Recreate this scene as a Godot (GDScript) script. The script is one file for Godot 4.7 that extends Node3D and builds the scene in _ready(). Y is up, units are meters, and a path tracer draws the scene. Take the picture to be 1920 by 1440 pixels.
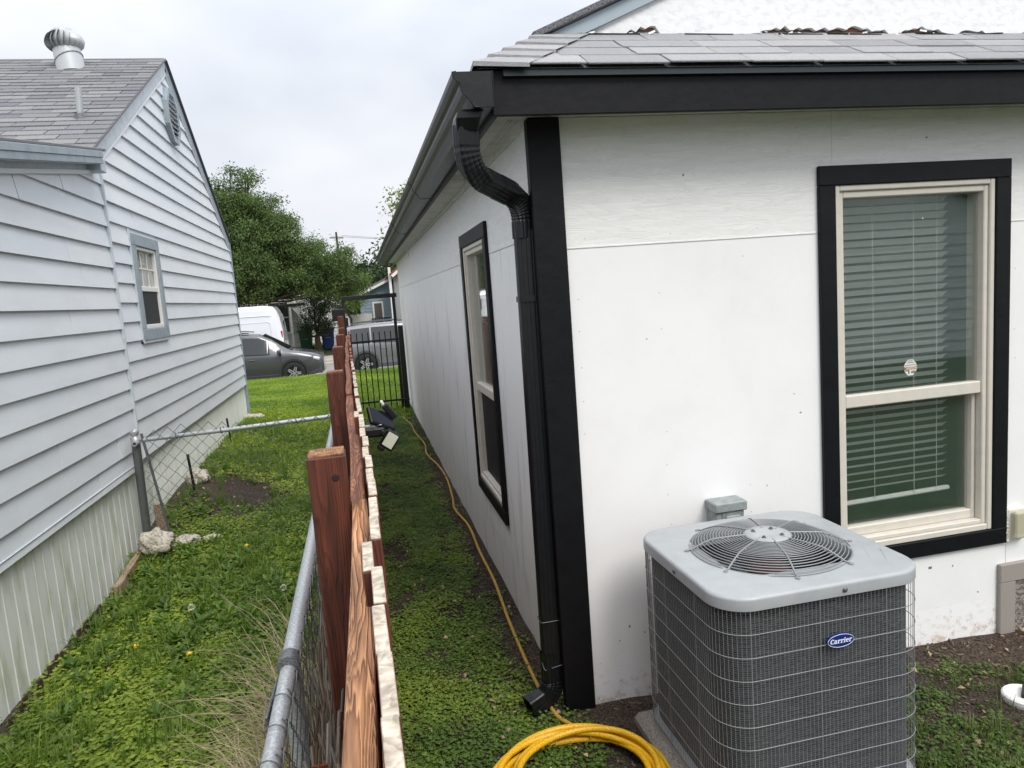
extends Node3D

const XS := 0.75      # outer face of the white house's passage wall
const ZF := -2.9      # outer face of the white house's front wall
const XL := -1.85     # face of the neighbour house's wall

var used := {}
var mats := {}
var hill_noise := FastNoiseLite.new()


class Mb:
	# collects triangles; faces are given counter-clockwise seen from outside
	var v := PackedVector3Array()
	var n := PackedVector3Array()
	var u := PackedVector2Array()
	var c := PackedColorArray()
	var col := Color.WHITE
	var xf := Transform3D.IDENTITY

	func put(p: Vector3, nn: Vector3, uv := Vector2.ZERO) -> void:
		v.append(xf * p)
		n.append((xf.basis * nn).normalized())
		u.append(uv)
		c.append(col)

	func tri(a: Vector3, b: Vector3, d: Vector3, na := Vector3.ZERO, nb := Vector3.ZERO, nd := Vector3.ZERO) -> void:
		var f := (b - a).cross(d - a)
		if f.length_squared() < 1e-18:
			return
		f = f.normalized()
		put(a, na if na != Vector3.ZERO else f)
		put(d, nd if nd != Vector3.ZERO else f)
		put(b, nb if nb != Vector3.ZERO else f)

	func quad(a: Vector3, b: Vector3, d: Vector3, e: Vector3) -> void:
		tri(a, b, d)
		tri(a, d, e)

	func quad_o(a: Vector3, b: Vector3, d: Vector3, e: Vector3, out: Vector3) -> void:
		if (b - a).cross(d - a).dot(out) < 0.0:
			quad(a, e, d, b)
		else:
			quad(a, b, d, e)

	func box(lo: Vector3, hi: Vector3) -> void:
		cbox((lo + hi) * 0.5, (hi - lo), 0.0)

	func bbox(lo: Vector3, hi: Vector3, bev := 0.004) -> void:
		cbox((lo + hi) * 0.5, (hi - lo), bev)

	func cbox(ctr: Vector3, size: Vector3, bev := 0.004, bas := Basis.IDENTITY) -> void:
		var h := size * 0.5
		var b := minf(bev, minf(h.x, minf(h.y, h.z)) * 0.9)
		for ax in 3:
			var p := (ax + 1) % 3
			var q := (ax + 2) % 3
			for s in [-1.0, 1.0]:
				var pts := []
				for k in [[-1.0, -1.0], [1.0, -1.0], [1.0, 1.0], [-1.0, 1.0]]:
					var w := Vector3.ZERO
					w[ax] = h[ax] * s
					w[p] = (h[p] - b) * k[0]
					w[q] = (h[q] - b) * k[1]
					pts.append(ctr + bas * w)
				var o := Vector3.ZERO
				o[ax] = s
				quad_o(pts[0], pts[1], pts[2], pts[3], bas * o)
		if b <= 0.0:
			return
		for t in 3:
			var a := (t + 1) % 3
			var d := (t + 2) % 3
			for sa in [-1.0, 1.0]:
				for sb in [-1.0, 1.0]:
					var pts := []
					for k in [[0, -1.0], [0, 1.0], [1, 1.0], [1, -1.0]]:
						var w := Vector3.ZERO
						w[t] = (h[t] - b) * k[1]
						w[a] = (h[a] - (b if k[0] == 1 else 0.0)) * sa
						w[d] = (h[d] - (b if k[0] == 0 else 0.0)) * sb
						pts.append(ctr + bas * w)
					var o := Vector3.ZERO
					o[a] = sa
					o[d] = sb
					quad_o(pts[0], pts[1], pts[2], pts[3], bas * o)
		for sx in [-1.0, 1.0]:
			for sy in [-1.0, 1.0]:
				for sz in [-1.0, 1.0]:
					var s := Vector3(sx, sy, sz)
					var x := ctr + bas * (Vector3(h.x, h.y - b, h.z - b) * s)
					var y := ctr + bas * (Vector3(h.x - b, h.y, h.z - b) * s)
					var z := ctr + bas * (Vector3(h.x - b, h.y - b, h.z) * s)
					if (y - x).cross(z - x).dot(bas * s) < 0.0:
						tri(x, z, y)
					else:
						tri(x, y, z)

	func tube(pts: PackedVector3Array, r: float, sides := 6, caps := true, r_end := -1.0) -> void:
		var m := pts.size()
		if m < 2:
			return
		var up := Vector3.UP if absf((pts[1] - pts[0]).normalized().y) < 0.9 else Vector3.RIGHT
		var rings := []
		var side := Vector3.ZERO
		for i in m:
			var t := (pts[mini(i + 1, m - 1)] - pts[maxi(i - 1, 0)]).normalized()
			if i == 0:
				side = t.cross(up).normalized()
			else:
				side = (side - t * side.dot(t)).normalized()
			var w := side.cross(t)
			var rr := r if r_end < 0.0 else lerpf(r, r_end, float(i) / (m - 1))
			var ring := []
			for k in sides:
				var a := TAU * k / sides
				var d := side * cos(a) + w * sin(a)
				ring.append([pts[i] + d * rr, d])
			rings.append(ring)
		for i in m - 1:
			for k in sides:
				var k2 := (k + 1) % sides
				var a = rings[i][k]
				var b = rings[i][k2]
				var d = rings[i + 1][k2]
				var e = rings[i + 1][k]
				tri(a[0], d[0], b[0], a[1], d[1], b[1])
				tri(a[0], e[0], d[0], a[1], e[1], d[1])
		if caps:
			for k in range(1, sides - 1):
				tri(rings[0][0][0], rings[0][k][0], rings[0][k + 1][0])
				tri(rings[m - 1][0][0], rings[m - 1][k + 1][0], rings[m - 1][k][0])

	func rod(a: Vector3, b: Vector3, r: float, sides := 8, r_end := -1.0) -> void:
		tube(PackedVector3Array([a, b]), r, sides, true, r_end)

	func lathe(prof: Array, segs := 24, at := Vector3.ZERO, bas := Basis.IDENTITY, sharp := true) -> void:
		# prof: Vector2(radius, height), going up the outside
		for i in prof.size() - 1:
			var p: Vector2 = prof[i]
			var q: Vector2 = prof[i + 1]
			var nn := Vector2(q.y - p.y, p.x - q.x).normalized()
			var n0 := nn
			var n1 := nn
			if not sharp:
				if i > 0:
					var o: Vector2 = prof[i - 1]
					n0 = (nn + Vector2(p.y - o.y, o.x - p.x).normalized()).normalized()
				if i < prof.size() - 2:
					var o2: Vector2 = prof[i + 2]
					n1 = (nn + Vector2(o2.y - q.y, q.x - o2.x).normalized()).normalized()
			for k in segs:
				var a0 := TAU * k / segs
				var a1 := TAU * (k + 1) / segs
				var d0 := Vector3(cos(a0), 0, -sin(a0))
				var d1 := Vector3(cos(a1), 0, -sin(a1))
				var up := Vector3.UP
				var A := at + bas * (d0 * p.x + up * p.y)
				var B := at + bas * (d1 * p.x + up * p.y)
				var C := at + bas * (d1 * q.x + up * q.y)
				var D := at + bas * (d0 * q.x + up * q.y)
				tri(A, B, C, bas * (d0 * n0.x + up * n0.y), bas * (d1 * n0.x + up * n0.y), bas * (d1 * n1.x + up * n1.y))
				tri(A, C, D, bas * (d0 * n0.x + up * n0.y), bas * (d1 * n1.x + up * n1.y), bas * (d0 * n1.x + up * n1.y))

	func prism(poly: PackedVector2Array, z0: float, z1: float) -> void:
		# polygon in x, y, extruded from z0 to z1
		var p := poly.duplicate()
		if Geometry2D.is_polygon_clockwise(p):
			p.reverse()
		var tr := Geometry2D.triangulate_polygon(p)
		for i in range(0, tr.size(), 3):
			var a := p[tr[i]]
			var b := p[tr[i + 1]]
			var d := p[tr[i + 2]]
			if (b - a).cross(d - a) < 0.0:
				var k := b
				b = d
				d = k
			tri(Vector3(a.x, a.y, z1), Vector3(b.x, b.y, z1), Vector3(d.x, d.y, z1))
			tri(Vector3(a.x, a.y, z0), Vector3(d.x, d.y, z0), Vector3(b.x, b.y, z0))
		for i in p.size():
			var a := p[i]
			var b := p[(i + 1) % p.size()]
			quad(Vector3(a.x, a.y, z0), Vector3(b.x, b.y, z0), Vector3(b.x, b.y, z1), Vector3(a.x, a.y, z1))

	func sweep(prof: PackedVector2Array, frames: Array, closed := true, caps := true) -> void:
		# frames: Transform3D whose x and y axes carry the profile; profile counter-clockwise seen against the way it goes (along -z)
		var m := prof.size()
		for i in frames.size() - 1:
			var f: Transform3D = frames[i]
			var g: Transform3D = frames[i + 1]
			for k in (m if closed else m - 1):
				var a := prof[k]
				var b := prof[(k + 1) % m]
				quad(f * Vector3(a.x, a.y, 0), f * Vector3(b.x, b.y, 0), g * Vector3(b.x, b.y, 0), g * Vector3(a.x, a.y, 0))
		if caps and closed:
			var tr := Geometry2D.triangulate_polygon(prof)
			for e in [0, frames.size() - 1]:
				var f: Transform3D = frames[e]
				for i in range(0, tr.size(), 3):
					tri(f * Vector3(prof[tr[i]].x, prof[tr[i]].y, 0), f * Vector3(prof[tr[i + 1]].x, prof[tr[i + 1]].y, 0), f * Vector3(prof[tr[i + 2]].x, prof[tr[i + 2]].y, 0))

	func surf(nu: int, nv: int, f: Callable, flip := false) -> void:
		# smooth sheet f(i, j)
		var p := []
		for i in nu + 1:
			var row := PackedVector3Array()
			for j in nv + 1:
				row.append(f.call(i, j))
			p.append(row)
		var nr := []
		for i in nu + 1:
			var row := PackedVector3Array()
			for j in nv + 1:
				var du: Vector3 = p[mini(i + 1, nu)][j] - p[maxi(i - 1, 0)][j]
				var dv: Vector3 = p[i][mini(j + 1, nv)] - p[i][maxi(j - 1, 0)]
				var k := du.cross(dv).normalized()
				row.append(-k if flip else k)
			nr.append(row)
		for i in nu:
			for j in nv:
				if flip:
					tri(p[i][j], p[i + 1][j + 1], p[i + 1][j], nr[i][j], nr[i + 1][j + 1], nr[i + 1][j])
					tri(p[i][j], p[i][j + 1], p[i + 1][j + 1], nr[i][j], nr[i][j + 1], nr[i + 1][j + 1])
				else:
					tri(p[i][j], p[i + 1][j], p[i + 1][j + 1], nr[i][j], nr[i + 1][j], nr[i + 1][j + 1])
					tri(p[i][j], p[i + 1][j + 1], p[i][j + 1], nr[i][j], nr[i + 1][j + 1], nr[i][j + 1])

	func mesh() -> ArrayMesh:
		var m := ArrayMesh.new()
		var a := []
		a.resize(Mesh.ARRAY_MAX)
		a[Mesh.ARRAY_VERTEX] = v
		a[Mesh.ARRAY_NORMAL] = n
		a[Mesh.ARRAY_TEX_UV] = u
		a[Mesh.ARRAY_COLOR] = c
		m.add_surface_from_arrays(Mesh.PRIMITIVE_TRIANGLES, a)
		return m


# ---------- naming and placing ----------
func numbered(parent: Node, called: String) -> String:
	var key := str(parent.get_instance_id()) + "/" + called
	var k: int = used.get(key, 0)
	used[key] = k + 1
	return called if k == 0 else "%s_%03d" % [called, k]

func world_of(o: Node) -> Vector3:
	var p := Vector3.ZERO
	while o != self and o is Node3D:
		p += o.position
		o = o.get_parent()
	return p

func tag(o: Node, label: String, category: String, group := "", kind := "") -> Node:
	if label: o.set_meta("label", label)
	if category: o.set_meta("category", category)
	if group: o.set_meta("group", group)
	if kind: o.set_meta("kind", kind)
	return o

func thing(called: String, label: String, category: String, at := Vector3.ZERO, group := "") -> Node3D:
	var o := Node3D.new()
	o.name = numbered(self, called)
	add_child(o)
	o.position = at
	tag(o, label, category, group)
	return o

# a mesh built in world coordinates, hung under its thing
func part(parent: Node, called: String, mb: Mb, m: Material, label := "") -> MeshInstance3D:
	var o := MeshInstance3D.new()
	o.mesh = mb.mesh()
	o.material_override = m
	o.name = numbered(parent, called)
	parent.add_child(o)
	o.position = -world_of(parent)
	if label: o.set_meta("label", label)
	return o

# a shared mesh set at a place in the parent's own axes
func piece(parent: Node, called: String, me: Mesh, m: Material, t: Transform3D) -> MeshInstance3D:
	var o := MeshInstance3D.new()
	o.mesh = me
	o.material_override = m
	o.name = numbered(parent, called)
	parent.add_child(o)
	o.transform = t
	return o

func whole(called: String, mb: Mb, m: Material, label: String, category: String, group := "") -> MeshInstance3D:
	var o := part(self, called, mb, m)
	tag(o, label, category, group)
	return o

func structure(called: String, mb: Mb, m: Material) -> MeshInstance3D:
	var o := part(self, called, mb, m)
	o.set_meta("kind", "structure")
	return o

func scatter(parent: Node, called: String, me: Mesh, m: Material, xs: Array, cols: Array) -> MultiMeshInstance3D:
	var mm := MultiMesh.new()
	mm.transform_format = MultiMesh.TRANSFORM_3D
	mm.use_colors = true
	mm.mesh = me
	mm.instance_count = xs.size()
	for i in xs.size():
		mm.set_instance_transform(i, xs[i])
		mm.set_instance_color(i, cols[i])
	var o := MultiMeshInstance3D.new()
	o.multimesh = mm
	o.material_override = m
	o.name = numbered(parent, called)
	parent.add_child(o)
	o.position = -world_of(parent)
	return o

# ---------- materials ----------
func col(r: float, g: float, b: float) -> Color:
	return Color(r / 255.0, g / 255.0, b / 255.0)

func plain(key: String, c: Color, rough := 0.7, metal := 0.0) -> StandardMaterial3D:
	if mats.has(key): return mats[key]
	var m := StandardMaterial3D.new()
	m.resource_name = key
	m.albedo_color = c
	m.roughness = rough
	m.metallic = metal
	mats[key] = m
	return m

func noise_of(freq: float, octaves := 4, kind := FastNoiseLite.TYPE_SIMPLEX_SMOOTH, warp := 0.0, sd := 3) -> FastNoiseLite:
	var f := FastNoiseLite.new()
	f.seed = sd
	f.noise_type = kind
	f.frequency = freq
	f.fractal_type = FastNoiseLite.FRACTAL_FBM if octaves > 1 else FastNoiseLite.FRACTAL_NONE
	f.fractal_octaves = octaves
	if warp > 0.0:
		f.domain_warp_enabled = true
		f.domain_warp_amplitude = warp
		f.domain_warp_frequency = 0.012
		f.domain_warp_fractal_octaves = 2
	return f

func ntex(nz: FastNoiseLite, ramp: Array, size := 512) -> NoiseTexture2D:
	var t := NoiseTexture2D.new()
	t.width = size
	t.height = size
	t.seamless = true
	t.noise = nz
	if ramp:
		var g := Gradient.new()
		var off := PackedFloat32Array()
		var cs := PackedColorArray()
		for r in ramp:
			off.append(r[0])
			cs.append(r[1])
		g.offsets = off
		g.colors = cs
		t.color_ramp = g
	return t

func grey(x: float) -> Color:
	return Color(x, x, x)

# base colour times a world-mapped noise, with optional relief (centimetres) and a second, coarse mottle
func surface(key: String, c: Color, rough: float, nz: FastNoiseLite, ramp: Array, scale: Vector3, bump := 0.0, metal := 0.0, size := 512, own := false) -> StandardMaterial3D:
	if mats.has(key): return mats[key]
	var m := plain(key, c, rough, metal)
	m.albedo_texture = ntex(nz, ramp, size)
	m.uv1_triplanar = true
	m.uv1_world_triplanar = not own
	m.uv1_scale = scale
	m.uv1_triplanar_sharpness = 8.0
	if bump > 0.0:
		m.heightmap_enabled = true
		m.heightmap_texture = ntex(nz, [], size)
		m.heightmap_scale = bump
	return m

func leafy(key: String, c: Color, back: Color) -> StandardMaterial3D:
	var m := plain(key, c, 0.55)
	m.vertex_color_use_as_albedo = true
	m.backlight_enabled = true
	m.backlight = back
	m.cull_mode = BaseMaterial3D.CULL_DISABLED
	return m

func glass(key: String, tint: Color, alpha: float, rough := 0.02) -> StandardMaterial3D:
	var m := plain(key, Color(tint.r, tint.g, tint.b, alpha), rough)
	m.transparency = BaseMaterial3D.TRANSPARENCY_ALPHA
	m.metallic_specular = 0.5
	return m

func rng_of(s: int) -> RandomNumberGenerator:
	var r := RandomNumberGenerator.new()
	r.seed = s
	return r

func ss(a: float, b: float, x: float) -> float:
	return smoothstep(a, b, x)

# height of the ground
func gy(x: float, z: float) -> float:
	var d := -z
	var y := -0.17 * ss(13.0, 22.0, d)
	y = lerpf(y, -0.42, ss(22.0, 22.9, d))
	if d > 22.9:
		y = lerpf(-0.42, -0.62, ss(22.95, 23.1, d))
	if d > 30.0:
		y = lerpf(-0.62, -0.41, ss(30.05, 30.3, d)) + 0.3 * ss(30.6, 38.0, d)
	y += 0.23 * (1.0 - ss(-1.8, -0.8, x)) * ss(4.9, 7.4, d) * (1.0 - ss(12.0, 17.0, d))
	if d < 22.0:
		y += hill_noise.get_noise_2d(x * 3.0, z * 3.0) * 0.022 - 0.03 * ss(1.9, 3.0, x) * (1.0 - ss(3.0, 4.0, d))
	return y

# ---------- the scene ----------
func _ready() -> void:
	hill_noise.seed = 11
	hill_noise.frequency = 0.5
	hill_noise.fractal_octaves = 4
	make_camera()
	make_sky_and_sun()
	make_materials()
	print("ground"); make_ground()
	print("white house"); make_white_house()
	make_gutter()
	make_downspout()
	print("neighbour"); make_neighbour_house()
	print("fences"); make_wood_fence()
	make_chain_link()
	make_iron_gate()
	print("air conditioner"); make_air_conditioner()
	make_wall_boxes()
	make_hose()
	make_floodlight()
	print("street"); make_street_things()
	make_far_houses()
	make_trees()
	print("plants"); make_plants()
	make_small_things()
	make_back_yard()
	print("done")

func make_camera() -> void:
	var yaw := deg_to_rad(11.595)
	var pitch := deg_to_rad(-7.2435)
	var roll := deg_to_rad(-4.247)
	var f := Vector3(sin(yaw) * cos(pitch), sin(pitch), -cos(yaw) * cos(pitch))
	var r := f.cross(Vector3.UP).normalized()
	var up := r.cross(f)
	var cam := Camera3D.new()
	cam.name = "camera"
	cam.basis = Basis(r * cos(roll) + up * sin(roll), up * cos(roll) - r * sin(roll), -f)
	cam.position = Vector3(0, 1.86, 0)
	cam.fov = 56.32
	cam.near = 0.05
	cam.far = 900.0
	add_child(cam)
	cam.current = true

func make_sky_and_sun() -> void:
	var e := Environment.new()
	e.background_mode = Environment.BG_SKY
	e.tonemap_mode = Environment.TONE_MAPPER_LINEAR
	e.tonemap_exposure = 1.32
	e.sdfgi_enabled = true
	e.ssao_enabled = true
	e.ssil_enabled = true
	var w := 768
	var h := 384
	var img := Image.create(w, h, false, Image.FORMAT_RGBF)
	var big := noise_of(1.1, 5, FastNoiseLite.TYPE_SIMPLEX_SMOOTH, 0.0, 21)
	var fine := noise_of(3.4, 4, FastNoiseLite.TYPE_SIMPLEX_SMOOTH, 0.0, 5)
	for j in h:
		var el := PI * (0.5 - (j + 0.5) / h)
		var s := maxf(sin(el), 0.0)
		for i in w:
			var az := TAU * (i + 0.5) / w
			var d := Vector3(cos(el) * cos(az), sin(el) * 2.2, cos(el) * sin(az))
			var k := big.get_noise_3dv(d * 1.3) * 0.75 + fine.get_noise_3dv(d * 1.6) * 0.35
			var t := clampf(0.5 + k * 1.1, 0.0, 1.0)
			var l := lerpf(0.60, 0.745, t) + 1.3 * pow(s, 2.4)
			var tint := Color(0.90, 0.955, 1.06).lerp(Color(0.975, 0.995, 1.03), t)
			img.set_pixel(i, j, Color(tint.r * l, tint.g * l, tint.b * l))
	var pm := PanoramaSkyMaterial.new()
	pm.panorama = ImageTexture.create_from_image(img)
	var sky := Sky.new()
	sky.sky_material = pm
	e.sky = sky
	var we := WorldEnvironment.new()
	we.name = "environment"
	we.environment = e
	add_child(we)
	var sun := DirectionalLight3D.new()
	sun.name = "sun"
	sun.light_energy = 0.5
	sun.light_color = Color(1.0, 0.975, 0.94)
	sun.light_angular_distance = 24.0
	sun.shadow_enabled = true
	add_child(sun)
	# high behind the camera, a little to the right
	sun.look_at_from_position(Vector3(1.6, 5.0, 4.2), Vector3.ZERO)

# contour lines of a smooth noise: the cathedral figure of sawn or pressed wood
func figure(sd: int, freq: float, bands: float, warp: float, size := 512) -> Image:
	var img := noise_of(freq, 2, FastNoiseLite.TYPE_SIMPLEX_SMOOTH, warp, sd).get_seamless_image(size, size)
	img.convert(Image.FORMAT_L8)
	var d := img.get_data()
	var lut := PackedByteArray()
	for i in 256:
		var f := fposmod(i / 255.0 * bands, 1.0)
		lut.append(int(255.0 * clampf(pow(f, 0.6) * (1.0 - ss(0.86, 1.0, f)), 0.0, 1.0)))
	for i in d.size():
		d[i] = lut[d[i]]
	return Image.create_from_data(size, size, false, Image.FORMAT_L8, d)

func tinted(src: Image, dark: Color, light: Color, wear: int, amount := 0.5) -> Image:
	# figure in two colours, mottled by a second noise
	var size := src.get_width()
	var w := noise_of(0.02, 4, FastNoiseLite.TYPE_SIMPLEX, 15.0, wear).get_seamless_image(size, size)
	w.convert(Image.FORMAT_L8)
	var a := src.get_data()
	var b := w.get_data()
	var o := PackedByteArray()
	o.resize(a.size() * 3)
	for i in a.size():
		var t := a[i] / 255.0
		var k := 1.0 + amount * (b[i] / 255.0 - 0.56)
		o[i * 3] = mini(255, int(255.0 * lerpf(dark.r, light.r, t) * k))
		o[i * 3 + 1] = mini(255, int(255.0 * lerpf(dark.g, light.g, t) * k))
		o[i * 3 + 2] = mini(255, int(255.0 * lerpf(dark.b, light.b, t) * k))
	return Image.create_from_data(size, size, false, Image.FORMAT_RGB8, o)

func figured(key: String, src: Image, dark: Color, light: Color, rough: float, scale: Vector3, bump: float, wear := 71, amount := 0.5) -> StandardMaterial3D:
	var m := plain(key, Color(1, 1, 1), rough)
	m.albedo_texture = ImageTexture.create_from_image(tinted(src, dark, light, wear, amount))
	m.uv1_triplanar = true
	m.uv1_world_triplanar = true
	m.uv1_triplanar_sharpness = 8.0
	m.uv1_scale = scale
	if bump > 0.0:
		m.heightmap_enabled = true
		m.heightmap_texture = ImageTexture.create_from_image(src)
		m.heightmap_scale = bump
	return m

func make_materials() -> void:
	var soft := noise_of(0.012, 4, FastNoiseLite.TYPE_SIMPLEX_SMOOTH, 0.0, 4)
	# hardboard siding with pressed grain: long streaks, in white paint
	var grain := noise_of(0.011, 4, FastNoiseLite.TYPE_SIMPLEX_SMOOTH, 60.0, 8)
	var pressed := figure(81, 0.006, 16.0, 30.0)
	figured("white_paint", pressed, Color(0.9, 0.9, 0.89), Color(0.945, 0.945, 0.94), 0.55, Vector3(0.28, 2.4, 0.28), 0.05, 72, 0.04)
	surface("white_panel", col(242, 242, 241), 0.55, noise_of(0.01, 5, FastNoiseLite.TYPE_SIMPLEX_SMOOTH, 20.0, 18), [[0.0, grey(0.975)], [0.4, grey(0.99)], [1.0, grey(1.0)]], Vector3(0.5, 0.5, 0.5))
	var streak := noise_of(0.013, 5, FastNoiseLite.TYPE_SIMPLEX_SMOOTH, 25.0, 31)
	surface("streaked_panel", col(240, 240, 239), 0.6, streak, [[0.0, grey(0.86)], [0.2, grey(0.94)], [0.28, grey(0.99)], [0.55, grey(1.0)], [1.0, grey(0.99)]], Vector3(0.3, 0.13, 1.0))
	make_splash_material()
	surface("stucco", col(240, 241, 243), 0.75, noise_of(0.03, 5, FastNoiseLite.TYPE_SIMPLEX, 20.0, 9), [[0.0, grey(0.93)], [0.3, grey(0.97)], [0.5, grey(0.99)], [1.0, grey(1.0)]], Vector3(0.9, 1.3, 0.9), 0.12)
	surface("black_paint", col(14, 15, 19), 0.5, soft, [[0.0, grey(0.8)], [0.5, grey(1.0)], [1.0, grey(1.12)]], Vector3(1.5, 1.5, 1.5), 0.12)
	surface("black_metal", col(20, 22, 26), 0.36, soft, [[0.0, grey(0.8)], [0.5, grey(1.0)], [1.0, grey(1.15)]], Vector3(2.0, 2.0, 2.0), 0.05)
	mats["black_metal"].metallic_specular = 0.45
	mats["black_paint"].metallic_specular = 0.35
	surface("soffit", col(222, 221, 216), 0.7, soft, [[0.0, grey(0.86)], [0.5, grey(0.97)], [1.0, grey(1.0)]], Vector3(1.0, 1.0, 1.0), 0.1)
	surface("vinyl", col(214, 208, 196), 0.4, soft, [[0.0, grey(0.96)], [0.5, grey(0.985)], [1.0, grey(1.0)]], Vector3(2.5, 2.5, 2.5))
	plain("drip", col(58, 65, 67), 0.3, 0.4)
	glass("window_glass", col(94, 124, 108), 0.065)
	plain("slat", col(238, 243, 239), 0.45)
	mats["slat"].backlight_enabled = true
	mats["slat"].backlight = Color(0.35, 0.36, 0.35)
	plain("cord", col(225, 230, 226), 0.6)
	plain("room", col(150, 140, 126), 0.9)
	plain("tar_felt", col(30, 28, 27), 0.95)
	plain("screen", col(26, 27, 30), 0.6)
	# asphalt shingles
	var grit := noise_of(0.09, 4, FastNoiseLite.TYPE_SIMPLEX, 0.0, 12)
	var gramp := [[0.0, grey(0.35)], [0.35, grey(0.72)], [0.5, grey(1.0)], [0.62, grey(0.85)], [0.75, grey(1.15)], [1.0, grey(1.3)]]
	var k := 0
	for c in [col(192, 192, 194), col(185, 185, 188), col(198, 197, 198), col(178, 178, 181)]:
		surface("shingle_pale_%d" % k, c, 0.95, grit, gramp, Vector3(5.0, 5.0, 5.0), 0.3)
		k += 1
	k = 0
	for c in [col(142, 142, 145), col(133, 133, 137), col(150, 150, 151), col(124, 124, 129), col(138, 139, 141)]:
		surface("shingle_grey_%d" % k, c, 0.95, grit, gramp, Vector3(2.0, 2.0, 2.0), 0.2)
		k += 1
	# neighbour's metal siding
	k = 0
	for c in [col(222, 227, 231), col(220, 225, 230), col(224, 228, 231)]:
		surface("siding_%d" % k, c, 0.5, soft, [[0.0, grey(0.96)], [0.5, grey(0.985)], [1.0, grey(1.0)]], Vector3(0.25, 0.9, 0.25), 0.02)
		k += 1
	surface("grey_blue_trim", col(150, 162, 170), 0.5, soft, [[0.0, grey(0.88)], [0.5, grey(0.98)], [1.0, grey(1.04)]], Vector3(1.2, 1.2, 1.2))
	surface("pale_trim", col(198, 206, 212), 0.5, soft, [[0.0, grey(0.9)], [0.5, grey(0.98)], [1.0, grey(1.0)]], Vector3(1.2, 1.2, 1.2))
	surface("skirting", col(232, 235, 231), 0.45, noise_of(0.014, 5, FastNoiseLite.TYPE_SIMPLEX_SMOOTH, 20.0, 41), [[0.0, Color(0.84, 0.85, 0.8)], [0.35, Color(0.95, 0.96, 0.93)], [0.5, grey(0.98)], [1.0, grey(1.0)]], Vector3(1.1, 0.3, 1.1), 0.02)
	surface("galvanised", col(186, 190, 192), 0.42, noise_of(0.05, 4, FastNoiseLite.TYPE_CELLULAR, 0.0, 2), [[0.0, grey(0.72)], [0.5, grey(0.95)], [1.0, grey(1.1)]], Vector3(5, 5, 5), 0.0, 0.4)
	surface("dull_steel", col(120, 124, 126), 0.5, noise_of(0.05, 4, FastNoiseLite.TYPE_SIMPLEX, 0.0, 2), [[0.0, Color(0.6, 0.5, 0.42)], [0.4, grey(0.9)], [1.0, grey(1.1)]], Vector3(4, 4, 4), 0.0, 0.6)
	plain("wire", col(118, 122, 126), 0.45, 0.6)
	surface("rust", col(132, 66, 38), 0.85, noise_of(0.05, 4), [[0.0, grey(0.6)], [1.0, grey(1.2)]], Vector3(6, 6, 6), 0.1)
	# stained fence wood: grain upright, along the rails and across cut ends
	var wood := noise_of(0.012, 4, FastNoiseLite.TYPE_SIMPLEX_SMOOTH, 40.0, 17)
	var wr := [[0.0, grey(0.55)], [0.3, grey(0.85)], [0.42, grey(0.7)], [0.5, grey(1.0)], [0.62, grey(0.82)], [0.75, grey(1.08)], [1.0, grey(0.9)]]
	var fig := figure(91, 0.007, 13.0, 22.0)
	var fig2 := figure(95, 0.006, 18.0, 30.0)
	figured("stain_upright", fig, Color(0.27, 0.13, 0.085), Color(0.40, 0.205, 0.135), 0.6, Vector3(2.2, 0.16, 2.2), 0.15, 73)
	figured("stain_picket", fig2, Color(0.33, 0.17, 0.12), Color(0.47, 0.26, 0.19), 0.65, Vector3(2.0, 0.14, 2.0), 0.15, 74)
	figured("rail_bare", fig2, Color(0.46, 0.30, 0.20), Color(0.82, 0.61, 0.43), 0.65, Vector3(3.4, 3.4, 0.22), 0.3, 75)
	figured("rail_worn", fig, Color(0.38, 0.23, 0.16), Color(0.66, 0.43, 0.31), 0.7, Vector3(3.2, 3.2, 0.25), 0.25, 76)
	figured("end_grain", figure(97, 0.008, 5.0, 16.0), Color(0.655, 0.60, 0.53), Color(0.80, 0.755, 0.685), 0.85, Vector3(2.0, 2.0, 3.2), 0.0, 77, 0.38)
	figured("post_end", figure(98, 0.006, 16.0, 0.0), Color(0.34, 0.22, 0.15), Color(0.70, 0.52, 0.36), 0.85, Vector3(2.4, 2.4, 2.4), 0.2, 78)
	surface("grey_lumber", col(168, 146, 124), 0.85, wood, [[0.0, grey(0.6)], [0.5, grey(0.95)], [1.0, grey(1.1)]], Vector3(9, 9, 0.6), 0.3)
	surface("bark", col(92, 78, 66), 0.95, wood, [[0.0, grey(0.5)], [0.5, grey(0.9)], [1.0, grey(1.2)]], Vector3(4, 0.8, 4), 1.2)
	# air conditioner
	surface("unit_grey", col(164, 168, 170), 0.38, soft, [[0.0, grey(0.95)], [0.5, grey(0.985)], [1.0, grey(1.01)]], Vector3(1.5, 1.5, 1.5), 0.015)
	mats["unit_grey"].metallic_specular = 0.55
	plain("wire_coat", col(146, 149, 151), 0.42, 0.25)
	surface("coil", col(80, 82, 84), 0.7, fin_noise(), [[0.0, grey(0.45)], [0.4, grey(0.8)], [0.6, grey(1.1)], [1.0, grey(1.3)]], Vector3(1.6, 9.0, 1.6), 0.5)
	plain("fan_dark", col(52, 53, 54), 0.6)
	plain("motor", col(78, 44, 34), 0.7)
	plain("badge_blue", col(22, 46, 120), 0.3)
	plain("badge_white", col(238, 240, 242), 0.4)
	surface("concrete", col(156, 148, 138), 0.9, noise_of(0.06, 5, FastNoiseLite.TYPE_SIMPLEX, 0.0, 15), [[0.0, grey(0.62)], [0.45, grey(0.92)], [1.0, grey(1.12)]], Vector3(2.2, 2.2, 2.2), 0.5)
	surface("box_grey", col(150, 158, 156), 0.5, soft, [[0.0, grey(0.85)], [1.0, grey(1.05)]], Vector3(4, 4, 4))
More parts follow.
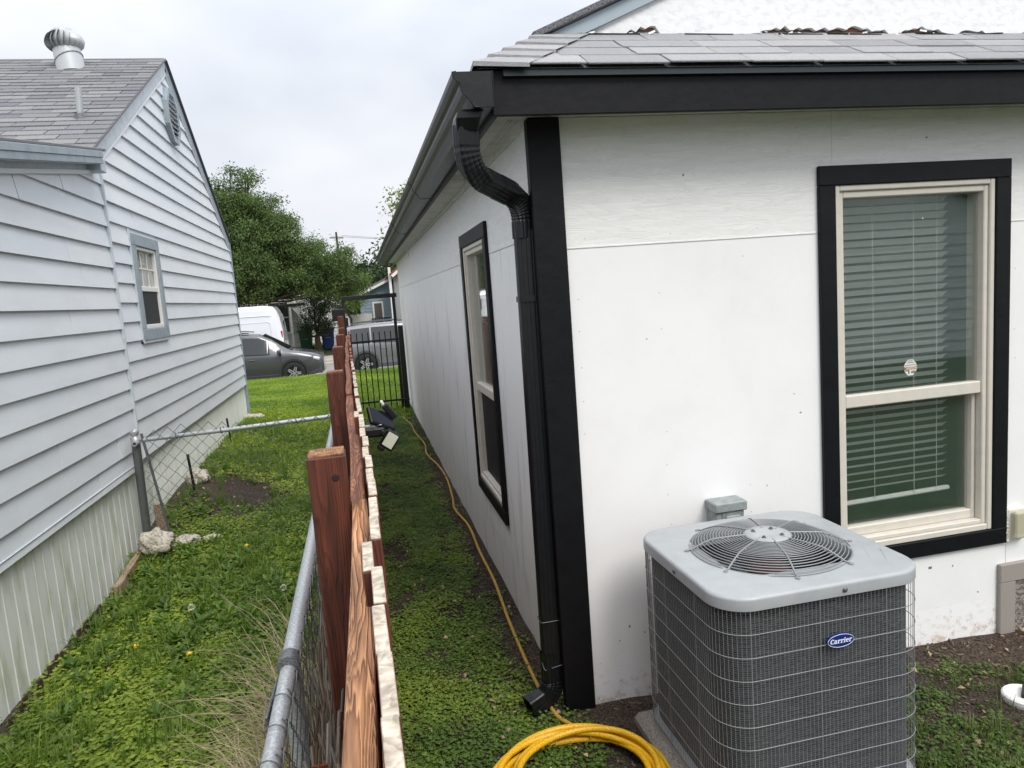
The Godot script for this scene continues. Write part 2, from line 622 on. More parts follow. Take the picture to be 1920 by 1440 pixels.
	glass("cloudy_cover", col(206, 203, 176), 0.6, 0.2)
	plain("outlet_beige", col(176, 166, 136), 0.5)
	plain("putty", col(214, 210, 198), 0.85)
	plain("taupe", col(150, 143, 136), 0.75)
	surface("taupe_rough", col(146, 138, 130), 0.9, noise_of(0.03, 4, FastNoiseLite.TYPE_SIMPLEX, 25.0, 19), [[0.0, grey(0.6)], [0.5, grey(0.95)], [1.0, grey(1.05)]], Vector3(2, 2, 2), 1.0)
	surface("hose", col(234, 184, 30), 0.4, noise_of(0.07, 4, FastNoiseLite.TYPE_SIMPLEX, 0.0, 33), [[0.0, Color(0.22, 0.16, 0.08)], [0.28, Color(0.7, 0.62, 0.5)], [0.36, Color(0.97, 0.96, 0.9)], [1.0, Color(1.05, 1.02, 1.0)]], Vector3(5, 5, 5))
	surface("hose_dusty", col(206, 168, 72), 0.6, noise_of(0.05, 4, FastNoiseLite.TYPE_SIMPLEX, 0.0, 34), [[0.0, Color(0.6, 0.52, 0.42)], [0.4, Color(0.9, 0.88, 0.82)], [1.0, Color(1, 1, 1)]], Vector3(4, 4, 4))
	plain("white_plastic", col(226, 225, 220), 0.4)
	plain("black_plastic", col(20, 20, 22), 0.4)
	plain("solar_cell", col(22, 26, 40), 0.12)
	surface("led_face", col(214, 216, 204), 0.35, noise_of(0.06, 2, FastNoiseLite.TYPE_CELLULAR), [[0.0, Color(0.85, 0.85, 0.68)], [0.5, grey(0.95)], [1.0, grey(1.0)]], Vector3(14, 14, 14))
	surface("limestone", col(206, 199, 184), 0.95, noise_of(0.03, 5, FastNoiseLite.TYPE_SIMPLEX, 20.0, 23), [[0.0, grey(0.6)], [0.4, grey(0.9)], [1.0, grey(1.05)]], Vector3(2, 2, 2), 0.8)
	# ground
	var soil := surface("soil", Color(1, 1, 1), 0.97, noise_of(0.045, 6, FastNoiseLite.TYPE_SIMPLEX, 15.0, 14), [[0.0, grey(0.42)], [0.35, grey(0.75)], [0.5, grey(0.95)], [0.65, grey(0.85)], [1.0, grey(1.0)]], Vector3(0.9, 0.9, 0.9), 3.0, 0.0, 1024)
	soil.vertex_color_use_as_albedo = true
	surface("asphalt", col(150, 146, 142), 0.95, noise_of(0.08, 5, FastNoiseLite.TYPE_SIMPLEX, 0.0, 10), [[0.0, grey(0.75)], [0.5, grey(0.95)], [1.0, grey(1.08)]], Vector3(0.7, 0.7, 0.7), 0.4)
	surface("pavement", col(184, 176, 166), 0.9, noise_of(0.06, 5, FastNoiseLite.TYPE_SIMPLEX, 0.0, 13), [[0.0, grey(0.8)], [0.5, grey(0.97)], [1.0, grey(1.05)]], Vector3(0.8, 0.8, 0.8), 0.3)
	leafy("leaf", Color(1, 1, 1), Color(0.8, 0.95, 0.35))
	leafy("tree_leaf", Color(1, 1, 1), Color(0.6, 0.75, 0.28))
	var dry := plain("dry_stem", Color(1, 1, 1), 0.9)
	dry.vertex_color_use_as_albedo = true

# soil spattered on the foot of the white wall: specks and blots, sparser higher up
func make_splash_material() -> void:
	var w := 1024
	var h := 96
	var img := Image.create(w, h, false, Image.FORMAT_RGB8)
	var a := noise_of(0.33, 3, FastNoiseLite.TYPE_SIMPLEX, 0.0, 61)
	var b := noise_of(0.03, 4, FastNoiseLite.TYPE_SIMPLEX, 0.0, 62)
	var r := rng_of(63)
	for y in h:
		var t := 1.0 - (y + 0.5) / h      # 1 at the top
		for x in w:
			var k := a.get_noise_2d(x, y) * 0.55 + b.get_noise_2d(x, y * 1.5) * 0.8 + r.randf_range(-0.3, 0.3)
			var c := Color(0.945, 0.945, 0.94)
			var lim := -0.3 + t * 0.95
			if k > lim: c = c.lerp(Color(0.7, 0.61, 0.51), clampf((k - lim) * 1.3, 0.0, 0.8))
			img.set_pixel(x, y, c)
	var m := plain("dirty_base", Color(1, 1, 1), 0.8)
	m.albedo_texture = ImageTexture.create_from_image(img)

func fin_noise() -> FastNoiseLite:
	return noise_of(0.02, 3, FastNoiseLite.TYPE_SIMPLEX, 0.0, 27)

func mat(key: String) -> StandardMaterial3D:
	if not mats.has(key):
		push_error("no material " + key)
	return mats[key]

# ---------- ground, street ----------
func make_ground() -> void:
	var xs := PackedFloat32Array([-420, -200, -100, -60, -40, -28, -20, -14, -10, -7.5, -6, -5, -4.2, -3.5, -3.0, -2.6])
	var x := -2.3
	while x < 4.0:
		xs.append(x)
		x += 0.09
	xs.append_array(PackedFloat32Array([4.3, 4.8, 5.5, 6.5, 8, 10, 13, 17, 22, 30, 45, 70, 120, 220, 420]))
	var zs := PackedFloat32Array([160, 80, 40, 20, 10, 6, 4, 2.5, 1.5, 0.8, 0.3])
	var z := 0.0
	while z > -10.0:
		zs.append(z)
		z -= 0.09
	while z > -22.0:
		zs.append(z)
		z -= 0.3
	z = -22.0
	while z > -23.4:
		zs.append(z)
		z -= 0.1
	zs.append_array(PackedFloat32Array([-25, -27, -29, -29.9, -30.0, -30.1, -30.2, -30.3, -30.5, -31, -32, -33, -34, -35, -36, -37, -38, -39, -41, -45, -52, -60, -80, -120, -200, -400, -800]))
	var patch := noise_of(0.35, 4, FastNoiseLite.TYPE_SIMPLEX_SMOOTH, 0.0, 77)
	var st := Mb.new()
	var cols := []
	var pos := []
	for i in xs.size():
		var r := PackedVector3Array()
		var cr := PackedColorArray()
		for j in zs.size():
			r.append(Vector3(xs[i], gy(xs[i], zs[j]), zs[j]))
			var k := patch.get_noise_2d(xs[i] * 2.5, zs[j] * 2.5)
			var c := Color(0.125, 0.085, 0.058).lerp(Color(0.075, 0.05, 0.036), clampf(0.5 + k * 1.4, 0, 1))
			if zs[j] < -8.5 or xs[i] < -2.6 or xs[i] > 3.6 or zs[j] > 1.0:
				c = Color(0.055, 0.075, 0.022).lerp(Color(0.085, 0.12, 0.03), clampf(0.5 + k * 1.2, 0, 1))
			cr.append(c)
		pos.append(r)
		cols.append(cr)
	for i in xs.size() - 1:
		for j in zs.size() - 1:
			var q := [[i, j], [i, j + 1], [i + 1, j + 1], [i + 1, j]]
			for t in [[0, 3, 2], [0, 2, 1]]:
				# counter-clockwise from above; z falls with j
				for e in [t[0], t[2], t[1]]:
					var a: int = q[e][0]
					var b: int = q[e][1]
					var i0 := maxi(a - 1, 0)
					var i1 := mini(a + 1, xs.size() - 1)
					var j0 := maxi(b - 1, 0)
					var j1 := mini(b + 1, zs.size() - 1)
					var nn: Vector3 = (pos[i1][b] - pos[i0][b]).cross(pos[a][j1] - pos[a][j0])
					st.col = cols[a][b]
					st.put(pos[a][b], nn.normalized())
	structure("ground", st, mat("soil"))
	# street with kerbs and a driveway apron
	var r := Mb.new()
	r.box(Vector3(-120, -0.62, -30.0), Vector3(120, -0.5, -23.15))
	structure("road", r, mat("asphalt"))
	for zz in [[-23.15, -23.0], [-30.15, -30.0]]:
		var b := Mb.new()
		b.bbox(Vector3(-120, -0.7, zz[0]), Vector3(120, -0.39, zz[1]), 0.03)
		structure("kerb", b, mat("pavement"))
	var d := Mb.new()
	d.box(Vector3(-1.9, -0.6, -37.5), Vector3(0.6, -0.33, -30.16))
	structure("driveway", d, mat("pavement"))

# ---------- white house ----------
# one sheet of siding on a wall, with an opening left out; "flat" maps (along, up, out) to the world
func sheet(mb: Mb, a0: float, a1: float, y0: float, y1: float, t0: float, t1: float, hole = null) -> void:
	var cuts := [[a0, a1, y0, y1]]
	if hole != null:
		cuts = [[a0, hole[0], y0, y1], [hole[1], a1, y0, y1], [hole[0], hole[1], y0, hole[2]], [hole[0], hole[1], hole[3], y1]]
	for c in cuts:
		if c[1] - c[0] > 0.001 and c[3] - c[2] > 0.001:
			mb.box(Vector3(c[0], c[2], t0), Vector3(c[1], c[3], t1))

func make_white_house() -> void:
	var h := thing("white_house", "white panelled house with black trim, filling the right half of the picture", "house", Vector3(4.1, 0, -8))
	# local frames: along the wall, up, outwards
	var FW := Transform3D(Basis.IDENTITY, Vector3(0, 0, ZF))
	var SW := Transform3D(Basis(Vector3(0, 0, 1), Vector3(0, 1, 0), Vector3(-1, 0, 0)), Vector3(XS, 0, 0))
	var x_end := 7.4
	var z_end := -13.0
	var fh := [2.115, 2.965, 0.53, 2.225]      # opening of the front window
	var sh := [-4.93, -4.11, 0.575, 2.185]     # opening of the passage window
	# bearing walls behind the siding
	var mb := Mb.new()
	mb.xf = FW
	sheet(mb, XS + 0.014, x_end, -0.3, 2.62, -0.12, -0.0125, fh)
	mb.xf = SW
	sheet(mb, z_end, ZF - 0.12, -0.3, 2.62, -0.12, -0.0125, sh)
	mb.xf = Transform3D.IDENTITY
	mb.box(Vector3(x_end - 0.1, -0.3, z_end + 0.12), Vector3(x_end, 2.62, ZF - 0.12))
	mb.box(Vector3(XS + 0.0125, -0.3, z_end), Vector3(x_end, 2.62, z_end + 0.12))
	part(h, "wall", mb, mat("white_panel"))
	# siding sheets, front
	var spans := [[0.865, 3.062, fh], [3.065, 4.284, null], [4.287, 5.506, null], [5.509, 6.728, null], [6.731, x_end, null]]
	for s in spans:
		mb = Mb.new()
		mb.xf = FW
		sheet(mb, s[0], s[1], 0.16, 2.022, -0.012, 0.0, null if s[2] == null else [fh[0], fh[1], fh[2], 2.022])
		part(h, "siding_panel", mb, mat("white_panel"))
	mb = Mb.new()
	mb.xf = FW
	for q in [[0.865, 2.6], [2.6, 5.0], [5.0, x_end]]:
		var pts := [Vector3(q[0], -0.1, 0.0), Vector3(q[1], -0.1, 0.0), Vector3(q[1], 0.16, 0.0), Vector3(q[0], 0.16, 0.0)]
		for t in [0, 2, 1, 0, 3, 2]:
			mb.put(pts[t], Vector3(0, 0, 1), Vector2(pts[t].x * 0.5, 1.0 - (pts[t].y + 0.1) / 0.26))
	mb.box(Vector3(0.78, -0.25, -0.012), Vector3(x_end, 0.16, -0.0005))
	part(h, "wall_base", mb, mat("dirty_base"), "white wall foot spattered with brown soil")
	for s in [[0.865, 2.112, [fh[0], fh[1], 2.0, fh[3]]], [2.1135, 4.6, [2.1136, fh[1], 2.0, fh[3]]], [4.602, x_end, null]]:
		mb = Mb.new()
		mb.xf = FW
		sheet(mb, s[0], s[1], 2.0255, 2.546, -0.012, 0.001, s[2] if s[0] > 2.0 and s[0] < 4.0 else null)
		part(h, "siding_panel", mb, mat("white_paint"), "upper siding board with pressed wood grain")
	# flashing strip in the joint
	mb = Mb.new()
	mb.xf = FW
	mb.box(Vector3(0.866, 2.0215, -0.011), Vector3(2.03, 2.0258, 0.0035))
	mb.box(Vector3(3.04, 2.0215, -0.011), Vector3(x_end, 2.0258, 0.0035))
	part(h, "joint_flashing", mb, mat("white_paint"))
	# siding sheets, passage side
	var z := ZF - 0.035
	for e in [-3.81, -5.03, -6.25, -7.47, -8.69, -9.91, -11.13, -12.35, z_end]:
		mb = Mb.new()
		mb.xf = SW
		var hl = null
		if e == -5.03:
			hl = [sh[0], minf(sh[1], z - 0.0), sh[2], sh[3]]
		sheet(mb, e + 0.002, z, 0.31, 2.082, -0.012, 0.0, null if hl == null else [hl[0], hl[1], hl[2], 2.082])
		part(h, "siding_panel", mb, mat("streaked_panel"))
		z = e
	mb = Mb.new()
	mb.xf = SW
	sheet(mb, z_end, ZF - 0.035, -0.25, 0.307, -0.012, -0.005)
	part(h, "wall_base", mb, mat("streaked_panel"))
	z = ZF - 0.035
	for e in [-6.25, -9.9, z_end]:
		mb = Mb.new()
		mb.xf = SW
		sheet(mb, e + 0.002, z, 2.0855, 2.546, -0.012, 0.001, [sh[0], sh[1], 2.0, sh[3]] if e == -6.25 else null)
		part(h, "siding_panel", mb, mat("white_paint"))
		z = e
	# nail heads along the sheets, painted over
	var nl := Mb.new()
	var rn := rng_of(77)
	for x in [0.9, 1.27, 1.67, 3.04, 3.1, 3.5]:
		for k in 13:
			var yy := 0.2 + k * 0.146 + rn.randf_range(-0.02, 0.02)
			if rn.randf() < 0.5: nl.lathe([Vector2(0.0042, 0.0), Vector2(0.0035, 0.0009), Vector2(0.0, 0.0009)], 6, Vector3(x + rn.randf_range(-0.006, 0.006), yy, ZF), Basis(Vector3.RIGHT, PI / 2))
	for k in 22:
		nl.lathe([Vector2(0.004, 0.0), Vector2(0.0035, 0.001), Vector2(0.0, 0.001)], 6, Vector3(0.95 + k * 0.2 + rn.randf_range(-0.03, 0.03), 2.06 + 0.42 * (k % 2), ZF + 0.001), Basis(Vector3.RIGHT, PI / 2))
	var chips := Mb.new()
	for q in [[1.93, 1.22, 0.006], [1.90, 1.31, 0.004], [1.2, 1.62, 0.004], [1.05, 0.34, 0.007], [1.12, 0.3, 0.005], [1.0, 0.28, 0.004], [2.62, 0.37, 0.012], [2.75, 0.36, 0.006], [3.2, 1.1, 0.006], [2.4, 0.25, 0.005], [1.75, 0.9, 0.004], [2.9, 0.2, 0.006], [1.4, 2.3, 0.006], [2.6, 2.42, 0.006], [3.3, 2.2, 0.005]]:
		chips.cbox(Vector3(q[0], q[1], ZF + (0.0015 if q[1] > 2.0 else 0.0004)), Vector3(q[2], q[2] * 1.6, 0.001), 0.0003, Basis(Vector3(0, 0, 1), q[0] * 9.0))
	part(h, "paint_chips", chips, plain("bare_board", col(120, 108, 94), 0.9)).set_meta("kind", "stuff")
	part(h, "nail_heads", nl, plain("nail_paint", col(214, 213, 209), 0.7)).set_meta("kind", "stuff")
	# corner boards
	mb = Mb.new()
	mb.bbox(Vector3(XS - 0.022, -0.06, ZF - 0.001), Vector3(0.864, 2.545, ZF + 0.021), 0.004)
	part(h, "corner_board", mb, mat("black_paint"))
	mb = Mb.new()
	mb.bbox(Vector3(XS - 0.021, -0.06, ZF - 0.034), Vector3(XS - 0.0005, 2.545, ZF - 0.0015), 0.003)
	part(h, "corner_board", mb, mat("black_paint"))
	# eaves: soffit boards, fascia, drip edge
	mb = Mb.new()
	mb.box(Vector3(0.572, 2.548, -2.899), Vector3(x_end + 0.2, 2.566, -2.682))
	part(h, "soffit", mb, mat("soffit"))
	# passage soffit: a perforated strip first, then plain boards with open joints
	z = -2.9
	for e in [-4.9, -7.34, -9.78, -12.22, -13.3]:
		mb = Mb.new()
		if e == -4.9:
			mb.box(Vector3(0.572, 2.548, e + 0.003), Vector3(XS + 0.02, 2.566, -4.475))
			mb.box(Vector3(0.715, 2.548, -4.475), Vector3(XS + 0.02, 2.566, z))
			mb.box(Vector3(0.572, 2.548, -2.922), Vector3(0.715, 2.566, z))
			mb.box(Vector3(0.572, 2.60, -4.475), Vector3(0.715, 2.61, -2.922))
			mb.box(Vector3(0.572, 2.548, -4.475), Vector3(0.585, 2.566, -2.922))
		else:
			mb.box(Vector3(0.572, 2.548, e + 0.003), Vector3(XS + 0.02, 2.566, z))
		part(h, "soffit", mb, mat("soffit"))
		z = e
	# vented strip let into the near soffit: a thin sheet with real punched holes
	mb = Mb.new()
	var cw := 0.0125
	var cd := 0.0155
	for i in 10:
		for j in 100:
			var p := Vector3(0.592 + i * cw, 2.5465, -2.93 - j * cd)
			for k in 8:
				var dirs := []
				for q in [k, k + 1]:
					var an: float = TAU * q / 8.0
					var dv := Vector2(cos(an), sin(an))
					var sq := dv / maxf(absf(dv.x), absf(dv.y)) * 0.5
					dirs.append([p + Vector3(sq.x * cw, 0, sq.y * cd), p + Vector3(dv.x * 0.0042, 0, dv.y * 0.0042)])
				mb.quad_o(dirs[0][0], dirs[1][0], dirs[1][1], dirs[0][1], Vector3.DOWN)
	var vs := part(h, "vented_strip", mb, mat("soffit"))
	vs.set_meta("kind", "stuff")
	mb = Mb.new()
	mb.bbox(Vector3(0.55, 2.502, -2.682), Vector3(x_end + 0.2, 2.662, -2.66), 0.003)
	part(h, "fascia", mb, mat("black_paint"))
	mb = Mb.new()
	mb.bbox(Vector3(0.55, 2.502, -13.3), Vector3(0.572, 2.662, -2.6825), 0.003)
	part(h, "fascia", mb, mat("black_paint"))
	mb = Mb.new()
	mb.bbox(Vector3(0.595, 2.636, -2.6595), Vector3(4.2, 2.668, -2.648), 0.003)
	mb.box(Vector3(0.595, 2.634, -2.648), Vector3(4.2, 2.6375, -2.636))
	part(h, "drip_edge", mb, mat("drip"))
	mb = Mb.new()
	mb.bbox(Vector3(4.203, 2.634, -2.6595), Vector3(x_end + 0.2, 2.666, -2.650), 0.003)
	part(h, "drip_edge", mb, mat("drip"))
	mb = Mb.new()   # crown strip between wall and passage soffit
	mb.box(Vector3(XS - 0.02, 2.525, -13.0), Vector3(XS - 0.0015, 2.5475, ZF - 0.036))
	part(h, "trim_strip", mb, mat("soffit"))
	mb = Mb.new()   # a thin wire bracket under the soffit
	mb.rod(Vector3(0.68, 2.548, -9.2), Vector3(0.68, 2.40, -9.2), 0.008, 6)
	part(h, "conduit_stub", mb, mat("white_plastic"))
	make_white_roof(h, x_end)
	make_room(h)
	var w := part_node(h, "window")
	w.set_meta("label", "front window with cream frame, black casing and tilted blind")
	window_parts(w, FW, 2.54, 0.443, 2.31, 0.507, 0.082, true)
	var w2 := part_node(h, "window")
	w2.set_meta("label", "tall window in the passage wall")
	window_parts(w2, SW, -4.52, 0.50, 2.268, 0.495, 0.082, false)
	make_blind()

func part_node(parent: Node, called: String) -> Node3D:
	var o := Node3D.new()
	o.name = numbered(parent, called)
	parent.add_child(o)
	o.position = -world_of(parent)
	return o

func make_room(h: Node3D) -> void:
	var mb := Mb.new()
	var lo := Vector3(XS + 0.13, 0.1, -6.4)
	var hi := Vector3(4.6, 2.52, ZF - 0.13)
	mb.box(Vector3(lo.x, lo.y - 0.1, lo.z), Vector3(hi.x, lo.y, hi.z))
	mb.box(Vector3(lo.x, hi.y, lo.z), Vector3(hi.x, hi.y + 0.02, hi.z))
	mb.box(Vector3(lo.x, lo.y, lo.z - 0.1), Vector3(hi.x, hi.y, lo.z))
	mb.box(Vector3(hi.x, lo.y, lo.z), Vector3(hi.x + 0.1, hi.y, hi.z))
	part(h, "inner_wall", mb, mat("room"))

# a single-hung window: casing boards, vinyl frame, two sashes
func window_parts(w: Node3D, f: Transform3D, c: float, y0: float, y1: float, hw: float, bw: float, front: bool) -> void:
	var casing := [[-hw, hw, y1 - 0.085, y1], [-hw, hw, y0, y0 + 0.08], [-hw, -hw + bw, y0 + 0.0805, y1 - 0.0855], [hw - bw, hw, y0 + 0.0805, y1 - 0.0855]]
	for b in casing:
		if not front and b[2] == y0:
			pass
		var mb := Mb.new()
		mb.xf = f
		mb.bbox(Vector3(c + b[0], b[2], 0.0015), Vector3(c + b[1], b[3], 0.023), 0.003)
		part(w, "casing", mb, mat("black_paint"))
	var iw := hw - bw - 0.0005
	var iy0 := y0 + 0.0805
	var iy1 := y1 - 0.0855
	var fr := 0.05
	var ring := func(called: String, x0: float, x1: float, a0: float, a1: float, wd: float, wb: float, wt: float, z0: float, z1: float) -> void:
		var m := Mb.new()
		m.xf = f
		m.bbox(Vector3(c + x0, a0, z0), Vector3(c + x0 + wd, a1, z1), 0.004)
		m.bbox(Vector3(c + x1 - wd, a0, z0), Vector3(c + x1, a1, z1), 0.004)
		m.bbox(Vector3(c + x0 + wd, a1 - wt, z0), Vector3(c + x1 - wd, a1, z1 - 0.0007), 0.004)
		m.bbox(Vector3(c + x0 + wd, a0, z0), Vector3(c + x1 - wd, a0 + wb, z1 - 0.0007), 0.004)
		part(w, called, m, mat("vinyl"))
	# frame with a stepped inner bead
	ring.call("frame", -iw, iw, iy0, iy1, 0.026, 0.03, 0.026, -0.10, 0.014)
	ring.call("frame_bead", -iw + 0.0265, iw - 0.0265, iy0 + 0.0305, iy1 - 0.0265, 0.024, 0.022, 0.03, -0.10, 0.002)
	var gx := iw - 0.052
	var meet := 1.24
	var mb2 := Mb.new()
	mb2.xf = f
	mb2.bbox(Vector3(c - gx, meet - 0.03, -0.05), Vector3(c + gx, meet + 0.03, -0.004), 0.005)
	part(w, "meeting_rail", mb2, mat("vinyl"))
	ring.call("sash", -gx + 0.001, gx - 0.001, iy0 + 0.053, meet - 0.031, 0.02, 0.045, 0.004, -0.085, -0.035)
	var up := Mb.new()
	up.xf = f
	up.box(Vector3(c - gx, meet + 0.03, -0.034), Vector3(c + gx, iy1 - 0.057, -0.03))
	part(w, "pane", up, mat("window_glass"))
	var lo := Mb.new()
	lo.xf = f
	lo.box(Vector3(c - gx + 0.0215, iy0 + 0.0985, -0.064), Vector3(c + gx - 0.0215, meet - 0.0355, -0.06))
	part(w, "pane", lo, mat("window_glass"))
	for q in [[meet + 0.03, iy1 - 0.057, -0.048, gx], [iy0 + 0.0985, meet - 0.0355, -0.078, gx - 0.0215]]:
		var inr := Mb.new()
		inr.xf = f
		inr.box(Vector3(c - q[3], q[0], q[2]), Vector3(c + q[3], q[1], q[2] + 0.004))
		part(w, "inner_pane", inr, mat("window_glass"))
	if not front:
		var sc := Mb.new()
		sc.xf = f
		sc.box(Vector3(c - gx + 0.005, iy0 + 0.055, -0.0325), Vector3(c + gx - 0.005, meet - 0.032, -0.0315))
		part(w, "insect_screen", sc, mat("screen"))
	else:
		# security decal on the upper pane: an octagon with lines of print and a pistol mark
		var oc := PackedVector2Array()
		for i in 8:
			var a := TAU * (i + 0.5) / 8.0
			oc.append(Vector2(cos(a) * 0.036, sin(a) * 0.041))
		var d := Mb.new()
		d.xf = f * Transform3D(Basis.IDENTITY, Vector3(c - 0.002, 1.368, -0.0299))
		d.prism(oc, 0.0, 0.0004)
		var dec := part(w, "decal", d, mat("white_plastic"))
		dec.set_meta("label", "small octagonal warning decal")
		var band := Mb.new()
		band.xf = d.xf
		band.box(Vector3(-0.033, -0.010, 0.0006), Vector3(0.033, 0.003, 0.0009))
		part(w, "decal_band", band, plain("decal_red", col(150, 84, 66), 0.5))
		var ink := Mb.new()
		ink.xf = d.xf
		ink.box(Vector3(-0.031, -0.0165, 0.0006), Vector3(-0.006, -0.0125, 0.0009))
		ink.box(Vector3(-0.012, -0.03, 0.0006), Vector3(-0.006, -0.0166, 0.0009))
		part(w, "decal_print", ink, plain("decal_ink", col(44, 58, 60), 0.5))
		decal_text(w, "WARNING", f * Transform3D(Basis.IDENTITY, Vector3(c - 0.002 + 0.006, 1.3645, -0.0288)), 0.0095, plain("decal_pale", col(232, 220, 180), 0.5))
		# lines too small to read in the photograph: short ink dashes
		var dash := Mb.new()
		dash.xf = d.xf
		for q in [[0.0315, 0.013], [0.0235, 0.02], [0.0115, 0.03], [-0.0185, 0.012], [-0.0225, 0.011], [-0.0265, 0.009]]:
			var xs0: float = -q[1] if q[0] > 0.0 else 0.004
			while xs0 < (q[1] if q[0] > 0.0 else q[1] * 2.0 + 0.002):
				dash.box(Vector3(xs0, q[0] - 0.002, 0.0006), Vector3(xs0 + 0.0032, q[0] + 0.002, 0.0009))
				xs0 += 0.0052
		part(w, "decal_print", dash, mat("decal_ink"))

func decal_text(parent: Node, s: String, at: Transform3D, size: float, m: Material) -> void:
	var t := TextMesh.new()
	t.text = s
	var fo := SystemFont.new()
	fo.font_names = PackedStringArray(["Droid Sans"])
	fo.font_weight = 700
	t.font = fo
	t.font_size = 32
	t.pixel_size = size / 24.0
	t.depth = 0.0006
	piece(parent, "lettering", t, m, at)

func make_blind() -> void:
	var b := thing("window_blind", "pale green slatted blind hanging crooked inside the front window", "blind", Vector3(2.5, 0.7, ZF - 0.14))
	var slat := Mb.new()
	slat.surf(1, 6, func(i: int, j: int) -> Vector3: return Vector3(-0.335 + 0.67 * i, 0.0028 * (1.0 - pow((j - 3) / 3.0, 2)), -0.024 + 0.008 * j), true)
	var me := slat.mesh()
	var r := rng_of(5)
	var y := 2.16 - 0.7
	var k := 0
	while y > 0.062:
		var low: float = clampf((0.5 - y) / 0.5, 0, 1)
		var tilt := -0.62 + r.randf_range(-0.03, 0.03) + 0.1 * low
		var roll := 0.012 * low + r.randf_range(-0.002, 0.002)
		var t := Transform3D(Basis(Vector3(0, 0, 1), roll) * Basis(Vector3(1, 0, 0), tilt), Vector3(0.005 * low, y, 0))
		piece(b, "slat", me, mat("slat"), t)
		y -= 0.0385
		k += 1
	var rail := Mb.new()
	rail.cbox(Vector3(2.506, 0.71, ZF - 0.14), Vector3(0.675, 0.022, 0.05), 0.005, Basis(Vector3(0, 0, 1), 0.016) * Basis(Vector3(1, 0, 0), -0.3))
	part(b, "bottom_rail", rail, mat("slat"))
	var head := Mb.new()
	head.bbox(Vector3(2.16, 2.175, ZF - 0.17), Vector3(2.845, 2.215, ZF - 0.112), 0.004)
	part(b, "head_rail", head, mat("slat"))
	for x in [2.19, 2.405, 2.63, 2.76]:
		var c := Mb.new()
		c.rod(Vector3(x, 0.715, ZF - 0.114), Vector3(x, 2.18, ZF - 0.114), 0.0018, 4)
		part(b, "ladder_cord", c, mat("cord"))

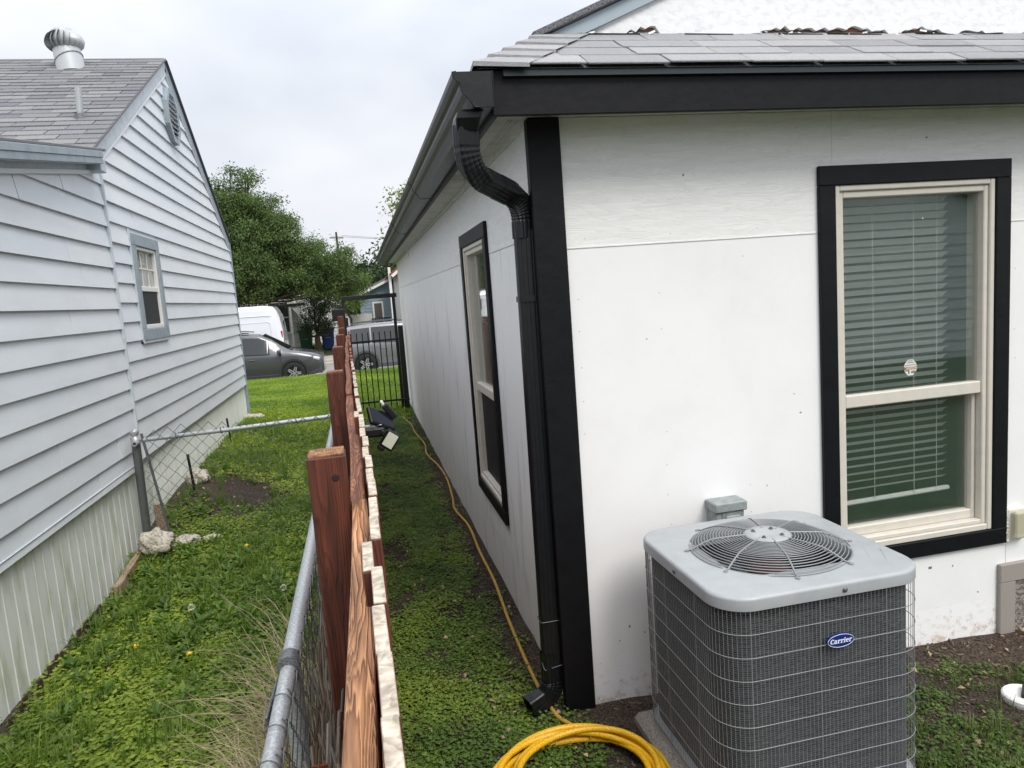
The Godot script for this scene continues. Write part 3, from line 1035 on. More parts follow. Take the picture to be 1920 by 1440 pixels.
func make_white_roof(h: Node3D, x_end: float) -> void:
	# decks: front skirt roof, passage-side slope kinked over the eave, gable wall
	var ez := -2.64
	var gz := -3.0
	var ey := 2.672
	var gy0 := 2.893
	var d := Mb.new()
	var e := 0.012
	d.quad(Vector3(0.5, ey - e, ez), Vector3(x_end + 0.3, ey - e, ez), Vector3(x_end + 0.3, gy0 - e, gz), Vector3(0.86, gy0 - e, gz))
	var rise := func(x: float) -> float: return 2.905 + (x - 0.845) * 0.42
	d.quad(Vector3(0.49, ey - e, -13.4), Vector3(0.49, ey - e, ez), Vector3(0.86, gy0 - e, gz), Vector3(0.86, gy0 - e, -13.4))
	d.quad(Vector3(0.86, gy0 - e, -13.4), Vector3(0.86, gy0 - e, gz), Vector3(4.1, rise.call(4.1), gz), Vector3(4.1, rise.call(4.1), -13.4))
	d.quad(Vector3(4.1, rise.call(4.1), -13.4), Vector3(4.1, rise.call(4.1), gz), Vector3(7.7, 2.7, gz), Vector3(7.7, 2.7, -13.4))
	d.quad_o(Vector3(0.49, ey - e, -13.4), Vector3(0.86, gy0 - e, -13.4), Vector3(7.4, gy0 - e, -13.4), Vector3(7.4, ey - e, -13.4), Vector3(0, 0, -1))
	d.tri(Vector3(0.86, gy0 - e, -13.4), Vector3(4.1, rise.call(4.1), -13.4), Vector3(7.4, gy0 - e, -13.4))
	d.box(Vector3(0.5, 2.645, -13.35), Vector3(0.56, 2.655, -2.66))
	var roof := part(h, "roof", d, mat("shingle_grey_3"))
	# shingle tabs, courses on the skirt roof; each a thin slab whose butt edge stands proud
	var run := (Vector3(0, gy0, gz) - Vector3(0, ey, ez))
	var up := run.normalized()
	var nrm := Vector3(0, -up.z, up.y).normalized()
	if nrm.y < 0.0: nrm = -nrm
	var bas := Basis(Vector3.RIGHT, nrm, -up)
	var tabs := []
	for wv in [0.328, 0.31, 0.338]:
		var m := Mb.new()
		m.cbox(Vector3(0, 0, 0), Vector3(wv - 0.006, 0.008, 0.15), 0.002)
		tabs.append([wv, m.mesh()])
	var r := rng_of(8)
	for k in 4:
		var along := 0.066 + k * 0.108
		var x: float = 0.52 + along * 0.83 + [0.0, 0.17, 0.06, 0.12][k]
		
		while x < x_end:
			var t = tabs[r.randi() % 3]
			var wd: float = t[0]
			var c := Vector3(x + wd * 0.5, ey, ez) + up * along + nrm * (0.004 + r.randf_range(0.0, 0.003))
			var tw := Basis(nrm, r.randf_range(-0.008, 0.008)) * Basis(bas.x, -0.03 + r.randf_range(-0.015, 0.012))
			piece(roof, "shingle", t[1], mat("shingle_pale_%d" % (r.randi() % 4)), Transform3D(tw * bas, c))
			x += wd

	# hip shingles bent over the corner, and the passage side's first courses
	for k in 5:
		var t0 := k / 5.0
		var t1 := (k + 1.25) / 5.0
		var A := Vector3(0.486, ey, ez + 0.006).lerp(Vector3(0.85, gy0 + 0.012, gz), t0)
		var B := Vector3(0.486, ey, ez + 0.006).lerp(Vector3(0.85, gy0 + 0.012, gz), t1)
		var m := Mb.new()
		var lift := Vector3(0, 0.014, 0)
		var fr := (nrm.cross(up)).normalized()
		var wdx := Vector3(0.2, -0.012, 0.028)
		var wdl := Vector3(-0.028, -0.05, -0.2)
		if k == 0:
			wdl = Vector3(0.0, -0.02, -0.2)
		m.quad_o(A + lift, A + wdx + lift * 0.7, B + wdx * 0.95, B, Vector3(0, 1, 0.5))
		m.quad_o(A + lift, B, B + wdl, A + wdl + lift * 0.7, Vector3(-1, 1, 0))
		m.quad_o(A + lift, A + wdx + lift * 0.7, A + wdx - Vector3(0, 0.004, 0), A - Vector3(0, 0.003, 0), Vector3(0, 0, 1))
		m.quad_o(A + lift, A + wdl + lift * 0.7, A + wdl - Vector3(0, 0.004, 0), A - Vector3(0, 0.003, 0), Vector3(-1, 0, 0))
		part(roof, "hip_shingle", m, mat("shingle_pale_%d" % (k % 4)))
	for k in 14:
		for q in 2:
			var m2: Mesh = tabs[k % 3][1]
			var sl := Vector3(0.36, gy0 - ey, 0).normalized()
			var nn := Vector3(-sl.y, sl.x, 0)
			var bb := Basis(Vector3(0, 0, 1), nn, -sl) if Vector3(0, 0, 1).cross(nn).dot(-sl) > 0 else Basis(Vector3(0, 0, -1), nn, -sl)
			var c := Vector3(0.5, ey, -3.25 - k * 0.328 - q * 0.16) + sl * (0.075 + q * 0.15) + nn * 0.008
			piece(roof, "shingle", m2, mat("shingle_pale_%d" % (k % 4)), Transform3D(Basis(bb.x, 0.05) * bb, c))
	# gable wall: painted skin peeling off a brown board along its foot
	var g := Mb.new()
	g.quad(Vector3(0.86, gy0 - 0.05, gz - 0.03), Vector3(7.4, gy0 - 0.05, gz - 0.03), Vector3(4.1, rise.call(4.1) - 0.02, gz - 0.03), Vector3(4.1, rise.call(4.1) - 0.02, gz - 0.03))
	part(h, "gable_board", g, plain("old_board", col(150, 112, 92), 0.9))
	var nz := noise_of(0.9, 4, FastNoiseLite.TYPE_SIMPLEX, 0.0, 51)
	var sk := Mb.new()
	var xx := 1.0
	var prev := Vector2.ZERO
	while xx < 7.2:
		var torn := ss(-0.12, 0.12, nz.get_noise_1d(xx * 3.1)) * (1.0 - 0.75 * ss(2.2, 3.6, xx))
		var lift2 := 0.012 + torn * (0.016 + 0.03 * absf(nz.get_noise_1d(xx * 22.0 + 50.0)) + 0.010 * nz.get_noise_1d(xx * 70.0)) + absf(nz.get_noise_1d(xx * 60.0)) * 0.004 + 0.05 * (1.0 - ss(1.0, 1.1, xx))
		var p := Vector2(gy0 + lift2, minf(rise.call(xx), rise.call(4.1) - (xx - 4.1) * 0.42) - 0.04)
		p.x = minf(p.x, p.y - 0.002)
		if xx > 1.0:
			var x0 := xx - 0.022
			sk.quad(Vector3(x0, prev.x, gz - 0.006), Vector3(xx, p.x, gz - 0.006), Vector3(xx, p.y, gz - 0.006), Vector3(x0, prev.y, gz - 0.006))
			sk.quad_o(Vector3(x0, prev.x, gz - 0.006), Vector3(xx, p.x, gz - 0.006), Vector3(xx, p.x, gz - 0.026), Vector3(x0, prev.x, gz - 0.026), Vector3.DOWN)
		prev = p
		xx += 0.022
	part(h, "gable_wall", sk, mat("stucco"))
	# curled flakes of paint and torn flashing at the foot
	var fl := Mb.new()
	for i in 24:
		var fx := r.randf_range(0.98, 3.4)
		var s := r.randf_range(0.006, 0.018)
		fl.cbox(Vector3(fx, gy0 + r.randf_range(0.004, 0.02), gz + r.randf_range(0.0, 0.02)), Vector3(s * 1.8, s * 0.5, 0.002), 0.0, Basis.from_euler(Vector3(r.randf_range(-0.9, 0.2), r.randf_range(-0.4, 0.4), r.randf_range(-0.4, 0.4))))
	part(h, "paint_flakes", fl, mat("stucco")).set_meta("kind", "stuff")
	var tf := Mb.new()
	var px := 1.0
	while px < 3.2:
		var w2 := r.randf_range(0.08, 0.3)
		tf.cbox(Vector3(px + w2 * 0.5, gy0 + 0.006, gz + 0.012), Vector3(w2, r.randf_range(0.004, 0.009), 0.004), 0.0, Basis(Vector3(0, 0, 1), r.randf_range(-0.04, 0.04)))
		px += w2 + r.randf_range(0.0, 0.3)
	part(h, "torn_flashing", tf, mat("tar_felt"))
	var rk := Mb.new()   # rake: metal-faced board and dark roof edge above it
	var a := Vector3(0.87, rise.call(0.87) - 0.02, gz + 0.014)
	var b := Vector3(4.1, rise.call(4.1) - 0.02, gz + 0.014)
	rk.quad(a + Vector3(0.02, -0.052, 0), b + Vector3(0, -0.056, 0), b, a)
	rk.quad_o(a + Vector3(0.02, -0.052, 0), b + Vector3(0, -0.056, 0), b + Vector3(0, -0.056, -0.03), a + Vector3(0.02, -0.052, -0.03), Vector3.DOWN)
	part(h, "rake_board", rk, plain("rake_metal", col(158, 170, 178), 0.4, 0.3))
	var re := Mb.new()
	var mid := (a + b) * 0.5
	re.cbox(mid + Vector3(-0.01, 0.014, -0.03), Vector3(a.distance_to(b) + 0.12, 0.026, 0.12), 0.003, Basis(Vector3(0, 0, 1), atan(0.42)))
	part(h, "roof_edge", re, mat("shingle_grey_3"))

func make_gutter() -> void:
	var t := thing("rain_gutter", "black metal gutter along the white house's passage eave", "gutter", Vector3(0.48, 2.5, -8))
	# K-style outline, x outwards from the fascia is negative
	var o := PackedVector2Array([Vector2(0.5485, 2.645), Vector2(0.5485, 2.522), Vector2(0.478, 2.522), Vector2(0.468, 2.536), Vector2(0.452, 2.556), Vector2(0.437, 2.57), Vector2(0.430, 2.588), Vector2(0.430, 2.604), Vector2(0.418, 2.613), Vector2(0.406, 2.626), Vector2(0.404, 2.643), Vector2(0.416, 2.646), Vector2(0.420, 2.636)])
	var inner := PackedVector2Array()
	for i in range(o.size() - 1, -1, -1):
		var p := o[i]
		inner.append(p + Vector2(0.0025 if p.x < 0.54 else -0.0025, 0.003))
	var ring := PackedVector2Array(o)
	ring.append_array(inner)
	var mb := Mb.new()
	mb.prism(ring, -13.34, -2.62)
	part(t, "trough", mb, mat("black_metal"))
	for zz in [[-2.62, -2.612], [-13.35, -13.34]]:
		var c := Mb.new()
		var cap := PackedVector2Array(o.slice(0, 11))
		c.prism(cap, zz[0], zz[1])
		# raised rim of the cap
		var lip := PackedVector3Array()
		for p in o.slice(0, 11):
			lip.append(Vector3(p.x, p.y, zz[1] + 0.001))
		c.tube(lip, 0.003, 5)
		part(t, "end_cap", c, mat("black_metal"))
	for k in 4:
		var j := Mb.new()
		var zc := -4.9 - k * 2.44
		var lip := PackedVector3Array()
		for p in o.slice(1, 11):
			lip.append(Vector3(p.x + (-0.0015 if p.x < 0.54 else 0.0), p.y - (0.0015 if p.y < 2.53 else 0.0), zc))
		j.tube(lip, 0.0016, 4)
		part(t, "seam", j, mat("black_metal"))

func rounded(w: float, d: float, r: float, n := 3) -> PackedVector2Array:
	var p := PackedVector2Array()
	for q in [[1, 1, 0.0], [-1, 1, PI / 2], [-1, -1, PI], [1, -1, PI * 1.5]]:
		for i in n + 1:
			var a: float = q[2] + PI / 2 * i / n
			p.append(Vector2(q[0] * (w * 0.5 - r) + cos(a) * r, q[1] * (d * 0.5 - r) + sin(a) * r))
	return p

# frames along a bent pipe: straight runs with arcs, crimped where "crimp" is set
func pipe_frames(pts: Array, crimps: Array, flat: Vector3) -> Array:
	var fr := []
	for i in pts.size():
		var t: Vector3 = (pts[mini(i + 1, pts.size() - 1)] - pts[maxi(i - 1, 0)]).normalized()
		var z := -t
		var x := flat - z * flat.dot(z)
		x = x.normalized()
		var y := z.cross(x)
		var s: float = crimps[i]
		fr.append(Transform3D(Basis(x * s, y * s, z), pts[i]))
	return fr

func bend(a: Vector3, corner: Vector3, b: Vector3, reach: float, n: int) -> Array:
	var out := []
	var p := corner + (a - corner).normalized() * reach
	var q := corner + (b - corner).normalized() * reach
	for i in n + 1:
		var t := float(i) / n
		out.append(p.lerp(corner, t).lerp(corner.lerp(q, t), t))
	return out

func make_downspout() -> void:
	var t := thing("downspout", "black downspout with two crimped elbows beside the house corner", "downspout", Vector3(0.7, 0, -2.94))
	var prof := rounded(0.088, 0.064, 0.013)
	# ribs pressed along the faces
	var ribbed := PackedVector2Array()
	for i in prof.size():
		ribbed.append(prof[i])
		var a := prof[i]
		var b := prof[(i + 1) % prof.size()]
		var l := a.distance_to(b)
		if l > 0.03:
			var nrm := Vector2((b - a).y, -(b - a).x).normalized()
			var steps := 3 if l > 0.05 else 2
			for k in steps:
				var m := (k + 0.5) / steps
				var dlt := (b - a).normalized() * 0.0035
				var c := a.lerp(b, m)
				ribbed.append(c - dlt * 1.5)
				ribbed.append(c - dlt * 0.4 - nrm * 0.0012)
				ribbed.append(c + dlt * 0.4 - nrm * 0.0012)
				ribbed.append(c + dlt * 1.5)
	var A := Vector3(0.452, 2.50, -2.70)
	var B := Vector3(0.450, 2.315, -2.71)
	var C := Vector3(0.705, 2.235, -2.945)
	var D := Vector3(0.692, 0.155, -2.945)
	var E := Vector3(0.628, 0.085, -2.895)
	var flat := Vector3(1, 0, -0.35).normalized()
	# funnel under the gutter
	var fu := Mb.new()
	fu.sweep(rounded(1.0, 1.0, 0.1, 2), [Transform3D(Basis(Vector3(0.082, 0, 0), Vector3(0, 0, -0.10), Vector3(0, 1, 0)), Vector3(0.478, 2.525, -2.70)), Transform3D(Basis(Vector3(0.092, 0, 0), Vector3(0, 0, -0.11), Vector3(0, 1, 0)), Vector3(0.462, 2.515, -2.70)), Transform3D(Basis(Vector3(0.092, 0, 0), Vector3(0, 0, -0.11), Vector3(0, 1, 0)), Vector3(0.456, 2.495, -2.70)), Transform3D(Basis(Vector3(0.078, 0, 0), Vector3(0, 0, -0.066), Vector3(0, 1, 0)), Vector3(0.452, 2.455, -2.70))])
	part(t, "outlet_funnel", fu, mat("black_metal"))
	var el := []
	var cr := []
	el.append(A + Vector3(0, -0.02, 0)); cr.append(1.0)
	var bd := bend(A, B, C, 0.095, 18)
	for i in bd.size():
		el.append(bd[i]); cr.append(1.0 if i % 2 == 0 else 0.955)
	var m1 := B.lerp(C, 0.55)
	el.append(m1); cr.append(1.0)
	var mb := Mb.new()
	mb.sweep(ribbed, pipe_frames(el, cr, flat))
	part(t, "upper_elbow", mb, mat("black_metal"))
	el = [B.lerp(C, 0.5)]
	cr = [1.04]
	bd = bend(B, C, D, 0.09, 18)
	for i in bd.size():
		el.append(bd[i]); cr.append(1.04 if i % 2 == 0 else 0.99)
	el.append(C.lerp(D, 0.075)); cr.append(1.04)
	mb = Mb.new()
	mb.sweep(ribbed, pipe_frames(el, cr, flat))
	part(t, "lower_elbow", mb, mat("black_metal"))
	mb = Mb.new()
	mb.sweep(ribbed, pipe_frames([C.lerp(D, 0.06), C.lerp(D, 0.5), D + Vector3(0, 0.06, 0)], [0.98, 0.98, 0.98], Vector3(1, 0, 0)))
	part(t, "pipe", mb, mat("black_metal"))
	var turned := PackedVector2Array()
	for p in ribbed:
		turned.append(Vector2(p.y, -p.x))
	E = D + Vector3(-0.062, -0.098, 0.02)
	var tip := D + Vector3(-0.125, -0.118, 0.04)
	el = [D + Vector3(0, 0.11, 0)]
	cr = [1.05]
	bd = bend(D + Vector3(0, 0.3, 0), D + Vector3(0, -0.075, 0), E, 0.06, 14)
	for i in bd.size():
		el.append(bd[i]); cr.append(1.05 if i % 2 == 0 else 0.97)
	el.append(E); cr.append(1.04)
	el.append(E.lerp(tip, 0.5)); cr.append(1.1)
	el.append(tip); cr.append(1.2)
	mb = Mb.new()
	mb.sweep(turned, pipe_frames(el, cr, Vector3(0.3, 0, 0.95).normalized()), true, false)
	part(t, "foot_elbow", mb, mat("black_metal"))
	for y in [1.83, 0.42, 0.21]:
		var st := Mb.new()
		var band := PackedVector3Array()
		var pr := rounded(0.096, 0.074, 0.012)
		for i in pr.size() + 1:
			band.append(Vector3(lerpf(D.x, C.x, y / 2.1) + pr[i % pr.size()].x, y + (0.012 if y == 0.21 else 0.0) * sin(i), D.z + pr[i % pr.size()].y))
		if y > 1.0:
			st.sweep(rounded(0.098, 0.076, 0.012), [Transform3D(Basis(Vector3(1, 0, 0), Vector3(0, 0, -1), Vector3(0, 1, 0)), Vector3(lerpf(D.x, C.x, 0.9), y + 0.012, D.z)), Transform3D(Basis(Vector3(1, 0, 0), Vector3(0, 0, -1), Vector3(0, 1, 0)), Vector3(lerpf(D.x, C.x, 0.9), y - 0.012, D.z))])
			part(t, "strap", st, mat("black_metal"))
		else:
			st.tube(band, 0.0016, 4, false)
			part(t, "tie_wire", st, mat("wire"))

# ---------- neighbour's house ----------
func make_neighbour_house() -> void:
	var h := thing("neighbour_house", "pale grey house with lapped metal siding and gabled shingle roof, left edge", "house", Vector3(-4.5, 0, -8.9))
	var ridge := Vector2(-8.88, 4.69)
	var near := Vector2(-6.0, 3.14)
	var far := Vector2(-11.74, 2.98)
	var zc := -11.85      # far corner of the wall
	var zs := -6.17       # seam strip
	var zn := -1.6        # near end of the extension, out of frame
	var ext := func(z: float) -> float: return 2.955 - 0.167 * (z + 5.99)   # underside of the extension's sloping roof
	var rake := func(z: float) -> float:
		if z > ridge.x:
			return ridge.y + (near.y - ridge.y) * (z - ridge.x) / (near.x - ridge.x)
		return ridge.y + (far.y - ridge.y) * (z - ridge.x) / (far.x - ridge.x)
	var win := [-7.54, -6.70, 1.68, 2.60]
	var op := [-7.44, -6.80, 1.78, 2.50]
	# bearing wall with the window opening
	var mb := Mb.new()
	mb.xf = Transform3D(Basis(Vector3(0, 0, 1), Vector3(0, 1, 0), Vector3(-1, 0, 0)), Vector3(XL, 0, 0))
	mb.xf = Transform3D(Basis(Vector3(0, 0, -1), Vector3(0, 1, 0), Vector3(1, 0, 0)), Vector3(XL, 0, 0))
	sheet(mb, 1.6, 11.84, 0.72, 2.62, -0.12, -0.002, [6.80, 7.44, 1.78, 2.50])
	var pl := PackedVector2Array([Vector2(6.1, 2.62), Vector2(11.84, 2.62), Vector2(11.84, 2.88), Vector2(8.88, 4.56), Vector2(6.1, 3.06)])
	mb.prism(pl, -0.12, -0.002)
	mb.xf = Transform3D.IDENTITY
	mb.box(Vector3(-7.5, 0.0, zn - 0.12), Vector3(XL - 0.13, 2.2, zn))
	mb.box(Vector3(-7.5, 0.0, zc), Vector3(XL - 0.13, 3.0, zc + 0.12))
	mb.box(Vector3(-7.6, 0.0, zc), Vector3(-7.5, 3.0, zn))
	part(h, "wall", mb, mat("pale_trim"))
	# lapped boards
	var r := rng_of(90)
	var exposure := 0.1585
	for sec in 2:
		var yb := 0.742 + (0.0 if sec == 0 else -0.05)
		while yb < 4.5:
			var yt := yb + exposure + 0.012
			# the course as a strip in (distance, height), cut to the wall's outline and round the window
			var region: PackedVector2Array
			if sec == 0:
				region = PackedVector2Array([Vector2(-zs + 0.022, 0.6), Vector2(-zc - 0.03, 0.6), Vector2(-zc - 0.03, rake.call(zc) - 0.12), Vector2(-ridge.x, ridge.y - 0.12), Vector2(-zs + 0.022, rake.call(zs) - 0.12)])
			else:
				region = PackedVector2Array([Vector2(-zn, 0.6), Vector2(-zs - 0.004, 0.6), Vector2(-zs - 0.004, ext.call(zs) + 0.02), Vector2(-zn, ext.call(zn) + 0.02)])
			var d0: float = -zn if sec == 1 else -zs + 0.022
			var d1: float = -zs - 0.004 if sec == 1 else -zc - 0.03
			var cuts := [d0]
			var dd := d0 + r.randf_range(0.5, 2.2)
			while dd < d1 - 0.35:
				cuts.append(dd)
				dd += r.randf_range(1.4, 2.6)
			cuts.append(d1)
			for i in cuts.size() - 1:
				var rect := PackedVector2Array([Vector2(cuts[i] + (0.003 if i > 0 else 0.0), yb), Vector2(cuts[i + 1], yb), Vector2(cuts[i + 1], yt), Vector2(cuts[i] + (0.003 if i > 0 else 0.0), yt)])
				var got := []
				for g in Geometry2D.intersect_polygons(rect, region):
					if sec == 0:
						var hole := PackedVector2Array([Vector2(-op[1] - 0.05, op[2] - 0.05), Vector2(-op[0] + 0.05, op[2] - 0.05), Vector2(-op[0] + 0.05, op[3] + 0.05), Vector2(-op[1] - 0.05, op[3] + 0.05)])
						got.append_array(Geometry2D.clip_polygons(g, hole))
					else:
						got.append(g)
				for g in got:
					if g.size() < 3: continue
					board(h, g, yb, yt, r.randi() % 3)
			yb += exposure
	# vertical strips
	mb = Mb.new()
	mb.bbox(Vector3(XL, 0.735, zs - 0.02), Vector3(XL + 0.04, 3.0, zs + 0.002), 0.003)
	part(h, "seam_strip", mb, mat("pale_trim"))
	mb = Mb.new()
	mb.bbox(Vector3(XL - 0.06, 0.05, zc - 0.03), Vector3(XL + 0.034, 2.93, zc + 0.028), 0.004)
	part(h, "corner_post", mb, mat("grey_blue_trim"))
	# foot rail with a bright bent edge, and ribbed metal skirting
	mb = Mb.new()
	mb.bbox(Vector3(XL - 0.01, 0.70, zc + 0.03), Vector3(XL + 0.008, 0.7365, zn), 0.003)
	mb.rod(Vector3(XL + 0.027, 0.738, zs), Vector3(XL + 0.027, 0.728, zn), 0.004, 6)
	part(h, "starter_strip", mb, mat("pale_trim"))
	var z := zn
	var k := 0
	while z > zc + 0.1:
		var wd := 0.36
		var fine := z < zs - 0.3
		var e := maxf(z - wd, zc + 0.03)
		mb = Mb.new()
		var base := minf(gy(XL, z), 0.2) - 0.1
		mb.box(Vector3(XL - 0.03, base, e + 0.001), Vector3(XL - 0.014 + 0.001 * (k % 2), 0.702, z))
		var p := z - 0.01
		while p > e + 0.02:
			# ribs with sloping flanks
			var rh := 0.009 if fine else 0.0035
			var w1 := 0.016 if fine else 0.009
			var pr := PackedVector2Array([Vector2(-w1, 0), Vector2(w1, 0), Vector2(w1 * 0.45, rh), Vector2(-w1 * 0.45, rh)])
			for f in 4:
				var a := pr[f]
				var b := pr[(f + 1) % 4]
				var xb := XL - 0.0135 + 0.001 * (k % 2)
				mb.quad_o(Vector3(xb + a.y, base, p + a.x), Vector3(xb + b.y, base, p + b.x), Vector3(xb + b.y, 0.702, p + b.x), Vector3(xb + a.y, 0.702, p + a.x), Vector3((a.y + b.y) * 0.5 - 0.004, 0, (a.x + b.x) * 0.5))
			p -= 0.05 if fine else 0.118
		part(h, "skirting_panel", mb, mat("skirting"))
		z = e
		k += 1
	# main roof
	var slope := Vector3(0, ridge.y - near.y, ridge.x - near.x)
	var up := slope.normalized()
	var nrm := Vector3(0, -up.z, up.y)
	if nrm.y < 0: nrm = -nrm
	var dk := Mb.new()
	var x0 := -7.8
	var x1 := XL + 0.04
	dk.quad(Vector3(x0, near.y - 0.02, near.x), Vector3(x1, near.y - 0.02, near.x), Vector3(x1, ridge.y - 0.02, ridge.x), Vector3(x0, ridge.y - 0.02, ridge.x))
	dk.quad(Vector3(x0, ridge.y - 0.02, ridge.x), Vector3(x1, ridge.y - 0.02, ridge.x), Vector3(x1, far.y - 0.02, far.x - 0.1), Vector3(x0, far.y - 0.02, far.x - 0.1))
	var roof := part(h, "roof", dk, mat("shingle_grey_1"))
	var tabs := []
	for wv in [0.3, 0.285, 0.315]:
		var m := Mb.new()
		m.cbox(Vector3.ZERO, Vector3(wv - 0.007, 0.016, 0.15), 0.0025)
		tabs.append([wv, m.mesh()])
	var hm := Mb.new()
	hm.cbox(Vector3.ZERO, Vector3(0.143, 0.016, 0.15), 0.0025)
	var half_tab := [0.15, hm.mesh()]
	var bas := Basis(Vector3.RIGHT, nrm, -up)
	var rows := int(slope.length() / 0.128)
	for i in rows:
		var x := x1 + 0.02
		var first := i % 2 == 1
		while x > -4.75:
			var t = half_tab if first else tabs[r.randi() % 3]
			first = false
			x -= t[0]
			var c := Vector3(x + t[0] * 0.5, near.y, near.x) + up * (0.05 + i * 0.128) + nrm * (0.004 + r.randf_range(0, 0.003))
			var curl := 0.055 + r.randf_range(-0.015, 0.02)
			piece(roof, "shingle", t[1], mat("shingle_grey_%d" % (r.randi() % 5)), Transform3D(Basis(nrm, r.randf_range(-0.006, 0.006)) * Basis(Vector3.RIGHT, -curl) * bas, c))
	var cap := Mb.new()
	cap.bbox(Vector3(x0, ridge.y - 0.03, ridge.x - 0.1), Vector3(x1 + 0.01, ridge.y + 0.004, ridge.x + 0.03), 0.01)
	part(roof, "ridge_cap", cap, mat("shingle_grey_2"))
	# rakes: boards on the wall under the roof edge, dark roof edge above
	for q in [[near, ridge], [far, ridge]]:
		var a := Vector3(XL + 0.02, q[0].y - 0.085, q[0].x)
		var b := Vector3(XL + 0.02, q[1].y - 0.085, q[1].x)
		var dir := (b - a).normalized()
		var bb := Basis(Vector3(1, 0, 0), dir.cross(Vector3(1, 0, 0)).normalized() * (1.0 if dir.cross(Vector3(1, 0, 0)).y > 0 else -1.0), Vector3.ZERO)
		bb.z = bb.x.cross(bb.y)
		mb = Mb.new()
		mb.cbox((a + b) * 0.5, Vector3(0.03, 0.13, a.distance_to(b) + 0.02), 0.004, bb)
		part(h, "rake_board", mb, mat("pale_trim") if q[0] == near else mat("grey_blue_trim"))
		mb = Mb.new()
		mb.cbox((a + b) * 0.5 + bb.y * 0.074 + Vector3(0.012, 0, 0), Vector3(0.06, 0.016, a.distance_to(b) + 0.05), 0.003, bb)
		part(h, "roof_edge", mb, mat("shingle_grey_3"))
		mb = Mb.new()
		mb.cbox((a + b) * 0.5 - bb.y * 0.074 + Vector3(0.006, 0, 0), Vector3(0.016, 0.018, a.distance_to(b)), 0.003, bb)
		part(h, "channel_trim", mb, mat("siding_2"))
	# extension: low roof slab, fascia in two steps, soffit and trim below it
	var ang := atan(0.17)
	var eb := Basis(Vector3(1, 0, 0), ang)
	var mid := Vector3(0, 0, -3.85)
	var ytop := func(zq: float) -> float: return 3.076 - 0.172 * (zq + 5.6)
	mb = Mb.new()
	mb.cbox(Vector3(-4.75, ytop.call(-3.85) - 0.012, -3.85), Vector3(6.1, 0.02, 4.3), 0.004, eb)
	part(h, "extension_roof", mb, mat("shingle_grey_0"))
	mb = Mb.new()
	mb.cbox(Vector3(-1.708, ytop.call(-3.85) - 0.045, -3.85), Vector3(0.022, 0.045, 4.12), 0.003, eb)
	part(h, "fascia", mb, mat("grey_blue_trim"))
	mb = Mb.new()
	mb.cbox(Vector3(-1.714, ytop.call(-3.85) - 0.0895, -3.85), Vector3(0.022, 0.044, 4.12), 0.003, eb)
	part(h, "fascia", mb, mat("grey_blue_trim"))
	mb = Mb.new()
	mb.cbox(Vector3(-1.787, ytop.call(-3.85) - 0.108, -3.85), Vector3(0.122, 0.01, 4.1), 0.0, eb)
	part(h, "soffit", mb, mat("pale_trim"))
	mb = Mb.new()
	mb.cbox(Vector3(XL + 0.022, ext.call(-3.9) + 0.012, -3.9), Vector3(0.044, 0.03, 4.15), 0.003, eb)
	part(h, "channel_trim", mb, mat("siding_2"))
	mb = Mb.new()
	mb.cbox(Vector3(XL + 0.012, ext.call(-3.9) + 0.07, -3.9), Vector3(0.024, 0.09, 4.15), 0.003, eb)
	part(h, "frieze_board", mb, mat("pale_trim"))
	mb = Mb.new()   # boxed corner where the two roof edges meet
	mb.bbox(Vector3(XL + 0.0, 2.965, -6.02), Vector3(-1.73, 3.06, -5.9), 0.004)
	part(h, "corner_box", mb, mat("pale_trim"))
	# window
	var w := part_node(h, "window")
	var f := Transform3D(Basis(Vector3(0, 0, -1), Vector3(0, 1, 0), Vector3(1, 0, 0)), Vector3(XL, 0, 0))
	var a0 := -win[1] as float
	var a1 := -win[0] as float
	for b in [[a0, a1, 2.50, 2.60], [a0, a1, 1.68, 1.78], [a0, a0 + 0.1, 1.7805, 2.4995], [a1 - 0.1, a1, 1.7805, 2.4995]]:
		mb = Mb.new()
		mb.xf = f
		mb.bbox(Vector3(b[0], b[2], 0.002), Vector3(b[1], b[3], 0.045), 0.004)
		part(w, "casing", mb, mat("grey_blue_trim"))
	mb = Mb.new()
	mb.xf = f
	mb.bbox(Vector3(a0 - 0.018, 1.655, 0.002), Vector3(a0 - 0.0005, 2.63, 0.035), 0.003)
	mb.bbox(Vector3(a0 - 0.018, 1.655, 0.002), Vector3(a1 + 0.015, 1.6795, 0.04), 0.003)
	part(w, "channel_trim", mb, mat("pale_trim"))
	var inner := [a0 + 0.1005, a1 - 0.1005, 1.781, 2.499]
	mb = Mb.new()
	mb.xf = f
	mb.bbox(Vector3(inner[0], inner[2], -0.06), Vector3(inner[0] + 0.035, inner[3], 0.03), 0.004)
	mb.bbox(Vector3(inner[1] - 0.035, inner[2], -0.06), Vector3(inner[1], inner[3], 0.03), 0.004)
	mb.bbox(Vector3(inner[0] + 0.035, inner[3] - 0.03, -0.06), Vector3(inner[1] - 0.035, inner[3], 0.029), 0.004)
	mb.bbox(Vector3(inner[0] + 0.035, inner[2], -0.06), Vector3(inner[1] - 0.035, inner[2] + 0.035, 0.029), 0.004)
	mb.bbox(Vector3(inner[0] + 0.035, 2.11, -0.05), Vector3(inner[1] - 0.035, 2.155, 0.022), 0.004)
	part(w, "sash", mb, mat("white_plastic"))
	for q in [[2.155, inner[3] - 0.03, 0.0], [inner[2] + 0.035, 2.11, -0.025]]:
		mb = Mb.new()
		mb.xf = f
		mb.box(Vector3(inner[0] + 0.035, q[0], q[2] - 0.004), Vector3(inner[1] - 0.035, q[1], q[2]))
		part(w, "pane", mb, mat("window_glass"))
	mb = Mb.new()
	mb.xf = f
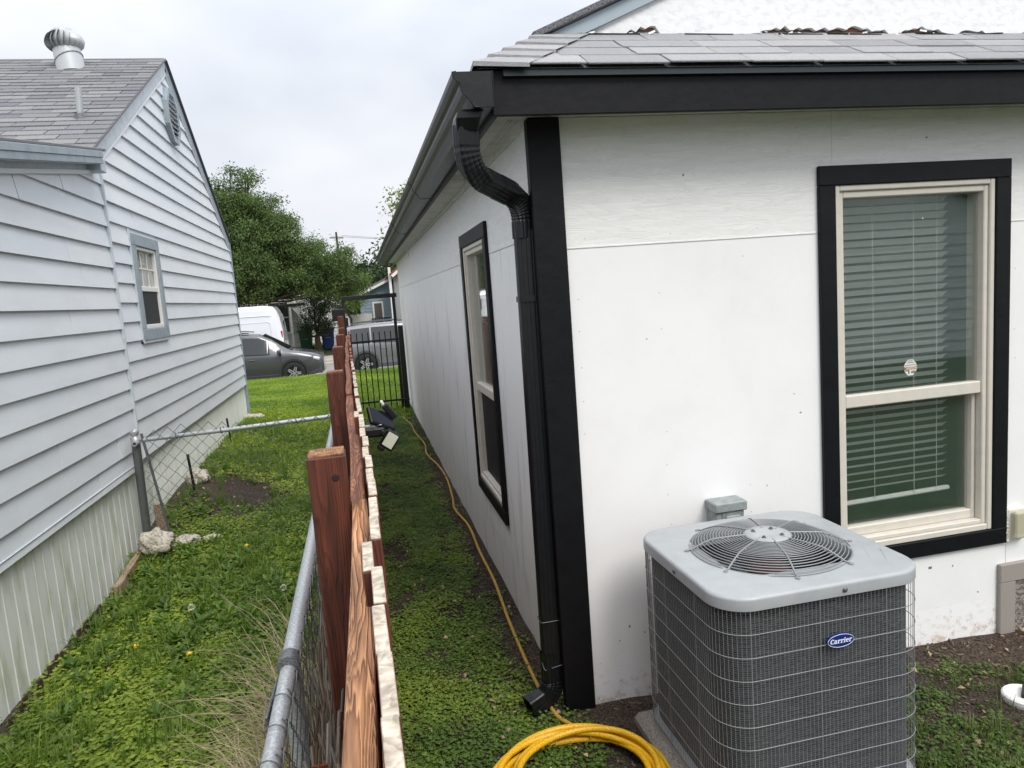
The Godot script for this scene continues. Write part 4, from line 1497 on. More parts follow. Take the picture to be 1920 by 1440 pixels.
	mb.box(Vector3(inner[0] + 0.035, inner[2] + 0.035, 0.006), Vector3(inner[1] - 0.035, 2.11, 0.007))
	part(w, "insect_screen", mb, mat("screen"))
	mb = Mb.new()
	mb.xf = f
	for i in [1, 2]:
		var xm: float = lerpf(inner[0] + 0.035, inner[1] - 0.035, i / 3.0)
		mb.box(Vector3(xm - 0.006, 2.155, 0.0005), Vector3(xm + 0.006, inner[3] - 0.03, 0.006))
	mb.box(Vector3(inner[0] + 0.035, 2.306, 0.0065), Vector3(inner[1] - 0.035, 2.318, 0.011))
	part(w, "muntin", mb, mat("white_plastic"))
	mb = Mb.new()
	mb.xf = f
	mb.surf(40, 1, func(i: int, j: int) -> Vector3: return Vector3(lerpf(inner[0], inner[1], i / 40.0), 1.75 + j * 0.8, -0.16 + 0.018 * sin(i * 1.05)))
	part(w, "curtain", mb, plain("curtain_grey", col(66, 68, 70), 0.9))
	mb = Mb.new()
	mb.xf = f
	mb.box(Vector3(a0 - 0.9, 0.8, -2.6), Vector3(a1 + 0.9, 3.0, -2.5))
	mb.box(Vector3(a0 - 0.9, 0.7, -2.6), Vector3(a1 + 0.9, 0.8, -0.125))
	mb.box(Vector3(a0 - 0.9, 3.0, -2.6), Vector3(a1 + 0.9, 3.1, -0.125))
	mb.box(Vector3(a0 - 1.0, 0.7, -2.6), Vector3(a0 - 0.9, 3.1, -0.125))
	mb.box(Vector3(a1 + 0.9, 0.7, -2.6), Vector3(a1 + 1.0, 3.1, -0.125))
	part(w, "inner_room", mb, mat("room"))
	# louvred gable vent, octagonal
	var lv := part_node(h, "gable_vent")
	var oc := PackedVector2Array()
	var oi := PackedVector2Array()
	for i in 8:
		var a := TAU * (i + 0.5) / 8.0
		oc.append(Vector2(8.83 + cos(a) * 0.275, 4.06 + sin(a) * 0.31))
		oi.append(Vector2(8.83 + cos(a) * 0.215, 4.06 + sin(a) * 0.25))
	for i in 8:
		mb = Mb.new()
		mb.xf = f
		mb.prism(PackedVector2Array([oc[i], oc[(i + 1) % 8], oi[(i + 1) % 8], oi[i]]), 0.0, 0.075)
		part(lv, "frame", mb, mat("grey_blue_trim"))
	for i in 8:
		var yv := 3.86 + i * 0.055
		var half := minf(0.2, 0.255 - absf(yv - 4.06) * 0.5)
		mb = Mb.new()
		mb.xf = f
		mb.cbox(Vector3(8.83, yv, 0.05), Vector3(half * 2.0, 0.006, 0.055), 0.0, Basis(Vector3(1, 0, 0), 0.6))
		part(lv, "slat", mb, mat("siding_1"))
	mb = Mb.new()
	mb.xf = f
	mb.prism(oi, 0.002, 0.024)
	part(lv, "backing", mb, mat("grey_lumber"))
	make_turbine(ridge, near)

# one lapped board: its outline in (distance, height), thick at the foot
func board(h: Node3D, g: PackedVector2Array, yb: float, yt: float, tone: int) -> void:
	var p := g.duplicate()
	if Geometry2D.is_polygon_clockwise(p): p.reverse()
	var m := Mb.new()
	var proud := 0.0006 * (tone + (g.size() % 3)) + 0.0009 * sin(g[0].x * 37.0)
	var front := func(q: Vector2) -> Vector3: return Vector3(XL + proud + lerpf(0.029, 0.006, (q.y - yb) / (yt - yb)), q.y, -q.x)
	var back := func(q: Vector2) -> Vector3: return Vector3(XL - 0.001, q.y + 0.002, -q.x)
	var tr := Geometry2D.triangulate_polygon(p)
	for i in range(0, tr.size(), 3):
		var a: Vector3 = front.call(p[tr[i]])
		var b: Vector3 = front.call(p[tr[i + 1]])
		var c: Vector3 = front.call(p[tr[i + 2]])
		if (b - a).cross(c - a).x < 0.0: m.tri(a, c, b)
		else: m.tri(a, b, c)
	for i in p.size():
		var a := p[i]
		var b := p[(i + 1) % p.size()]
		var out := Vector2((b - a).y, -(b - a).x)
		m.quad_o(back.call(a), back.call(b), front.call(b), front.call(a), Vector3(0, out.y, -out.x))
	part(h, "siding_board", m, mat("siding_%d" % tone))

func make_turbine(ridge: Vector2, near: Vector2) -> void:
	var at := Vector3(-2.64, 4.47, -8.5)
	var t := thing("turbine_vent", "silver spinning turbine vent on the neighbour's roof ridge", "roof vent", at)
	var tilt := Basis(Vector3(0, 0, 1), 0.10)
	var m := Mb.new()
	m.lathe([Vector2(0.135, -0.03), Vector2(0.132, 0.09), Vector2(0.127, 0.2)], 28, at, tilt, false)
	part(t, "base", m, plain("vent_white", col(196, 200, 202), 0.45, 0.3))
	m = Mb.new()
	m.tube(PackedVector3Array(range(21).map(func(i): return at + tilt * Vector3(cos(TAU * i / 20) * 0.136, 0.1 + 0.05 * cos(TAU * i / 20 + 0.6), -sin(TAU * i / 20) * 0.136))), 0.005, 5, false)
	part(t, "collar", m, mat("galvanised"))
	m = Mb.new()
	m.lathe([Vector2(0.2, -0.02), Vector2(0.17, 0.0), Vector2(0.136, 0.012)], 24, at + Vector3(0, -0.02, 0.01), Basis(Vector3(1, 0, 0), 0.48))
	part(t, "flashing", m, mat("tar_felt"))
	m = Mb.new()
	m.lathe([Vector2(0.12, 0.2), Vector2(0.14, 0.28), Vector2(0.1, 0.38), Vector2(0.0, 0.385)], 20, at, tilt)
	part(t, "core", m, mat("galvanised"))
	var vane := Mb.new()
	vane.surf(10, 3, func(i: int, j: int) -> Vector3:
		var s := i / 10.0
		var rr := 0.128 + 0.05 * sin(PI * pow(s, 0.8)) - 0.03 * s
		rr += -0.016 + 0.011 * j
		var y := 0.2 + 0.2 * s - 0.02 * s * s
		var a := (j - 1.5) * 0.115 + s * 0.25
		if s > 0.75: rr *= 1.0 - pow((s - 0.75) / 0.25, 2) * 0.45
		return Vector3(cos(a) * rr, y, -sin(a) * rr))
	var vm := vane.mesh()
	for i in 20:
		piece(t, "vane", vm, mat("galvanised"), Transform3D(tilt * Basis(Vector3.UP, TAU * i / 20), Vector3.ZERO))
	m = Mb.new()
	m.lathe([Vector2(0.1, 0.378), Vector2(0.09, 0.39), Vector2(0.04, 0.397), Vector2(0.0, 0.398)], 20, at, tilt, false)
	part(t, "cap", m, mat("galvanised"))
	var p := thing("vent_pipe", "thin galvanised pipe standing on the neighbour's shingles", "pipe", Vector3(-2.08, 3.5, -6.75))
	m = Mb.new()
	m.rod(Vector3(-2.085, 3.46, -6.75), Vector3(-2.07, 3.80, -6.76), 0.026, 12)
	part(p, "pipe", m, mat("galvanised"))
	m = Mb.new()
	m.lathe([Vector2(0.085, -0.02), Vector2(0.05, 0.01), Vector2(0.028, 0.05)], 14, Vector3(-2.085, 3.545, -6.75), Basis(Vector3(1, 0, 0), 0.45))
	part(p, "collar", m, mat("dull_steel"))

# ---------- fences ----------
func make_wood_fence() -> void:
	var fence := thing("wood_fence", "red-brown stained wooden fence with cream cut picket tops, running away from the camera", "fence", Vector3(-0.1, 0, -5))
	var posts := [[0.45, -0.150, 1.50], [1.745, -0.152, 1.512], [3.88, -0.195, 1.515], [6.08, -0.235, 1.52], [8.3, -0.27, 1.53], [10.4, -0.295, 1.54], [11.4, -0.318, 1.69]]
	posts[0][0] = -0.42
	var r := rng_of(33)
	var rail_at := []
	for i in posts.size():
		var d: float = posts[i][0]
		var x: float = posts[i][1]
		rail_at.append(Vector3(x + 0.0895, 0, -d))
		var m := Mb.new()
		m.cbox(Vector3(x + 0.0445, posts[i][2] * 0.5 - 0.1, -d), Vector3(0.089, posts[i][2] + 0.2, 0.089), 0.004, Basis(Vector3.UP, r.randf_range(-0.03, 0.03)))
		var po := part(fence, "post", m, mat("stain_upright"))
		var e := Mb.new()
		e.cbox(Vector3(x + 0.0445, posts[i][2] + 0.002, -d), Vector3(0.083, 0.007, 0.083), 0.002, Basis(Vector3(0, 0, 1), 0.02))
		part(po, "cut_end", e, mat("post_end"))
		if i == 1:
			var kn := Mb.new()
			kn.lathe([Vector2(0.009, 0.0), Vector2(0.006, 0.0006), Vector2(0.0, 0.0006)], 9, Vector3(x + 0.062, 1.46, -d + 0.0455), Basis(Vector3(1, 0, 0), PI / 2))
			part(po, "knot", kn, plain("knot_dark", col(38, 22, 16), 0.8))
	# three rails per bay; the top one shows its weathered upper edge
	for i in posts.size() - 1:
		var a: Vector3 = rail_at[i]
		var b: Vector3 = rail_at[i + 1]
		for k in 3:
			var y: float = [1.342, 0.8, 0.28][k]
			var prof := rounded(0.038, 0.087, 0.006, 2)
			var fr := []
			var ph := r.randf() * 6.0
			for s in 13:
				var t := s / 12.0
				var p := a.lerp(b, t) + Vector3(0.0195 + 0.004 * sin(t * 7.0 + ph), y + 0.006 * sin(t * 5.0 + ph * 2.0), -0.001)
				if s == 0: p.z -= 0.001
				var zdir := -(b - a).normalized()
				var xd := Vector3.UP.cross(zdir).normalized()
				fr.append(Transform3D(Basis(xd, Vector3.UP, zdir), p))
			var m := Mb.new()
			m.sweep(prof, fr)
			part(fence, "rail", m, mat("rail_bare") if i == 0 else (mat("rail_worn") if k == 0 else mat("stain_picket")))
	# pickets on the passage side, every one a little different
	var shared := []
	for hh in [1.46, 1.465, 1.47, 1.475]:
		var m := Mb.new()
		m.cbox(Vector3(0, hh * 0.5, 0), Vector3(0.019, hh, 0.138), 0.002)
		shared.append([hh, m.mesh()])
	var endm := Mb.new()
	endm.cbox(Vector3(0, 0, 0), Vector3(0.0172, 0.004, 0.136), 0.0012)
	var end_mesh := endm.mesh()
	var d := -0.38
	var n := 0
	while d < 11.25:
		var i := 0
		while i < posts.size() - 2 and posts[i + 1][0] < d:
			i += 1
		var t: float = (d - posts[i][0]) / (posts[i + 1][0] - posts[i][0])
		var base: Vector3 = rail_at[i].lerp(rail_at[i + 1], t)
		var sh = shared[r.randi() % 4]
		var lean := r.randf_range(-0.003, 0.003)
		var out := 0.051 + r.randf_range(0.0, 0.004)
		var y := -0.012 + r.randf_range(-0.006, 0.006) + 0.012 * ss(6.0, 11.0, d)
		if n in [11, 22]:
			lean = 0.016
			out -= 0.006
		var tr := Transform3D(Basis(Vector3(0, 0, 1), lean) * Basis(Vector3.UP, 0.012 + r.randf_range(-0.008, 0.008)), Vector3(base.x + out + 1.4 * lean * 0.6, y, -d) - fence.position)
		var pk := piece(fence, "picket", sh[1], mat("stain_picket"), tr)
		piece(pk, "cut_end", end_mesh, mat("end_grain") if d < 5.2 else mat("rail_worn"), Transform3D(Basis.IDENTITY, Vector3(0, sh[0] + 0.0012, 0)))
		d += 0.1395 + r.randf_range(0.0, 0.002)
		n += 1
	# black strap hinge plate at the last post
	var m2 := Mb.new()
	m2.bbox(Vector3(-0.40, 1.62, -11.62), Vector3(-0.2, 1.80, -11.5), 0.006)
	whole("black_box", m2, mat("black_plastic"), "black box on the tall post at the far end of the wooden fence", "box")

func make_chain_link() -> void:
	var t := thing("chain_link_fence", "galvanised chain link fence with dented top rail, close beside the wooden fence", "fence", Vector3(-0.25, 0, -2.7))
	var m := Mb.new()
	m.tube(PackedVector3Array([Vector3(-0.252, 0.985, 0.6), Vector3(-0.25, 0.99, -0.6), Vector3(-0.249, 0.995, -1.72)]), 0.0195, 14)
	part(t, "top_rail", m, mat("galvanised"))
	m = Mb.new()
	m.tube(PackedVector3Array([Vector3(-0.247, 1.004, -1.74), Vector3(-0.25, 1.0, -3.2), Vector3(-0.253, 1.0, -4.5), Vector3(-0.256, 0.99, -5.87)]), 0.0225, 14)
	part(t, "top_rail", m, mat("galvanised"))
	m = Mb.new()   # bent cap strap over the joint
	m.lathe([Vector2(0.0, -0.03), Vector2(0.026, -0.028), Vector2(0.028, 0.0), Vector2(0.0265, 0.022), Vector2(0.0, 0.026)], 14, Vector3(-0.248, 1.006, -1.74), Basis(Vector3(1, 0, 0), PI / 2))
	m.cbox(Vector3(-0.277, 0.955, -1.62), Vector3(0.006, 0.07, 0.2), 0.002, Basis(Vector3(1, 0, 0), -0.1))
	part(t, "rail_sleeve", m, mat("dull_steel"))
	for z in [-1.78, -4.2, -5.88]:
		m = Mb.new()
		m.rod(Vector3(-0.25, -0.1, z), Vector3(-0.25, 0.985, z), 0.024, 12)
		part(t, "post", m, mat("galvanised"))
	var wires := Mb.new()
	var k := 0
	var z := 0.3
	while z > -5.7:
		var pts := PackedVector3Array()
		for j in 21:
			pts.append(Vector3(-0.222 + (0.0025 if (j + k) % 2 == 0 else -0.0025), 0.03 + j * 0.05, z - (0.05 if (j + k) % 2 == 0 else 0.0)))
		wires.tube(pts, 0.0016, 3, false)
		z -= 0.05
		k += 1
	part(t, "wire_mesh", wires, mat("wire"))
	# tie wires wound round the rail
	for q in [-0.95, -1.08, -1.2, -1.33, -1.45, -1.57, -2.45, -3.4]:
		m = Mb.new()
		var c := PackedVector3Array()
		for i in 15:
			var a := TAU * i / 12.0
			c.append(Vector3(-0.2495 + cos(a) * 0.0235, 0.996 + sin(a) * 0.0235, q - 0.002 * i))
		m.tube(c, 0.0016, 4, false)
		part(t, "tie_wire", m, mat("dull_steel"))
	var p := thing("rusty_post", "short rusty steel post between chain link and wooden fence", "post", Vector3(-0.19, 0, -1.55))
	m = Mb.new()
	m.cbox(Vector3(-0.188, 0.42, -1.5), Vector3(0.034, 0.96, 0.005), 0.001, Basis(Vector3(0, 0, 1), -0.03) * Basis(Vector3(1, 0, 0), 0.05))
	m.cbox(Vector3(-0.188, 0.42, -1.512), Vector3(0.005, 0.96, 0.028), 0.001, Basis(Vector3(0, 0, 1), -0.03) * Basis(Vector3(1, 0, 0), 0.05))
	part(p, "web", m, mat("rust"))
	# cross fence to the neighbour's wall
	var x := thing("side_chain_link_fence", "sagging chain link fence with ball-capped post in front of the neighbour's wall", "fence", Vector3(-1.0, 0, -5.6))
	var A := Vector3(-1.76, 0.955, -5.86)
	var B := Vector3(-0.27, 0.985, -5.87)
	m = Mb.new()
	m.tube(PackedVector3Array([A + Vector3(0.07, 0.0, 0), A.lerp(B, 0.45) + Vector3(0, -0.004, 0), B]), 0.0175, 12)
	part(x, "top_rail", m, mat("galvanised"))
	m = Mb.new()
	m.rod(Vector3(-1.775, 0.0, -5.91), Vector3(-1.76, 0.96, -5.9), 0.031, 16)
	var po := part(x, "end_post", m, mat("dull_steel"))
	m = Mb.new()
	var at := Vector3(-1.76, 0.96, -5.9)
	m.lathe([Vector2(0.033, -0.03), Vector2(0.034, 0.015), Vector2(0.02, 0.022), Vector2(0.026, 0.034), Vector2(0.032, 0.05), Vector2(0.03, 0.067), Vector2(0.018, 0.08), Vector2(0.0, 0.084)], 16, at, Basis.IDENTITY, false)
	part(po, "ball_cap", m, mat("galvanised"))
	m = Mb.new()
	m.lathe([Vector2(0.012, 0.0), Vector2(0.012, 0.05), Vector2(0.019, 0.05), Vector2(0.022, 0.03), Vector2(0.022, 0.0)], 12, at + Vector3(0.01, -0.03, 0.02), Basis(Vector3(1, 0, 0), PI / 2 - 0.1))
	part(po, "rail_cup", m, mat("galvanised"))
	m = Mb.new()
	m.cbox(Vector3(-1.645, 0.60, -5.85), Vector3(0.02, 0.82, 0.005), 0.001, Basis(Vector3(0, 0, 1), 0.13))
	part(x, "tension_bar", m, mat("dull_steel"))
	var wm := Mb.new()
	k = 0
	var s := 0.0
	var dir := (B - A).normalized()
	var total := A.distance_to(B)
	while s < total - 0.12:
		var pts := PackedVector3Array()
		var lift: float = 0.055 * exp(-pow((s - 0.3) / 0.3, 2)) - 0.02
		for j in 18:
			var along := 0.1 + s + (0.05 if (j + k) % 2 == 0 else 0.0)
			var hgt: float = 1.02 - j * 0.052 + lift
			var pp := A + dir * along + Vector3(0.02 * (j / 17.0) - 0.12 * (j / 17.0) * (1.0 - s / total), 0, 0.018)
			pts.append(Vector3(pp.x, maxf(hgt, gy(pp.x, pp.z) - 0.02), pp.z + 0.006 * sin(s * 7 + j * 0.6)))
		wm.tube(pts, 0.0024, 4, false)
		s += 0.05
		k += 1
	part(x, "wire_mesh", wm, mat("wire"))
	for q in [[0.2, 0.0], [0.42, 0.004], [0.8, 0.0]]:
		m = Mb.new()
		var c := PackedVector3Array()
		for i in 13:
			var a := TAU * i / 12.0
			var o: Vector3 = A.lerp(B, q[0])
			c.append(o + Vector3(0.0, cos(a) * 0.022, sin(a) * 0.022) + dir * (0.002 * i))
		m.tube(c, 0.004, 4, false)
		part(x, "tie_band", m, mat("dull_steel"))
	m = Mb.new()   # loose wires round the post foot
	var r := rng_of(4)
	for i in 5:
		var c := PackedVector3Array()
		var y0 := 0.18 + 0.06 * i + (0.2 if i > 2 else 0.0)
		for j in 10:
			c.append(Vector3(-1.78 + 0.02 * j + 0.01 * sin(j), y0 + 0.1 + 0.02 * sin(j * 1.3 + i) + 0.03 * i * j / 9.0, -5.86 + 0.03 * sin(j * 0.9 + i)))
		m.tube(c, 0.0016, 3, false)
	part(x, "loose_wire", m, mat("dull_steel"))

func make_iron_gate() -> void:
	var z := -12.35
	var t := thing("iron_gate", "black iron bar gate under a tall black frame at the passage end", "gate", Vector3(0.25, 0, z))
	var black := plain("gate_black", col(18, 18, 20), 0.45)
	var m := Mb.new()
	m.bbox(Vector3(0.63, -0.05, z - 0.04), Vector3(0.715, 1.44, z + 0.04), 0.005)
	part(t, "hinge_post", m, black)
	m = Mb.new()
	m.bbox(Vector3(-0.25, 1.93, z - 0.03), Vector3(0.66, 2.0, z + 0.03), 0.005)
	part(t, "header", m, black)
	for x in [-0.235, 0.60]:
		m = Mb.new()
		m.bbox(Vector3(x - 0.025, -0.05, z - 0.02), Vector3(x + 0.025, 1.93, z + 0.02), 0.004)
		part(t, "upright", m, black)
	for y in [1.225, 0.19]:
		m = Mb.new()
		m.bbox(Vector3(-0.2, y - 0.016, z + 0.024), Vector3(0.628, y + 0.016, z + 0.05), 0.003)
		part(t, "rail", m, black)
	for i in 9:
		m = Mb.new()
		var x := -0.16 + i * 0.094
		m.bbox(Vector3(x - 0.009, 0.08, z + 0.028), Vector3(x + 0.009, 1.375, z + 0.046), 0.002)
		part(t, "bar", m, black)
	m = Mb.new()
	m.bbox(Vector3(0.52, 0.17, z + 0.05), Vector3(0.72, 0.205, z + 0.08), 0.003)
	m.bbox(Vector3(0.66, 0.02, z + 0.041), Vector3(0.70, 0.18, z + 0.09), 0.01)
	part(t, "drop_latch", m, black)

# ---------- air conditioner ----------
func closed_tube(mb: Mb, pts: PackedVector3Array, r: float, sides := 4) -> void:
	var p := PackedVector3Array(pts)
	p.append(pts[0])
	p.append(pts[1])
	mb.tube(p, r, sides, false)

func make_air_conditioner() -> void:
	var C := Vector3(1.405, 0.0, -2.335)
	var W := 0.772
	var D := 0.735
	var top := 0.85
	var pad := Mb.new()
	pad.cbox(C + Vector3(0.0, 0.0, 0.0), Vector3(0.845, 0.09, 0.80), 0.02)
	whole("concrete_pad", pad, mat("concrete"), "concrete pad under the air conditioner", "pad")
	var t := thing("air_conditioner", "grey outdoor air conditioner with wire guard and round top grille", "air conditioner", C + Vector3(0, 0.045, 0))
	var m := Mb.new()
	# base pan
	var o := rounded(W - 0.015, D - 0.015, 0.11, 8)
	m.xf = Transform3D(Basis(Vector3(1, 0, 0), Vector3(0, 0, 1), Vector3(0, -1, 0)), C + Vector3(0, 0.085, 0))
	m.prism(o, 0.0, 0.04)
	part(t, "base_pan", m, mat("unit_grey"))
	# coil
	m = Mb.new()
	o = rounded(W - 0.065, D - 0.065, 0.09, 8)
	for i in o.size():
		var a := o[i]
		var b := o[(i + 1) % o.size()]
		m.quad(C + Vector3(a.x, 0.085, -a.y), C + Vector3(b.x, 0.085, -b.y), C + Vector3(b.x, 0.812, -b.y), C + Vector3(a.x, 0.812, -a.y))
	part(t, "coil", m, mat("coil"))
	# fins: thin dark horizontal ridges standing off the coil
	m = Mb.new()
	var y := 0.09
	var o2 := rounded(W - 0.061, D - 0.061, 0.092, 8)
	while y < 0.81:
		for i in o2.size():
			var a := o2[i]
			var b := o2[(i + 1) % o2.size()]
			m.quad(C + Vector3(a.x, y, -a.y), C + Vector3(b.x, y, -b.y), C + Vector3(b.x, y + 0.003, -b.y), C + Vector3(a.x, y + 0.003, -a.y))
			m.quad(C + Vector3(a.x, y + 0.003, -a.y), C + Vector3(b.x, y + 0.003, -b.y), C + Vector3(b.x * 0.99, y + 0.003, -b.y * 0.99), C + Vector3(a.x * 0.99, y + 0.003, -a.y * 0.99))
		y += 0.0075
	var fins := part(t, "fins", m, plain("fin_grey", col(98, 100, 102), 0.55, 0.3))
	fins.set_meta("kind", "stuff")
	# wire guard
	var og := rounded(W - 0.012, D - 0.012, 0.115, 10)
	var per := 0.0
	for i in og.size():
		per += og[i].distance_to(og[(i + 1) % og.size()])
	m = Mb.new()
	var nv := int(per / 0.0145)
	for k in nv:
		var s := per * k / nv
		for i in og.size():
			var l := og[i].distance_to(og[(i + 1) % og.size()])
			if s <= l:
				var p := og[i].lerp(og[(i + 1) % og.size()], s / l)
				m.tube(PackedVector3Array([C + Vector3(p.x, 0.07, -p.y), C + Vector3(p.x, 0.825, -p.y)]), 0.0022 if k % 17 == 4 else 0.001, 4, false)
				break
			s -= l
	var wg := part(t, "upright_wires", m, mat("wire_coat"))
	wg.set_meta("kind", "stuff")
	for k in 10:
		m = Mb.new()
		var ring := PackedVector3Array()
		for p in og:
			ring.append(C + Vector3(p.x * 1.004, 0.088 + k * 0.0795, -p.y * 1.004))
		closed_tube(m, ring, 0.0014, 5)
		part(t, "guard_ring", m, mat("wire_coat"))
	# lid
	m = Mb.new()
	var ol := rounded(W, D, 0.125, 12)
	var prof := [[-1, 0.0, top - 0.045], [-1, 0.0, top - 0.012], [-1, 0.006, top - 0.003], [-1, 0.016, top], [0.5, 0.0, top + 0.002], [0.305, 0.0, top + 0.004], [0.295, 0.0, top + 0.008], [0.283, 0.0, top + 0.006], [0.278, 0.0, top - 0.02], [0.278, 0.0, top - 0.05]]
	var at := func(i: int, q: Array) -> Vector3:
		var p := ol[i % ol.size()]
		var dir := p.normalized()
		if q[0] < 0.0:
			var g: Vector2 = p - p.normalized() * q[1]
			return C + Vector3(g.x, q[2], -g.y)
		if q[0] == 0.5:
			var g2 := dir * (0.31 + (p.length() - 0.31) * 0.55)
			return C + Vector3(g2.x, q[2], -g2.y)
		return C + Vector3(dir.x * q[0], q[2], -dir.y * q[0])
	m.surf(ol.size(), prof.size() - 1, func(i: int, j: int) -> Vector3: return at.call(i, prof[j]))
	for i in ol.size():
		var a := ol[i]
		var b := ol[(i + 1) % ol.size()]
		m.quad(C + Vector3(b.x, top - 0.045, -b.y), C + Vector3(a.x, top - 0.045, -a.y), C + Vector3(a.x * 0.93, top - 0.04, -a.y * 0.93), C + Vector3(b.x * 0.93, top - 0.04, -b.y * 0.93))
	var lid := part(t, "lid", m, mat("unit_grey"))
	for q in [[0.26, -0.12], [0.30, -0.085]]:
		m = Mb.new()   # pressed stiffening ribs in a corner
		m.cbox(C + Vector3(q[0] + 0.02, top + 0.002, 0.20 + q[1] + 0.1), Vector3(0.006, 0.004, 0.11), 0.001, Basis(Vector3.UP, -0.5))
		part(lid, "pressed_rib", m, mat("unit_grey"))
	for q in [[0.05, D * 0.5 + 0.001, 0], [-0.31, D * 0.5 - 0.028, 1], [-W * 0.5 - 0.001, 0.02, 2]]:
		m = Mb.new()
		var bas := Basis(Vector3(1, 0, 0), PI / 2)
		if q[2] == 2: bas = Basis(Vector3(0, 0, 1), PI / 2)
		if q[2] == 1: bas = Basis(Vector3.UP, -0.5) * bas
		m.lathe([Vector2(0.009, -0.004), Vector2(0.009, 0.002), Vector2(0.006, 0.005), Vector2(0.0, 0.006)], 8, C + Vector3(q[0], top - 0.025, q[1]), bas)
		part(lid, "screw", m, mat("rust") if q[2] == 1 else mat("dull_steel"))
	# fan well, motor, blades
	m = Mb.new()
	var well := Mb.new()
	for i in 32:
		var a0 := TAU * i / 32
		var a1 := TAU * (i + 1) / 32
		well.quad(C + Vector3(cos(a1) * 0.279, 0.5, sin(a1) * 0.279), C + Vector3(cos(a0) * 0.279, 0.5, sin(a0) * 0.279), C + Vector3(cos(a0) * 0.279, top - 0.05, sin(a0) * 0.279), C + Vector3(cos(a1) * 0.279, top - 0.05, sin(a1) * 0.279)) if false else well.quad(C + Vector3(cos(a0) * 0.279, 0.5, sin(a0) * 0.279), C + Vector3(cos(a1) * 0.279, 0.5, sin(a1) * 0.279), C + Vector3(cos(a1) * 0.279, top - 0.05, sin(a1) * 0.279), C + Vector3(cos(a0) * 0.279, top - 0.05, sin(a0) * 0.279))
	well.lathe([Vector2(0.279, 0.0), Vector2(0.0, 0.0)], 24, C + Vector3(0, 0.5, 0))
	part(t, "fan_well", well, mat("fan_dark"))
	m.lathe([Vector2(0.075, 0.60), Vector2(0.075, 0.77), Vector2(0.06, 0.785), Vector2(0.0, 0.785)], 20, C)
	part(t, "motor", m, mat("motor"))
	var bl := Mb.new()
	bl.surf(6, 8, func(i: int, j: int) -> Vector3:
		var rr := 0.06 + 0.2 * i / 6.0
		var a := (j / 8.0 - 0.5) * 1.25 + 0.25 * i / 6.0
		return Vector3(cos(a) * rr, 0.68 + 0.075 * (j / 8.0 - 0.5), sin(a) * rr), true)
	var bm := bl.mesh()
	for i in 3:
		piece(t, "fan_blade", bm, plain("blade", col(120, 122, 122), 0.4, 0.5), Transform3D(Basis(Vector3.UP, TAU * i / 3 + 0.4), Vector3(0, -0.045, 0)))
	# domed grille
	var dome := func(rr: float) -> float:
		if rr < 0.2: return top + 0.052 - 0.05 * rr * rr / 0.04 * 0.2
		return top + 0.042 - 0.036 * pow((rr - 0.2) / 0.085, 1.25)
	var g := part_node(t, "top_grille")
	for k in 20:
		var rr := 0.074 + 0.211 * k / 19.0
		m = Mb.new()
		var ring := PackedVector3Array()
		for i in 48:
			ring.append(C + Vector3(cos(TAU * i / 48) * rr, dome.call(rr), sin(TAU * i / 48) * rr))
		closed_tube(m, ring, 0.002, 5)
		part(g, "ring", m, mat("wire_coat"))
	for k in 8:
		m = Mb.new()
		var a := TAU * (k + 0.3) / 8
		var sp := PackedVector3Array()
		var tw := PackedVector3Array()
		for i in 26:
			var rr := 0.06 + 0.24 * i / 25.0
			var p := C + Vector3(cos(a) * rr, maxf(dome.call(minf(rr, 0.285)), top + 0.006), sin(a) * rr)
			sp.append(p + Vector3(0, 0.003, 0))
			tw.append(p + Vector3(-sin(a) * 0.0035 * (1 if i % 2 == 0 else -1), -0.0005, cos(a) * 0.0035 * (1 if i % 2 == 0 else -1)))
		m.tube(sp, 0.0032, 5)
		m.tube(tw, 0.0022, 4)
		m.lathe([Vector2(0.008, 0.0), Vector2(0.008, 0.004), Vector2(0.0, 0.006)], 8, C + Vector3(cos(a) * 0.302, top + 0.004, sin(a) * 0.302))
		part(g, "spoke", m, mat("wire_coat"))
	m = Mb.new()
	m.lathe([Vector2(0.083, 0.044), Vector2(0.085, 0.049), Vector2(0.08, 0.0555), Vector2(0.045, 0.054), Vector2(0.04, 0.0525), Vector2(0.0, 0.0525)], 32, C + Vector3(0, top, 0), Basis.IDENTITY, false)
	part(g, "hub_plate", m, mat("unit_grey"))
	for k in 4:
		m = Mb.new()
		var a := TAU * (k + 0.5) / 4
		m.lathe([Vector2(0.009, 0.0), Vector2(0.008, 0.004), Vector2(0.004, 0.005), Vector2(0.004, 0.008), Vector2(0.0, 0.008)], 8, C + Vector3(cos(a) * 0.052, top + 0.054, sin(a) * 0.052))
		part(g, "bolt", m, mat("dull_steel"))
	# oval maker's badge on the front
	var bp := Vector3(C.x + 0.03, 0.655, C.z + D * 0.5 + 0.001)
	var ov := PackedVector2Array()
	var ov2 := PackedVector2Array()
	for i in 36:
		var a := TAU * i / 36
		ov.append(Vector2(cos(a) * 0.048, sin(a) * 0.0215))
		ov2.append(Vector2(cos(a) * 0.0505, sin(a) * 0.024))
	m = Mb.new()
	m.xf = Transform3D(Basis.IDENTITY, bp)
	m.prism(ov2, -0.004, 0.003)
	var bd := part(t, "badge", m, mat("badge_blue"), "blue oval badge with white script")
	m = Mb.new()
	m.xf = Transform3D(Basis.IDENTITY, bp)
	var rim := PackedVector3Array()
	for p in ov:
		rim.append(Vector3(p.x, p.y, 0.0032))
	closed_tube(m, rim, 0.0008, 4)
	part(bd, "rim", m, mat("badge_white"))
	var tx := TextMesh.new()
	tx.text = "Carrier"
	var fo := SystemFont.new()
	fo.font_names = PackedStringArray(["Droid Serif"])
	fo.font_weight = 700
	fo.font_italic = true
	tx.font = fo
	tx.font_size = 48
	tx.pixel_size = 0.00045
